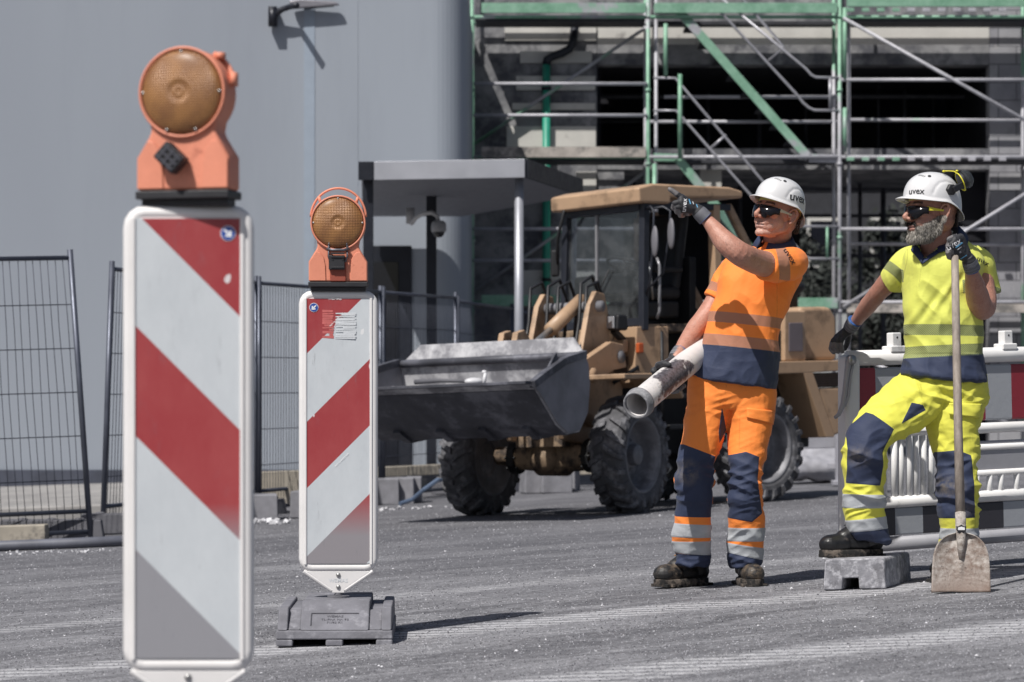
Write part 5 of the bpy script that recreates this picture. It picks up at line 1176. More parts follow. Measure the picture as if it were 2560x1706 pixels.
def glasses(par, H, lensm, armm, tipm, frame=None):
    q = MB(); rows = []; prof = []
    for sgn in (1, -1):
        g = []
        for i in range(17):
            u = i/16; a = math.radians(4+u*72); y = (.064+.010*u)*math.sin(a)*1.06; x = .112-.052*(1-math.cos(a))*1.25-.002
            hi = .017-.006*u; lo = -.015-.025*math.sin(math.pi*min(1, u*1.15+.10))*(1-.25*u)+.006*(u < .08)
            g.append([(x, sgn*y, hi), (x+.0015, sgn*y, (hi+lo)/2), (x-.001, sgn*y, lo)])
        g = np.array(g); m_ = MB(); V = g.reshape(-1, 3); Fc = [(i*3+j, i*3+j+1, (i+1)*3+j+1, (i+1)*3+j) for i in range(16) for j in range(2)]
        m_.add(H.w(V), Fc); prof.append(m_)
        q.add(H.w(V), Fc)
    o = mk('glasses', np.concatenate(q.v), q.f, lensm, par, smooth=True, solid=.0022)
    q = MB(); q.path([H.w((.110, y, .010-.0*abs(y))) for y in np.linspace(-.012, .012, 5)], .0025*H.s, 8)
    for s_ in (-1, 1):
        q2 = MB(); q2.path([H.w((.110-.05*(1-math.cos(a))*1.3, s_*.068*math.sin(a)*1.04, .0135-.003*a)) for a in np.linspace(.06, 1.3, 14)], .0018*H.s, 6); q2.build('glasses_rim', frame or armm, o, smooth=True)
        q2 = MB(); 
        pts = [(.066, s_*.071, .006), (.045, s_*.0765, .005), (.015, s_*.0795, .004), (-.008, s_*.0815, .003)]
        q2.ringloft([[H.w((x, y+dy, z+dz)) for dy, dz in ((-.0015, -h), (.0015, -h), (.0015, h), (-.0015, h))] for (x, y, z), h in zip(pts, (.0085, .006, .004, .0035))]); q2.build('temple_arm', tipm, o, bevel=.001)
    q.build('nose_bridge', armm, o, smooth=True)
    return o
def hand(name, par, wrist, cuff_end, palm_pts, fingers, thumb, label=None, r0=.0115, palm_r=.0155, backn=A3(0, -1, 0), cuffr=.034):
    """explicit joints, all world points"""
    mb = MB(); wrist = np.asarray(wrist); ax = nrm(cuff_end-wrist)
    for k in palm_pts: mb.rcone(wrist, k, .021, palm_r, 14)
    for i in range(len(palm_pts)-1): mb.rcone(palm_pts[i], palm_pts[i+1], palm_r, palm_r, 12); mb.rcone((wrist+palm_pts[i])/2, (wrist+palm_pts[i+1])/2, .017, .017, 10)
    for i, fg in enumerate(fingers):
        pts = [palm_pts[i]]+fg; rr = [r0*1.12, r0*1.02, r0*.97, r0*.86][:len(pts)]; mb.chain(pts, rr, 12)
    mb.chain([wrist+(palm_pts[0]-wrist)*.25]+thumb, [.016, .0145, .0125, .0108][:len(thumb)+1], 12)
    n = 9; mb.path([wrist+ax*t for t in np.linspace(-.015, np.linalg.norm(cuff_end-wrist), n)], [.024, .026, cuffr*.88, cuffr*.93, cuffr*.98, cuffr, cuffr, cuffr*1.01, cuffr*1.02], 22)
    V, Nn, Fc = organic(mb, .0022, 3); Lc = np.linalg.norm(cuff_end-wrist); al = (V-wrist) @ ax
    cuff = np.where(al > .006, al*(.06/Lc), -1.)
    V = V+Nn*(np.where(al > .004, .0010*np.sin(al*1100+6*vn(V*50, 2)), .0022*(ridg(V*70, 5)-.6)))[:, None]
    bk = (Nn @ nrm(backn)); tips = np.min([np.linalg.norm(V-f[-1], axis=1) for f in fingers]+[np.linalg.norm(V-f[-2], axis=1) for f in fingers], axis=0)
    bk = np.where(tips < .026, -1, bk-.15)
    o = mk(name, V, Fc, M_glove, par, smooth=True, attrs={'cuff': cuff, 'back': bk}); 
    if label: o['label'] = label
    return o, BVHTree.FromPolygons([Vector(v) for v in V], Fc)
def boot(par, heel, fdir, L, shaft_top, mleather, label=None, pitch=0.0, lacecol=None, ground=None):
    """heel = point on the ground under the heel's back; fdir horizontal toe direction"""
    f = nrm(fdir); s_ = nrm(np.cross(A3(0, 0, 1), f)); u = A3(0, 0, 1); heel = np.asarray(heel, float)
    def w(a, b_, c): return heel+f*a+s_*b_+u*(c+a*pitch)
    mb = MB(); R = np.stack([f, s_, u], 1)
    mb.ell(w(.045, 0, .065), (.048, .040, .05), R); mb.ell(w(.13, 0, .062), (.09, .046, .050), R); mb.ell(w(L-.085, 0, .056), (.082, .051, .045), R); mb.ell(w(L-.055, 0, .056), (.055, .050, .042), R)
    top = np.asarray(shaft_top, float); mb.path([w(.05, 0, .05), w(.065, 0, .10), w(.068, 0, .13), top+u*.035], [.046, .050, .053, .050], 18); mb.rcone(w(.075, 0, .125), w(L-.115, 0, .082), .048, .038, 16); mb.rcone(w(.09, 0, .155), w(L-.145, 0, .108), .036, .030, 14)
    V, Nn, Fc = organic(mb, .004, 4); V = V+Nn*(.0018*(ridg(V*A3(30, 30, 40), 4)-.6))[:, None]
    o = mk('boot', V, Fc, mleather, par, smooth=True)
    if label: o['label'] = label
    q = MB(); out = []; N_ = 40
    for i in range(N_):
        a = 2*math.pi*i/N_; ca, sa = math.cos(a), math.sin(a); x = L/2+L/2*np.sign(ca)*abs(ca)**.75; wd = .044+.012*math.sin(math.pi*min(1, max(0, (x/L-.05)))) if x > L*.35 else .042
        out.append((x, wd*np.sign(sa)*abs(sa)**.8))
    q.ringloft([[w(x, y*.97, .001) for x, y in out], [w(x, y*1.03, .010) for x, y in out], [w(x, y*1.03, .026) for x, y in out], [w(x, y*.97, .034) for x, y in out]]); so_ = q.build('sole', M_sole, o, bevel=.003)
    for i in range(9):
        x = .02+i*(L-.05)/8.; 
        if .085 < x < .12: continue
        for sd in (-1, 1): q = MB(); q.box(w(x, sd*.040, .006), (.016, .032, .014), R); q.build('tread_lug', M_sole, o, bevel=.002)
    q = MB(); q.path([w(L-.125-.02*i, (.018 if i % 2 else -.018), .130+.011*i+.004) for i in range(5)], .0022, 6); q.build('lace', lacecol or M_blkg, o, smooth=True)
    return o
def collar(par, c, axis, r_in, r_out, h, open_dir, mat_, gap=.35, drop=.02):
    """folded polo collar, open towards open_dir"""
    ax = nrm(axis); o = nrm(np.asarray(open_dir)-ax*np.dot(open_dir, ax)); s_ = np.cross(ax, o); q = MB(); rg = []
    for a in np.linspace(gap, 2*math.pi-gap, 40):
        d = o*math.cos(a)+s_*math.sin(a); fr = (1+math.cos(a))/2; dn = ax*(-drop*fr*2.2)
        rg.append([c+d*(r_in*1.0)+ax*h*.15+dn, c+d*(r_in*1.04)+ax*h+dn*.8, c+d*(r_in*1.16)+ax*h*1.02+dn*.8, c+d*(r_out)+ax*h*(-.1-.35*fr**3)+dn, c+d*(r_out-.006)+ax*h*(-.15-.35*fr**3)+dn, c+d*(r_in*1.06)+ax*h*.1+dn])
    q.ringloft(rg); return q.build('collar', mat_, par, smooth=True)
M_navy = mat('navy_knit', '#25304d', .8, var=.15, scale=12, bump=.3, bs=300)
def shirt_attrs(V, Y, navy_line, bands, extra_tape=(), soil=False):
    px, py = pxy(V, Y); nl = py-(navy_line[0]+(px-navy_line[1])*navy_line[2]); tp = np.full(len(V), -1.)
    for (yt, yb, x0, sl) in bands:
        yy = py-sl*(px-x0); tp = np.maximum(tp, np.minimum(yy-yt, yb-yy))
    return nl*Y/F, tp*Y/F, px, py

# ================================================================== PERSON 1 (orange)
Y1 = 12.25
P1 = T('person', 'worker in orange safety clothes pointing left, a white pipe held under the other arm', 'person', G(1815, 12.3))
H1 = Head(1943, 537, 12.2, 49, 12, -6, 1.04)
mb = MB(); build_head(mb, H1)
tubeR(mb, [(1948, 560, 12.24, .060), (1944, 592, 12.26, .060), (1938, 622, 12.28, .066), (1930, 660, 12.28, .085)])
tubeR(mb, [(1975, 650, 12.15, .055), (1940, 660, 12.05, .058), (1905, 659, 11.97, .056), (1873, 647, 11.88, .0535), (1848, 634, 11.82, .0515), (1822, 614, 11.82, .049), (1803, 595, 11.84, .0435), (1786, 572, 11.86, .034), (1768, 551, 11.88, .0265), (1756, 539, 11.89, .025)])
tubeR(mb, [(1830, 665, 12.38, .05), (1808, 715, 12.38, .052), (1784, 762, 12.36, .047), (1757, 800, 12.33, .0435), (1737, 826, 12.30, .043), (1716, 856, 12.24, .036), (1697, 884, 12.18, .027), (1688, 897, 12.16, .025)])
loftpx(mb, [(1850, 650, 1985, 650, 12.26, .08), (1800, 740, 1965, 740, 12.26, .10), (1775, 850, 1930, 860, 12.26, .10), (1750, 960, 1920, 970, 12.26, .10)])
tubeR(mb, [(1775, 960, 12.27, .08), (1755, 1100, 12.27, .075), (1738, 1220, 12.25, .058), (1735, 1310, 12.27, .045), (1728, 1375, 12.32, .034)]); tubeR(mb, [(1880, 970, 12.27, .08), (1875, 1100, 12.27, .075), (1868, 1220, 12.22, .058), (1868, 1310, 12.25, .045), (1862, 1375, 12.32, .034)])
V, Nn, Fc = organic(mb, .0030, 3)
lip, stub, brow_and_shade = head_attrs(V, H1); px, py = pxy(V, 12.1); arm = np.where(((px < 1890) & (np.linalg.norm(H1.loc(V), axis=1) > .19)), 1., -1.)
V = V+Nn*np.where(arm > 0, .0035*(vn(V*A3(22, 22, 22), 8)-.5), .0007*(vn(V*150, 3)-.5))[:, None]
Lh = H1.loc(V); V = V-Nn*(.0026*np.exp(-((Lh[:, 2]+.0662-.0006*np.abs(Lh[:, 1]/.01))/.0022)**2)*(np.abs(Lh[:, 1]) < .024)*(Lh[:, 0] > .07))[:, None]
mk('body', V, Fc, skinmat('sunlit_skin', '#b88a79', '#d0c8c0'), P1, smooth=True, attrs={'lip': lip, 'stub': stub, 'brow': brow_and_shade, 'arm': arm})
# hair behind the ear
q = MB(); 
for a in np.linspace(-.93, .93, 90):
    for k in range(8):
        y = a*.079*(1 if abs(a) < 1 else 1); x = -.055-.045*math.sqrt(max(0, 1-a*a)); z = .05-.012*k-.01*rng.uniform(); p = H1.w((x, y, z-.01)); d = H1.R @ A3(.15, -.2*a, -1); q.rcone(p, p+nrm(d)*.006, .0013, .0008, 4)
q.build('hair', mat('grey_brown_hair', '#4c443e', .7, var=.3, scale=60), P1, smooth=True)
he, hb = helmet(P1, H1, M_helm)
f, l, u = H1.R[:, 0], H1.R[:, 1], H1.R[:, 2]
dr = nrm(l*.93-f*.36); dn = nrm(np.cross(-f*.93-l*.36, u)); 
ctr = H1.w((-.014, .112, .082)); rt = nrm(-f*.95-l*.25); upv = nrm(u*.95-l*.25)
decal('lettering', 'uvex', .050*H1.s, ctr, rt, upv, M_blkp, he, hb, lift=.0030)
glasses(P1, H1, M_lensd, M_blkg, mat('pale_temple', '#b9b4a0', .4))
collar(P1, P(1937, 607, 12.25), nrm(P(1946, 560, 12.24)-P(1934, 640, 12.29)), .0655, .098, .034, A3(-.7, -.7, 0), M_navy, gap=.30, drop=.012)
# shirt
mb = MB()
loftpx(mb, [(1898, 606, 1966, 606, 12.28, .055), (1872, 620, 1985, 617, 12.28, .075), (1840, 636, 2002, 632, 12.27, .098), (1815, 660, 2008, 655, 12.26, .118), (1800, 695, 2003, 690, 12.25, .128), (1790, 735, 1990, 728, 12.25, .132), (1777, 775, 1972, 772, 12.25, .133), (1769, 806, 1951, 812, 12.25, .132), (1756, 860, 1948, 870, 12.25, .132), (1744, 900, 1945, 915, 12.25, .134), (1731, 938, 1939, 966, 12.25, .136), (1729, 944, 1938, 974, 12.25, .136)], pw=2.25)
tubeR(mb, [(1985, 655, 12.2, .066), (1968, 662, 12.12, .074), (1940, 665, 12.05, .0735), (1912, 664, 11.99, .068)], dome=.03); 
tubeR(mb, [(1842, 668, 12.34, .062), (1816, 705, 12.37, .060), (1789, 750, 12.365, .0575)], dome=.03)
V, Nn, Fc = organic(mb, .0040, 9)
px, py = pxy(V, Y1); Wp = np.stack([V[:, 0]*6+V[:, 2]*3.5, V[:, 1]*5, V[:, 2]*4-V[:, 0]*5], 1); g = vn(V*3.5, 21)
fold = .022*(ridg(Wp, 3)-.6)*g+.011*(ridg(Wp*A3(2.1, 2, 2.3), 9)-.6)*(.4+g)+.004*(ridg(V*A3(5, 5, 20)+vn(V*4, 6)[:, None], 12)-.6)*(py > 880)
fold *= np.clip((py-615)/40, 0, 1); hem = np.clip((py-(955+(px-1835)*.15))/10, 0, 1); fold += .004*hem*0
V = V+Nn*fold[:, None]
nl, tp, px, py = shirt_attrs(V, Y1, (861, 1755, .105), [(779, 805, 1775, .105), (834, 862, 1758, .105)])
slv = (px > 1896) & (py < 712) & (V[:, 1] < 12.22)
t1 = 15-np.abs((px-1945)-(py-665)*.12); t2 = np.where((px > 1915) & (py > 624) & (py < 706) & (V[:, 1] < 12.17), t1, -1.)
t3 = np.where((px < 1812) & (py > 690) & (V[:, 1] > 12.30), 12-np.abs(py-717-(px-1795)*.4), -1.)
tp = np.maximum(tp, np.maximum(t2, t3)*Y1/F); nl = np.where(slv, -1., nl)
seam = np.maximum(.9-np.abs(px-(1938+(py-830)*.02)), -1)*(py > 690); seam = np.where((py > 690) & (V[:, 1] < 12.25), seam, -1.)
seam = np.maximum(seam, np.where(py > 900, .8-np.abs(py-(953+(px-1835)*.155)), -1))
M_shO = cloth('orange_shirt', (.95, .25, .040), ht='#8d7267')
sdv = sdpoly(px, py, [(1878, 596), (1889, 626), (1906, 618), (1918, 598)]); Fc = [fc for fc in Fc if not all(sdv[i] > 0 and V[i, 1] < 12.24 for i in fc)]
SH1 = mk('shirt', V, Fc, M_shO, P1, smooth=True, attrs={'navy': nl, 'tape': tp, 'seam': seam, 'refl': zero(V), 'mud': zero(V), 'soil': zero(V)})
sb = BVHTree.FromPolygons([Vector(v) for v in V], Fc)
decal('lettering', 'uvex', .040, P(1976, 640, 12.0), nrm(A3(.5, 0, -.86)), nrm(A3(.86, 0, .5)), M_blkp, SH1, sb, .0015)
# trousers
mb = MB()
Lg = [(1722, 940, 1845, 940, 12.27, .118), (1718, 1000, 1838, 1000, 12.27, .122), (1712, 1050, 1822, 1050, 12.27, .118), (1704, 1100, 1806, 1105, 12.26, .108), (1696, 1150, 1790, 1155, 12.25, .096), (1691, 1210, 1782, 1212, 12.23, .088), (1690, 1270, 1780, 1272, 12.24, .080), (1688, 1310, 1778, 1312, 12.26, .078), (1684, 1345, 1776, 1350, 12.28, .076), (1687, 1385, 1773, 1390, 12.30, .072), (1688, 1412, 1770, 1418, 12.30, .070)]
Rg = [(1800, 950, 1940, 950, 12.27, .118), (1808, 1000, 1938, 998, 12.27, .120), (1814, 1050, 1934, 1050, 12.27, .116), (1818, 1100, 1921, 1105, 12.25, .106), (1821, 1150, 1912, 1155, 12.23, .094), (1824, 1210, 1905, 1210, 12.21, .086), (1822, 1270, 1907, 1270, 12.22, .079), (1821, 1310, 1912, 1308, 12.24, .077), (1820, 1345, 1913, 1345, 12.26, .076), (1822, 1385, 1904, 1388, 12.28, .072), (1827, 1418, 1895, 1422, 12.28, .068)]
loftpx(mb, Lg, pw=2.15); loftpx(mb, Rg, pw=2.15); loftpx(mb, [(1728, 935, 1938, 945, 12.26, .120), (1722, 985, 1940, 985, 12.27, .124), (1745, 1022, 1920, 1022, 12.27, .10)], pw=2.2)

V, Nn, Fc = organic(mb, .0045, 4)
def trouser_folds(V, Nn, Y, zk, amp=1.0):
    px, py = pxy(V, Y); k = np.zeros(len(V))
    for (y0, s0, a0) in zk: k = np.maximum(k, a0*np.exp(-((py-y0)/s0)**2))
    w = vn(V*6, 31); Q = np.stack([V[:, 0]*5+w, V[:, 1]*5, V[:, 2]*20+V[:, 0]*6+w*2.2], 1); Q2 = np.stack([V[:, 0]*11, V[:, 1]*9, V[:, 2]*34-V[:, 0]*14+w*3], 1); Q3 = np.stack([V[:, 0]*15+V[:, 2]*5, V[:, 1]*8, V[:, 2]*7], 1)
    return V+Nn*(amp*(.024*(ridg(Q, 5)-.62)*k+.013*(ridg(Q2, 6)-.6)*(k+.18)+.010*(ridg(Q3, 7)-.6)))[:, None]
V = trouser_folds(V, Nn, Y1, [(1015, 28, .45), (1215, 70, .8), (1340, 24, .55), (1400, 18, .9)])
px, py = pxy(V, Y1)
kL = [(1707, 1111), (1786, 1141), (1777, 1293), (1690, 1291), (1685, 1288), (1685, 1112)]; kR = [(1823, 1137), (1860, 1129), (1893, 1142), (1889, 1202), (1902, 1282), (1875, 1304), (1818, 1294), (1810, 1140)]
cr = [(1801, 1018), (1815, 1076), (1796, 1108), (1793, 1080)]
navy = np.maximum(np.maximum(sdpoly(px, py, kL), sdpoly(px, py, kR)), sdpoly(px, py, cr)); Lm = px < 1800
backs = V[:, 1] > 12.30
navy = np.maximum(navy, np.where(Lm, py-(1386+(px-1730)*.05), py-(1386+(px-1850)*.22)))
ref = np.maximum(np.where(Lm, np.minimum(py-(1308+(px-1690)*.05), 1343-py+(px-1690)*.02), np.minimum(py-1319, 1353-py)), np.where(Lm, np.minimum(py-(1354-(px-1690)*.01), 1386+(px-1730)*.06-py), np.minimum(py-(1357+(px-1820)*.15), 1388+(px-1850)*.22-py)))
soil = np.where((px > 1850) & (py < 1050) & (V[:, 1] < Y1), 26-np.hypot((px-1872)/1.0, (py-1010)/1.5), -1.); mud = np.where(navy > 0, 22-np.hypot(px-1716, py-1180), -1.)
seam = np.where((V[:, 1] < Y1) & (py > 1060) & (py < 1125), .8-np.abs(py-(1122+(px-1850)*.22)), -1.); seam = np.where(px > 1843, seam, -1.)
seam = np.maximum(seam, np.where((py > 1035) & (py < 1120) & (V[:, 1] < Y1), .8-np.abs(px-1846+(py-1035)*.03), -1.)); seam = np.maximum(seam, np.where((py > 960) & (py < 1018) & (V[:, 1] < Y1), .8-np.abs(px-1812+(py-960)*.17), -1.))
M_trO = cloth('orange_trousers', (.95, .265, .045))
V = V+Nn*(.0022*np.clip(ref/2, 0, 1)+.0018*np.clip(navy/2, 0, 1)*(py < 1310))[:, None]
TR1 = mk('trousers', V, Fc, M_trO, P1, smooth=True, attrs={'navy': navy*Y1/F, 'tape': zero(V), 'seam': seam, 'refl': ref*Y1/F, 'mud': mud*Y1/F, 'soil': soil*Y1/F})
tb_ = BVHTree.FromPolygons([Vector(v) for v in V], Fc)
def patch(name, corners, Y, bvh, m, par, attrs, nx=14, ny=8, lift=.005, thick=.004, seed=0):
    c = [np.array(k, float) for k in corners]; W = []
    for j in range(ny+1):
        for i in range(nx+1):
            u, v = i/nx, j/ny; p = (c[0]*(1-u)+c[1]*u)*(1-v)+(c[3]*(1-u)+c[2]*u)*v; q3 = P(p[0], p[1], Y)-A3(0, .5, 0); h = bvh.ray_cast(Vector(q3), Vector((0, 1, 0))); b_ = np.array(h[0]) if h[0] is not None else P(p[0], p[1], Y); W.append(b_+A3(0, -lift*(.4+v)-.002*math.sin(u*9+seed)*v, 0))
    Fq = [(j*(nx+1)+i, (j+1)*(nx+1)+i, (j+1)*(nx+1)+i+1, j*(nx+1)+i+1) for j in range(ny) for i in range(nx)]; W = np.array(W)
    return mk(name, W, Fq, m, par, smooth=True, solid=thick, attrs={k: np.full(len(W), -1.) for k in attrs})
AT = ('navy', 'tape', 'seam', 'refl', 'mud')
pf = patch('pocket_flap', [(1862, 1020), (1936, 1028), (1933, 1062), (1861, 1044)], Y1, tb_, M_trO, TR1, AT)
# boots
boot(P1, G(1768, 12.42)+A3(.0, 0, 0), A3(-.80, -.60, 0), .30, P(1730, 1405, 12.30), M_boot, 'scuffed boot pointing left', lacecol=M_lace)
boot(P1, G(1858, 12.44), A3(.10, -.99, 0), .30, P(1861, 1412, 12.29), M_boot, 'scuffed boot facing the camera', lacecol=M_lace)
# gloves
W = P
kn = [P(1704, 494, 11.86), P(1703, 505, 11.845), P(1709, 515, 11.845), P(1716, 525, 11.86)]
fg = [[P(1691, 485, 11.85), P(1682, 478, 11.85), P(1675, 473.5, 11.85)], [P(1687, 508, 11.85), P(1683, 520, 11.87), P(1692, 524, 11.89)], [P(1694, 518, 11.85), P(1692, 530, 11.87), P(1700, 533, 11.89)], [P(1701, 528, 11.86), P(1700, 538, 11.88), P(1708, 539, 11.90)]]
g1, gb = hand('glove', P1, P(1743, 526, 11.88), P(1765, 548, 11.88), kn, fg, [P(1722, 532, 11.91), P(1703, 531, 11.915), P(1688, 524, 11.90)], 'grey and black glove pointing, on the raised arm', cuffr=.0335)
rt = nrm(A3(.10, 0, 1)); decal('lettering', 'uvex', .030, P(1716, 507, 11.7), rt, nrm(np.cross(A3(0, -1, 0), rt)), M_wht, g1, gb, .0012)
def strip(p0, p1, wd, Y, bvh, m, par, lift=.0014, n=8, name='print_bar'):
    a = np.array(p0, float); b_ = np.array(p1, float); d = (b_-a)/np.linalg.norm(b_-a); nn = np.array([-d[1], d[0]])*wd/2; V = []
    for i in range(n+1):
        for s_ in (-1, 1):
            p = a+(b_-a)*i/n+nn*s_; o = P(p[0], p[1], Y)-A3(0, .4, 0); h = bvh.ray_cast(Vector(o), Vector((0, 1, 0))); q3 = np.array(h[0]) if h[0] is not None else P(p[0], p[1], Y); V.append(q3-A3(0, lift, 0))
    mk(name, np.array(V), [(2*i, 2*i+2, 2*i+3, 2*i+1) for i in range(n)], m, par)
M_cy = mat('print_blue', '#5f9fc6', .5, var=.03)
strip((1721.5, 499), (1725, 512), 3.0, 11.88, gb, M_cy, g1); strip((1730, 503), (1733, 512), 2.0, 11.88, gb, M_wht, g1); strip((1740, 511), (1743, 520), 2.2, 11.88, gb, M_cy, g1)
# pipe
pa = P(1593, 1012, 11.72); pb_ = P(1762, 872, 12.32); ax = nrm(pb_-pa); pend = pa+ax*1.02
def pipemat():
    q = N('white_sewer_pipe'); v = q.map(q.obj(), scale=(1, 1, 1)); n1 = q.noise(5.5, 9, .72); n2_ = q.noise(2.2, 3, .5)
    d = q.math('SUBTRACT', q.attr('scar'), q.math('MULTIPLY', q.math('SUBTRACT', n1, .5), .22)); k = q.step(d, 0, .006)
    c = q.mix(q.ramp(q.noise(12, 5), (.4, 0.0), (.7, .4)), lin('#d2cfce'), lin('#b5b1b1')); c = q.mix(k, c, q.mix(q.ramp(q.noise(60, 5, .8), (.4, 0.0), (.6, 1.0)), lin('#343034'), lin('#68646a')))
    sp = q.ramp(q.noise(90, 4, .8), (.62, 0.0), (.66, .7)); c = q.mix(q.math('MULTIPLY', sp, q.step(q.attr('scar'), -.03)), c, lin('#4a4444'))
    return q.out(c, .5)
x, y = MB().frame(ax); V = []; n = 48; m = 60
ro, ri = .0555, .0505
prof = [(0, ri), (0, ro+.003), (.004, ro+.004), (.004, ro+.004)]
rings = []; sc = []
for j in range(m+1):
    h = 1.02*j/m
    for i in range(n): a = 2*math.pi*i/n; d = x*math.cos(a)+y*math.sin(a); p = pa+ax*h+d*ro; rings.append(p)
    
V = np.array(rings); Fq = [(j*n+i, j*n+(i+1) % n, (j+1)*n+(i+1) % n, (j+1)*n+i) for j in range(m) for i in range(n)]
hpos = (V-pa) @ ax; rad = (V-pa)-np.outer(hpos, ax); cp, cq = pxy(V, 12.0); scar = .045-np.hypot((hpos-.27)/2.9, (rad @ nrm(A3(.25, -1, .25)-ax*np.dot(A3(.25, -1, .25), ax))-.06)/.9); 
Vi = pa+np.outer(hpos, ax)+rad*(ri/ro); ni = len(V); Fi = [(a+ni, d+ni, c+ni, b_+ni) for a, b_, c, d in Fq]; Fe = [(i+ni, (i+1) % n+ni, (i+1) % n, i) for i in range(n)]+[(m*n+i, m*n+(i+1) % n, m*n+(i+1) % n+ni, m*n+i+ni) for i in range(n)]
PIPE = T('sewer_pipe', 'scuffed white pipe with grey socket end held under the pointing worker\'s arm', 'pipe', pa-A3(0, 0, .06))
mk('tube', np.concatenate([V, Vi]), Fq+Fi+Fe, pipemat(), PIPE, smooth=True, attrs={'scar': np.concatenate([scar, np.full(ni, -1.)])})
q = MB(); q.ringloft([[pa+ax*h+(x*math.cos(a)+y*math.sin(a))*r for a in np.linspace(0, 2*math.pi, 41)[:-1]] for h, r in ((-.012, .050), (-.014, .056), (-.010, .060), (.012, .0625), (.018, .0655), (.030, .0660), (.036, .0625), (.040, .0560), (.0, .0500))], closed=True)
q.build('socket_ring', mat('socket_grey', '#77777b', .6, var=.3, scale=20, dirt='#a3a3a6', dthr=.55, dscale=25), PIPE, smooth=True)
# hand holding the pipe (behind its upper side)
pc = pa+ax*np.dot(P(1682, 930, 12.04)-pa, ax); e1 = nrm(A3(0, 1, .1)-ax*ax[1]); e2 = nrm(np.cross(ax, e1)); e2 = e2 if e2[2] > 0 else -e2
def around(deg, r, h): a = math.radians(deg); return pc+ax*h+(e2*math.cos(a)+e1*math.sin(a))*r
kn = [around(45, .078, -.045), around(48, .080, -.022), around(50, .080, 0), around(52, .076, .022)]
fg = [[around(92, .073, h), around(140, .070, h), around(180, .068, h)] for h in (-.045, -.022, 0, .022)]
hand('glove', P1, P(1686, 899, 12.165), P(1702, 878, 12.20), kn, fg, [around(15, .073, -.05), around(-15, .070, -.06), around(-38, .068, -.065)], 'grey and black glove gripping the white pipe', cuffr=.034)
# ================================================================== PERSON 2 (yellow, bearded)
Y2 = 12.0
P2 = T('person', 'bearded worker in yellow safety clothes, one boot on a concrete block, holding a shovel', 'person', G(2370, 12.0))
H2 = Head(2329, 532, 11.95, 66, 3, 0, 1.10)
mb = MB(); build_head(mb, H2)
tubeR(mb, [(2335, 560, 12.0, .062), (2343, 590, 12.02, .064), (2342, 615, 12.03, .068), (2343, 645, 12.05, .088), (2350, 680, 12.06, .10)])
tubeR(mb, [(2285, 645, 12.12, .055), (2255, 670, 12.18, .052), (2226, 700, 12.24, .047), (2200, 728, 12.30, .0415), (2183, 749, 12.36, .039), (2165, 771, 12.43, .037), (2150, 791, 12.49, .031), (2138, 808, 12.54, .027), (2132, 818, 12.56, .026)])
tubeR(mb, [(2430, 650, 12.12, .06), (2448, 690, 12.10, .058), (2458, 735, 12.06, .055), (2460, 764, 12.02, .054), (2452, 768, 11.96, .052), (2444, 742, 11.90, .050), (2437, 712, 11.84, .042), (2431, 688, 11.80, .032), (2427, 672, 11.78, .028), (2424, 662, 11.77, .026)])
loftpx(mb, [(2270, 640, 2440, 640, 12.06, .09), (2275, 740, 2440, 740, 12.06, .10), (2280, 850, 2440, 850, 12.06, .10), (2275, 950, 2445, 950, 12.06, .10)])
tubeR(mb, [(2320, 960, 12.08, .085), (2235, 1050, 11.98, .075), (2165, 1120, 11.88, .055), (2160, 1220, 11.90, .045), (2172, 1310, 11.95, .034)]); tubeR(mb, [(2400, 960, 12.08, .085), (2392, 1080, 12.06, .075), (2396, 1200, 12.04, .055), (2396, 1330, 12.07, .040)])
V, Nn, Fc = organic(mb, .0030, 3)
lip, stub, brow_and_shade = head_attrs(V, H2); px, py = pxy(V, 12.0); arm = np.where(((px < 2260) | (px > 2415)) & (np.linalg.norm(H2.loc(V), axis=1) > .19), 1., -1.)
Lh = H2.loc(V)
V = V+Nn*np.where(arm > 0, .0035*(vn(V*22, 8)-.5), .0007*(vn(V*150, 3)-.5))[:, None]
V = V-Nn*(.0026*np.exp(-((Lh[:, 2]+.0662)/.0022)**2)*(np.abs(Lh[:, 1]) < .024)*(Lh[:, 0] > .07))[:, None]
mk('body', V, Fc, skinmat('tanned_skin', '#ac8171', '#8a827c'), P2, smooth=True, attrs={'lip': lip, 'stub': stub, 'brow': brow_and_shade, 'arm': arm})
# beard: many short hairs over the jaw
Lh = H2.loc(V); NL = Nn @ H2.R; x, y, z = Lh.T
def bmask(x, y, z):
    side_top = -.014-.62*np.clip(x-.005, 0, .1); m = (z < side_top) & (z > -.135) & (x > -.012+.30*np.clip(-z-.07, 0, 1)) & (z > -.125)
    m &= ~((x > .070) & (z > -.043)); m &= ~((np.abs(y) < .024) & (z > -.0790) & (z < -.0555) & (x > .076)); m |= (x > .082) & (z > -.0555) & (z < -.043) & (np.abs(y) < .030)
    m &= ~((x > .05) & (z > -.045) & (np.abs(y) > .030)); return m
idx = np.where(bmask(x, y, z) & (np.linalg.norm(Lh, axis=1) < .16))[0]
Vb = []; Fb = []; mi = []
r3 = np.random.default_rng(5); sel = r3.choice(idx, size=16000, replace=True); ms = idx[(Lh[idx, 0] > .074) & (np.abs(Lh[idx, 1]) < .036) & (Lh[idx, 2] > -.062)]; sel = np.concatenate([sel, r3.choice(ms, size=1800, replace=True)])
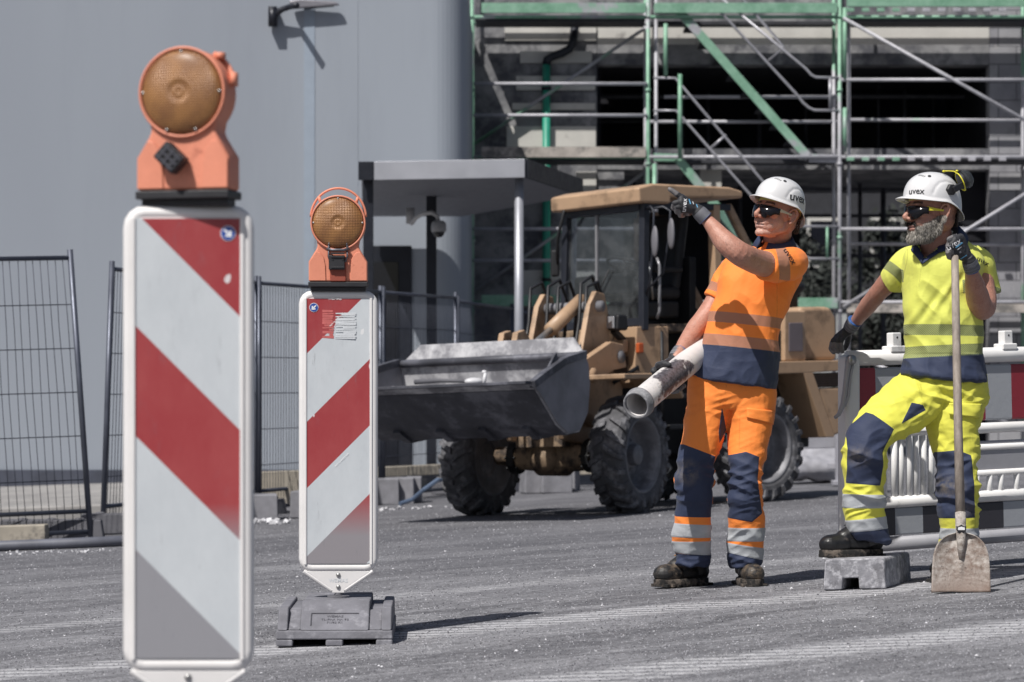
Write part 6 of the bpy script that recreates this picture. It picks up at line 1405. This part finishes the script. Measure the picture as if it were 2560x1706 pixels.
for k in sel:
    p = Lh[k]+r3.normal(size=3)*.0012; n_ = NL[k]; d = n_*.22+A3(.12, 0, -.85)+r3.normal(size=3)*.22
    if p[2] > -.06 and p[0] > .075: d = n_*.3+A3(.05, .6*np.sign(p[1]), -.7)+r3.normal(size=3)*.15; Lr = .0065
    else: Lr = .010+.008*max(0, min(1, (-p[2]-.05)/.05))
    d = d/np.linalg.norm(d); s_ = np.cross(d, r3.normal(size=3)); s_ /= np.linalg.norm(s_); wd = .00052
    a = H2.w(p-n_*.001); m_ = H2.w(p+d*Lr*.55+n_*.001); e = H2.w(p+(d+A3(0, 0, -.3))*Lr); sw = H2.R @ s_*wd*H2.s; i = len(Vb)
    Vb += [a-sw, a+sw, m_+sw*.9, m_-sw*.9, e]; Fb += [(i, i+1, i+2, i+3), (i+3, i+2, i+4)]
    dark = (p[2] > -.066 and p[0] > .075 and abs(p[1]) < .034); mm = 1 if (r3.uniform() < (.9 if dark else .13)) else (2 if r3.uniform() < .4 else 0); mi += [mm, mm]
bm = [mat('beard_grey', '#928d86', .7, var=.3, scale=80), mat('beard_dark', '#2c2624', .7, var=.3, scale=80), mat('beard_white', '#c4bfb7', .7, var=.2, scale=80)]
mk('beard', np.array(Vb), Fb, bm, P2, mi=mi)
q = MB()
for a in np.linspace(-.93, .93, 80):
    for k in range(7):
        yy = a*.079; xx = -.055-.045*math.sqrt(max(0, 1-a*a)); p = H2.w((xx, yy, .035-.012*k-.01*rng.uniform())); q.rcone(p, p+nrm(H2.R @ A3(.15, -.2*a, -1))*.008, .0016, .0008, 4)
q.build('hair', mat('dark_hair', '#2f2a28', .7, var=.3, scale=60), P2, smooth=True)
he, hb = helmet(P2, H2, M_helm)
ctr = H2.w((.112, .052, .074)); dd = nrm(H2.R @ A3(.80, .55, .25)); upv = H2.R @ A3(-.20, -.15, .95); rt = nrm(np.cross(upv, dd)); upv = np.cross(dd, rt)
decal('lettering', 'uvex', .034*H2.s, ctr, rt, upv, M_blkp, he, hb, lift=.0030)
glasses(P2, H2, M_lensd, M_blkg, M_yel, mat('rim_grey', '#4a4b52', .4))
# ear defenders folded up on the helmet
em = MB(); c0 = H2.w((-.022, .098, .084)); R2 = H2.R
em.lathe(c0-R2 @ A3(0, .006, 0), R2 @ A3(0, 1, 0), [(0, .026), (.010, .026), (.016, .020), (.018, 0)], 6); em.bar(H2.w((-.022, .112, .082)), H2.w((-.070, .104, .108)), .016*1.1, .026); E = em.build('ear_defender_arm', M_blkg, he, bevel=.003)
cup = H2.w((-.082, .086, .126)); cd_ = nrm(R2 @ A3(-.80, .25, .45)); em = MB(); em.lathe(cup-cd_*.018, cd_, [(0, .0), (0, .033), (.008, .038), (.016, .037), (.028, .035), (.036, .024), (.040, 0)], 28); em.build('ear_cup', M_blkg, E, smooth=True)
em = MB(); em.lathe(cup+cd_*.004, cd_, [(0, .040), (.012, .041), (.022, .037), (.034, .024), (.040, .004)], 28, caps=False)
q = N('clear_plastic'); 
M_clear = q.out((.10, .11, .12), .08, 0, Alpha=.30); em.build('clear_cap', M_clear, E, smooth=True)
x_, y_ = MB().frame(cd_); ring = [cup-cd_*.014+(x_*math.cos(a)*.040+y_*math.sin(a)*.040) for a in np.linspace(0, 2*math.pi, 29)[:-1]]
em = MB(); em.path(ring, .0026, 8, closed=True); em.build('yellow_ring', M_yel, E, smooth=True)
em = MB(); em.path([H2.w((-.010, .050, .158)), H2.w((-.030, .060, .160)), H2.w((-.052, .066, .160)), ring[7]], .0026, 8)
for p in (H2.w((-.014, .052, .158)), H2.w((-.062, .070, .162)), ring[20]): em.ell(p, (.007, .006, .005), n=8)
em.build('yellow_wire', M_yel, E, smooth=True)
collar(P2, P(2353, 598, 12.03), nrm(P(2340, 560, 12.0)-P(2356, 640, 12.06)), .074, .114, .042, A3(-.62, -.78, 0), M_navy, gap=.30, drop=.026)
# shirt
mb = MB()
loftpx(mb, [(2288, 612, 2420, 602, 12.06, .07), (2280, 616, 2428, 610, 12.06, .085), (2262, 630, 2446, 624, 12.06, .10), (2256, 660, 2456, 655, 12.05, .122), (2256, 700, 2456, 695, 12.05, .130), (2260, 760, 2451, 755, 12.05, .132), (2262, 813, 2452, 813, 12.05, .13), (2264, 860, 2457, 858, 12.05, .13), (2264, 892, 2460, 884, 12.05, .13), (2256, 915, 2463, 915, 12.05, .133), (2250, 932, 2466, 940, 12.05, .136), (2252, 938, 2466, 956, 12.05, .136)], pw=2.3)
tubeR(mb, [(2300, 645, 12.10, .060), (2276, 658, 12.13, .074), (2250, 684, 12.18, .068), (2230, 705, 12.22, .062)], dome=.03)
tubeR(mb, [(2425, 640, 12.08, .060), (2442, 660, 12.10, .070), (2455, 690, 12.12, .068), (2464, 720, 12.13, .064), (2468, 738, 12.13, .062)], dome=.03)
V, Nn, Fc = organic(mb, .0040, 9)
px, py = pxy(V, Y2); Wp = np.stack([V[:, 0]*6-V[:, 2]*2.2, V[:, 1]*5, V[:, 2]*4.5+V[:, 0]*4], 1); g = vn(V*3.5, 21)
fold = .026*(ridg(Wp, 13)-.6)*g+.014*(ridg(Wp*A3(2.1, 2, 2.3), 19)-.6)*(.4+g)+.008*(ridg(np.stack([V[:, 0]*4, V[:, 1]*4, V[:, 2]*26+V[:, 0]*5], 1)+vn(V*4, 6)[:, None], 12)-.6)*(py > 885)
dg = np.exp(-((((px-2400)-(py-700)*-1.15)/26)**2))*np.clip((py-660)/40, 0, 1)*np.clip((860-py)/60, 0, 1); fold += .006*np.sin((px+py*.55)*.16)*dg
fold *= np.clip((py-612)/35, 0, 1); V = V+Nn*fold[:, None]
nl, tp, px, py = shirt_attrs(V, Y2, (896, 2270, -.06), [(811, 838, 2262, .02), (868, 897, 2262, -.045)])
slL = (px < 2257) & (py < 722); nl = np.where(slL | ((px > 2462) & (py < 760)), -1., nl)
ax1 = nrm(np.array([2232-2276, 702-658.])); tt = (px-2276)*ax1[0]+(py-658)*ax1[1]; tp = np.maximum(tp, np.where((px < 2262) & (py > 640), (11-np.abs(tt-33))*Y2/F, -1.)); tp = np.maximum(tp, np.where((px > 2400) & (py > 702) & (py < 736) & (px < 2420), .01, -1)); 
tp = np.maximum(tp, np.where((px > 2455) & (V[:, 1] > 12.05), (10-np.abs(py-712-(px-2455)*.3))*Y2/F, -1))
seam = np.where((V[:, 1] < 12.03) & (py > 640) & (py < 730), .7-np.abs(px-(2300-(py-650)*.12)), -1.); seam = np.maximum(seam, np.where(py > 920, .8-np.abs(py-(945+(px-2350)*.06)), -1.)); seam = np.maximum(seam, np.where((px < 2300) & (py < 720), .8-np.abs(px-(2262-(py-690)*.15)), -1))
VP = [(2293, 596), (2297, 625), (2304, 650), (2318, 643), (2366, 599), (2372, 585)]
Fn = []
sdv = sdpoly(px, py, VP)
for fc in Fc:
    if all(sdv[i] > 0 and V[i, 1] < 12.04 for i in fc): continue
    Fn.append(fc)
Fc = Fn
M_shY = cloth('yellow_shirt', (.66, .69, .13), ht='#5f6a55')
SH2 = mk('shirt', V, Fc, M_shY, P2, smooth=True, attrs={'navy': nl, 'tape': tp, 'seam': seam, 'refl': zero(V), 'mud': zero(V), 'soil': zero(V)})
sb = BVHTree.FromPolygons([Vector(v) for v in V], Fc); decal('lettering', 'uvex', .034, P(2462, 652, 11.95), nrm(A3(.9, 0, -.35)), nrm(A3(.35, 0, .9)), M_blkp, SH2, sb, .0015)
for k_, cn in enumerate(([(2290, 606), (2305, 646), (2298, 663), (2277, 626)], [(2303, 649), (2334, 622), (2342, 634), (2299, 663)], [(2334, 622), (2376, 582), (2384, 622), (2342, 634)])):
    patch('collar_flap', cn, Y2, sb, M_navy, SH2, (), nx=8, ny=5, lift=.006, thick=.004)
# trousers
mb = MB()
loftpx(mb, [(2275, 915, 2420, 965, 12.08, .118), (2256, 932, 2392, 1005, 12.06, .122), (2222, 962, 2338, 1048, 12.02, .120), (2186, 998, 2290, 1080, 11.96, .108), (2152, 1030, 2248, 1102, 11.91, .10), (2124, 1070, 2222, 1120, 11.87, .094), (2112, 1122, 2211, 1148, 11.86, .088), (2111, 1190, 2208, 1205, 11.88, .083), (2112, 1255, 2208, 1268, 11.90, .078), (2116, 1300, 2212, 1305, 11.92, .077), (2125, 1330, 2217, 1335, 11.93, .076), (2138, 1350, 2221, 1356, 11.94, .072)], pw=2.15)
loftpx(mb, [(2290, 940, 2468, 950, 12.07, .12), (2300, 1000, 2464, 1000, 12.07, .122), (2314, 1055, 2452, 1050, 12.06, .115), (2325, 1095, 2446, 1090, 12.05, .105), (2338, 1130, 2446, 1130, 12.04, .098), (2345, 1206, 2446, 1206, 12.02, .088), (2347, 1287, 2448, 1285, 12.03, .080), (2349, 1352, 2441, 1352, 12.05, .076), (2352, 1415, 2436, 1415, 12.07, .072)], pw=2.15)
loftpx(mb, [(2254, 920, 2466, 935, 12.06, .12), (2262, 965, 2468, 970, 12.06, .122), (2300, 1010, 2464, 1010, 12.06, .11)], pw=2.2)
V, Nn, Fc = organic(mb, .0045, 4)
px, py = pxy(V, Y2); kn_ = np.exp(-(np.hypot(px-2165, py-1120)/60)**2)
V = trouser_folds(V, Nn, Y2, [(985, 45, .65), (1150, 80, .8), (1240, 40, .9), (1345, 22, .8)], 1.25)
px, py = pxy(V, Y2)
kL = [(2154, 1031), (2170, 1036), (2221, 1073), (2190, 1130), (2193, 1162), (2187, 1212), (2105, 1206), (2105, 1070), (2120, 1060)]; kR = [(2338, 1131), (2388, 1125), (2423, 1138), (2429, 1200), (2435, 1294), (2347, 1296), (2335, 1200)]; cr = [(2270, 1007), (2298, 1013), (2306, 1026), (2240, 1060)]
navy = np.maximum(np.maximum(sdpoly(px, py, kL), np.where(py > 1110, sdpoly(px, py, kR), -1)), sdpoly(px, py, cr)); Lm = px < 2280
navy = np.maximum(navy, np.where(Lm, py-(1328-(px-2125)*.10), py-1395))
ref = np.where(Lm, np.maximum(np.minimum(py-(1233+(px-2112)*.02), 1268-py), np.minimum(py-(1298-(px-2120)*.11), 1328-(px-2125)*.10-py)), np.maximum(np.minimum(py-1321, 1349-py), np.minimum(py-1362, 1392-py)))
mud = np.where(navy > 0, np.maximum(17-np.hypot(px-2133, py-1140), np.maximum(28-np.hypot((px-2368), (py-1215)*1.3), 20-np.hypot(px-2415, py-1285))), -1.)
soil = np.maximum(24-np.hypot((px-2190)/1.6, py-1022), np.where(px > 2425, 30-np.hypot(px-2440, (py-1290)/2), -1.))
seam = np.where((py > 960) & (py < 1050) & (V[:, 1] < Y2), .8-np.abs(px-2297), -1.); seam = np.maximum(seam, np.where((px > 2365) & (V[:, 1] < 12.0), .8-np.abs(py-1008), -1)); seam = np.maximum(seam, np.where((py > 1080) & (py < 1330) & (px > 2400), .7-np.abs(px-2428-(py-1100)*.04), -1.))
M_trY = cloth('yellow_trousers', (.70, .68, .085))
V = V+Nn*(.0022*np.clip(ref/2, 0, 1)+.0018*np.clip(navy/2, 0, 1)*(py < 1300))[:, None]
TR2 = mk('trousers', V, Fc, M_trY, P2, smooth=True, attrs={'navy': navy*Y2/F, 'tape': zero(V), 'seam': seam, 'refl': ref*Y2/F, 'mud': mud*Y2/F, 'soil': soil*Y2/F})
tb2 = BVHTree.FromPolygons([Vector(v) for v in V], Fc)
patch('pocket_flap', [(2368, 1008), (2452, 1010), (2449, 1046), (2366, 1036)], Y2, tb2, M_trY, TR2, AT, lift=.008)
q = MB(); o = P(2381, 1016, 11.93); h = tb2.ray_cast(Vector(o-A3(0, .3, 0)), Vector((0, 1, 0))); o = np.array(h[0])-A3(0, .004, 0); q.path([o+A3(-.007, 0, -.003), o+A3(-.006, 0, .006), o+A3(0, 0, .010), o+A3(.006, 0, .006), o+A3(.007, 0, -.003)], .0012, 6); q.bar(o+A3(-.009, 0, -.006), o+A3(.009, 0, -.006), .002, .004); q.build('emblem', M_blkp, TR2)
# boots
bz = BTOP
b1 = boot(P2, A3((2212-1280)*11.92/F, 12.0, bz), A3(-.93, -.36, 0), .30, P(2176, 1338, 11.94), M_boot2, 'black boot resting on the concrete block')
boot(P2, G(2392, 12.22), A3(-.42, -.9, 0), .30, P(2394, 1405, 12.07), M_boot2, 'black boot standing behind the shovel blade')
# shovel
SV = T('shovel', 'long wooden handled shovel with mortar crusted blade, held upright by the bearded worker', 'shovel', G(2402, 11.32))
M_wood = N('worn_wood'); nz = M_wood.noise(5, 6, .7, M_wood.map(M_wood.obj(), scale=(12, 12, 1.2))); c = M_wood.ramp(nz, (.3, lin('#6f665f')), (.7, lin('#a0958c'))); c = M_wood.mix(M_wood.ramp(M_wood.noise(3, 5, .7), (.5, 0.0), (.7, .5)), c, lin('#b8b1ab')); M_wood.bump(nz, .3, .002); M_wood = M_wood.out(c, .7)
q = MB(); q.path([P(2387, 640, 11.70), P(2391, 850, 11.60), P(2395, 1050, 11.50), P(2401, 1290, 11.39)], [.0158, .0168, .0178, .0195], 18); q.build('handle', M_wood, SV, smooth=True)
def blademat():
    q = N('mortar_crusted_steel'); n1 = q.noise(22, 8, .75); n2_ = q.noise(70, 6, .8); n3 = q.noise(6, 6, .7)
    c = q.ramp(n1, (.35, lin('#7f766f')), (.62, lin('#cbc6c1'))); c = q.mix(q.ramp(n3, (.42, 0.0), (.58, .9)), c, lin('#6d594e')); c = q.mix(q.ramp(n2_, (.56, 0.0), (.64, .85)), c, lin('#47403c'))
    x, y, z = q.sep(); c = q.mix(q.ramp(z, (.02, .7), (.12, 0.0)), c, lin('#7d6a60')); q.bump(q.math('ADD', n2_, n1), .8, .004); return q.out(c, .75)
M_bl = blademat()
q = MB(); q.path([P(2401, 1282, 11.392), P(2402, 1318, 11.375), P(2403, 1350, 11.36), P(2403, 1400, 11.345)], [.0215, .0215, .019, .010], 18); q.build('socket', M_bl, SV, smooth=True)
nx, nz_ = 30, 26; V = []; out = [(1, 1481), (.985, 1440), (.965, 1400), (.93, 1372), (.82, 1350), (.55, 1338), (.30, 1334)]
bh = [(1481, 74), (1460, 73.5), (1430, 72.5), (1400, 70.5), (1380, 67), (1362, 60), (1350, 50), (1341, 38), (1336, 26), (1333, 14)]
rows = catmull([(y_, w_) for y_, w_ in bh], 3); V = []
for (yy, ww) in rows:
    for i in range(nx+1):
        u = -1+2*i/nx; Yd = 11.30+(1481-yy)*.00042; cv = .028*(1-abs(u)**2.2)*(.25+.75*(1-(yy-1333)/148*.6)); rib = -.010*math.exp(-(u/.09)**2)*np.clip((1455-yy)/40, 0, 1)
        p = P(2402+u*ww, yy+(3*math.sin(u*5)*.3 if yy > 1478 else 0), Yd); p[1] += cv-.006+rib; V.append(p)
V = np.array(V); V[:, 1] += .003*(vn(V*60, 4)-.5); Fq = [(j*(nx+1)+i, j*(nx+1)+i+1, (j+1)*(nx+1)+i+1, (j+1)*(nx+1)+i) for j in range(len(rows)-1) for i in range(nx)]
V[:, 2] = np.maximum(V[:, 2], GZ(V[:, 0])+.002)
mk('blade', V, Fq, M_bl, SV, smooth=True, solid=.004)
q = MB(); bc = P(2403, 1323, 11.352); q.prism([bc+A3(-.020, 0, .012), bc+A3(-.012, 0, .010), bc+A3(0, 0, .018), bc+A3(.012, 0, .010), bc+A3(.020, 0, .012), bc+A3(.020, 0, -.004), bc+A3(.008, 0, -.018), bc+A3(-.008, 0, -.018), bc+A3(-.020, 0, -.004)], (0, -.004, 0)); bb_ = q.build('badge', M_blkp, SV)
q = MB(); q.prism([bc+A3(-.014, -.0045, .006), bc+A3(0, -.0045, .010), bc+A3(.014, -.0045, .006), bc+A3(.014, -.0045, -.004), bc+A3(-.014, -.0045, -.004)], (0, -.0006, 0)); q.build('badge_field', M_wht, bb_)
# hand on the shovel top
kn = [P(2398, 596, 11.735), P(2385, 602, 11.715), P(2377, 613, 11.71), P(2373, 626, 11.72)]
fg = [[P(2383, 594, 11.72), P(2372, 600, 11.73), P(2376, 612, 11.745)], [P(2374, 604, 11.70), P(2369, 616, 11.715), P(2375, 622, 11.745)], [P(2370, 617, 11.70), P(2369, 630, 11.715), P(2376, 634, 11.745)], [P(2369, 632, 11.705), P(2371, 643, 11.72), P(2379, 646, 11.745)]]
kn = [k+A3(0, -.03, 0) for k in kn]; fg = [[a+A3(0, -.02, 0) for a in f_] for f_ in fg]
g3, gb3 = hand('glove', P2, P(2421, 648, 11.735), P(2432, 676, 11.765), kn, fg, [P(2408, 632, 11.76), P(2395, 640, 11.77), P(2383, 641, 11.765)], 'grey glove closed over the shovel top', cuffr=.0335, palm_r=.0175, r0=.0125)
rt = nrm(A3(.80, 0, .48)); decal('lettering', 'uvex', .036, P(2391, 609, 11.6), rt, nrm(np.cross(A3(0, -1, 0), rt)), M_wht, g3, gb3, .0012)
strip((2386, 621), (2405, 607), 3.4, 11.7, gb3, M_cy, g3); strip((2391, 626), (2402, 618), 2.0, 11.7, gb3, M_wht, g3); strip((2402, 648), (2417, 638), 2.4, 11.7, gb3, M_cy, g3)
strip((2397, 633), (2401, 630), 5, 11.7, gb3, mat('print_grey', '#8c8c92', .5), g3, name='print_mark')
# hand on the barrier end
kn = [P(2112, 838, 12.56), P(2102, 838, 12.565), P(2093, 843, 12.575), P(2088, 851, 12.59)]
fg = [[P(2103, 852, 12.55), P(2103, 868, 12.56), P(2106, 879, 12.59)], [P(2092, 850, 12.55), P(2089, 868, 12.56), P(2095, 880, 12.59)], [P(2083, 852, 12.56), P(2079, 868, 12.57), P(2086, 880, 12.60)], [P(2080, 858, 12.58), P(2077, 872, 12.60), P(2084, 881, 12.62)]]
g4, gb4 = hand('glove', P2, P(2122, 824, 12.56), P(2138, 802, 12.52), kn, fg, [P(2122, 845, 12.60), P(2117, 860, 12.64), P(2112, 872, 12.66)], 'grey and black glove resting on the barrier end', cuffr=.033)
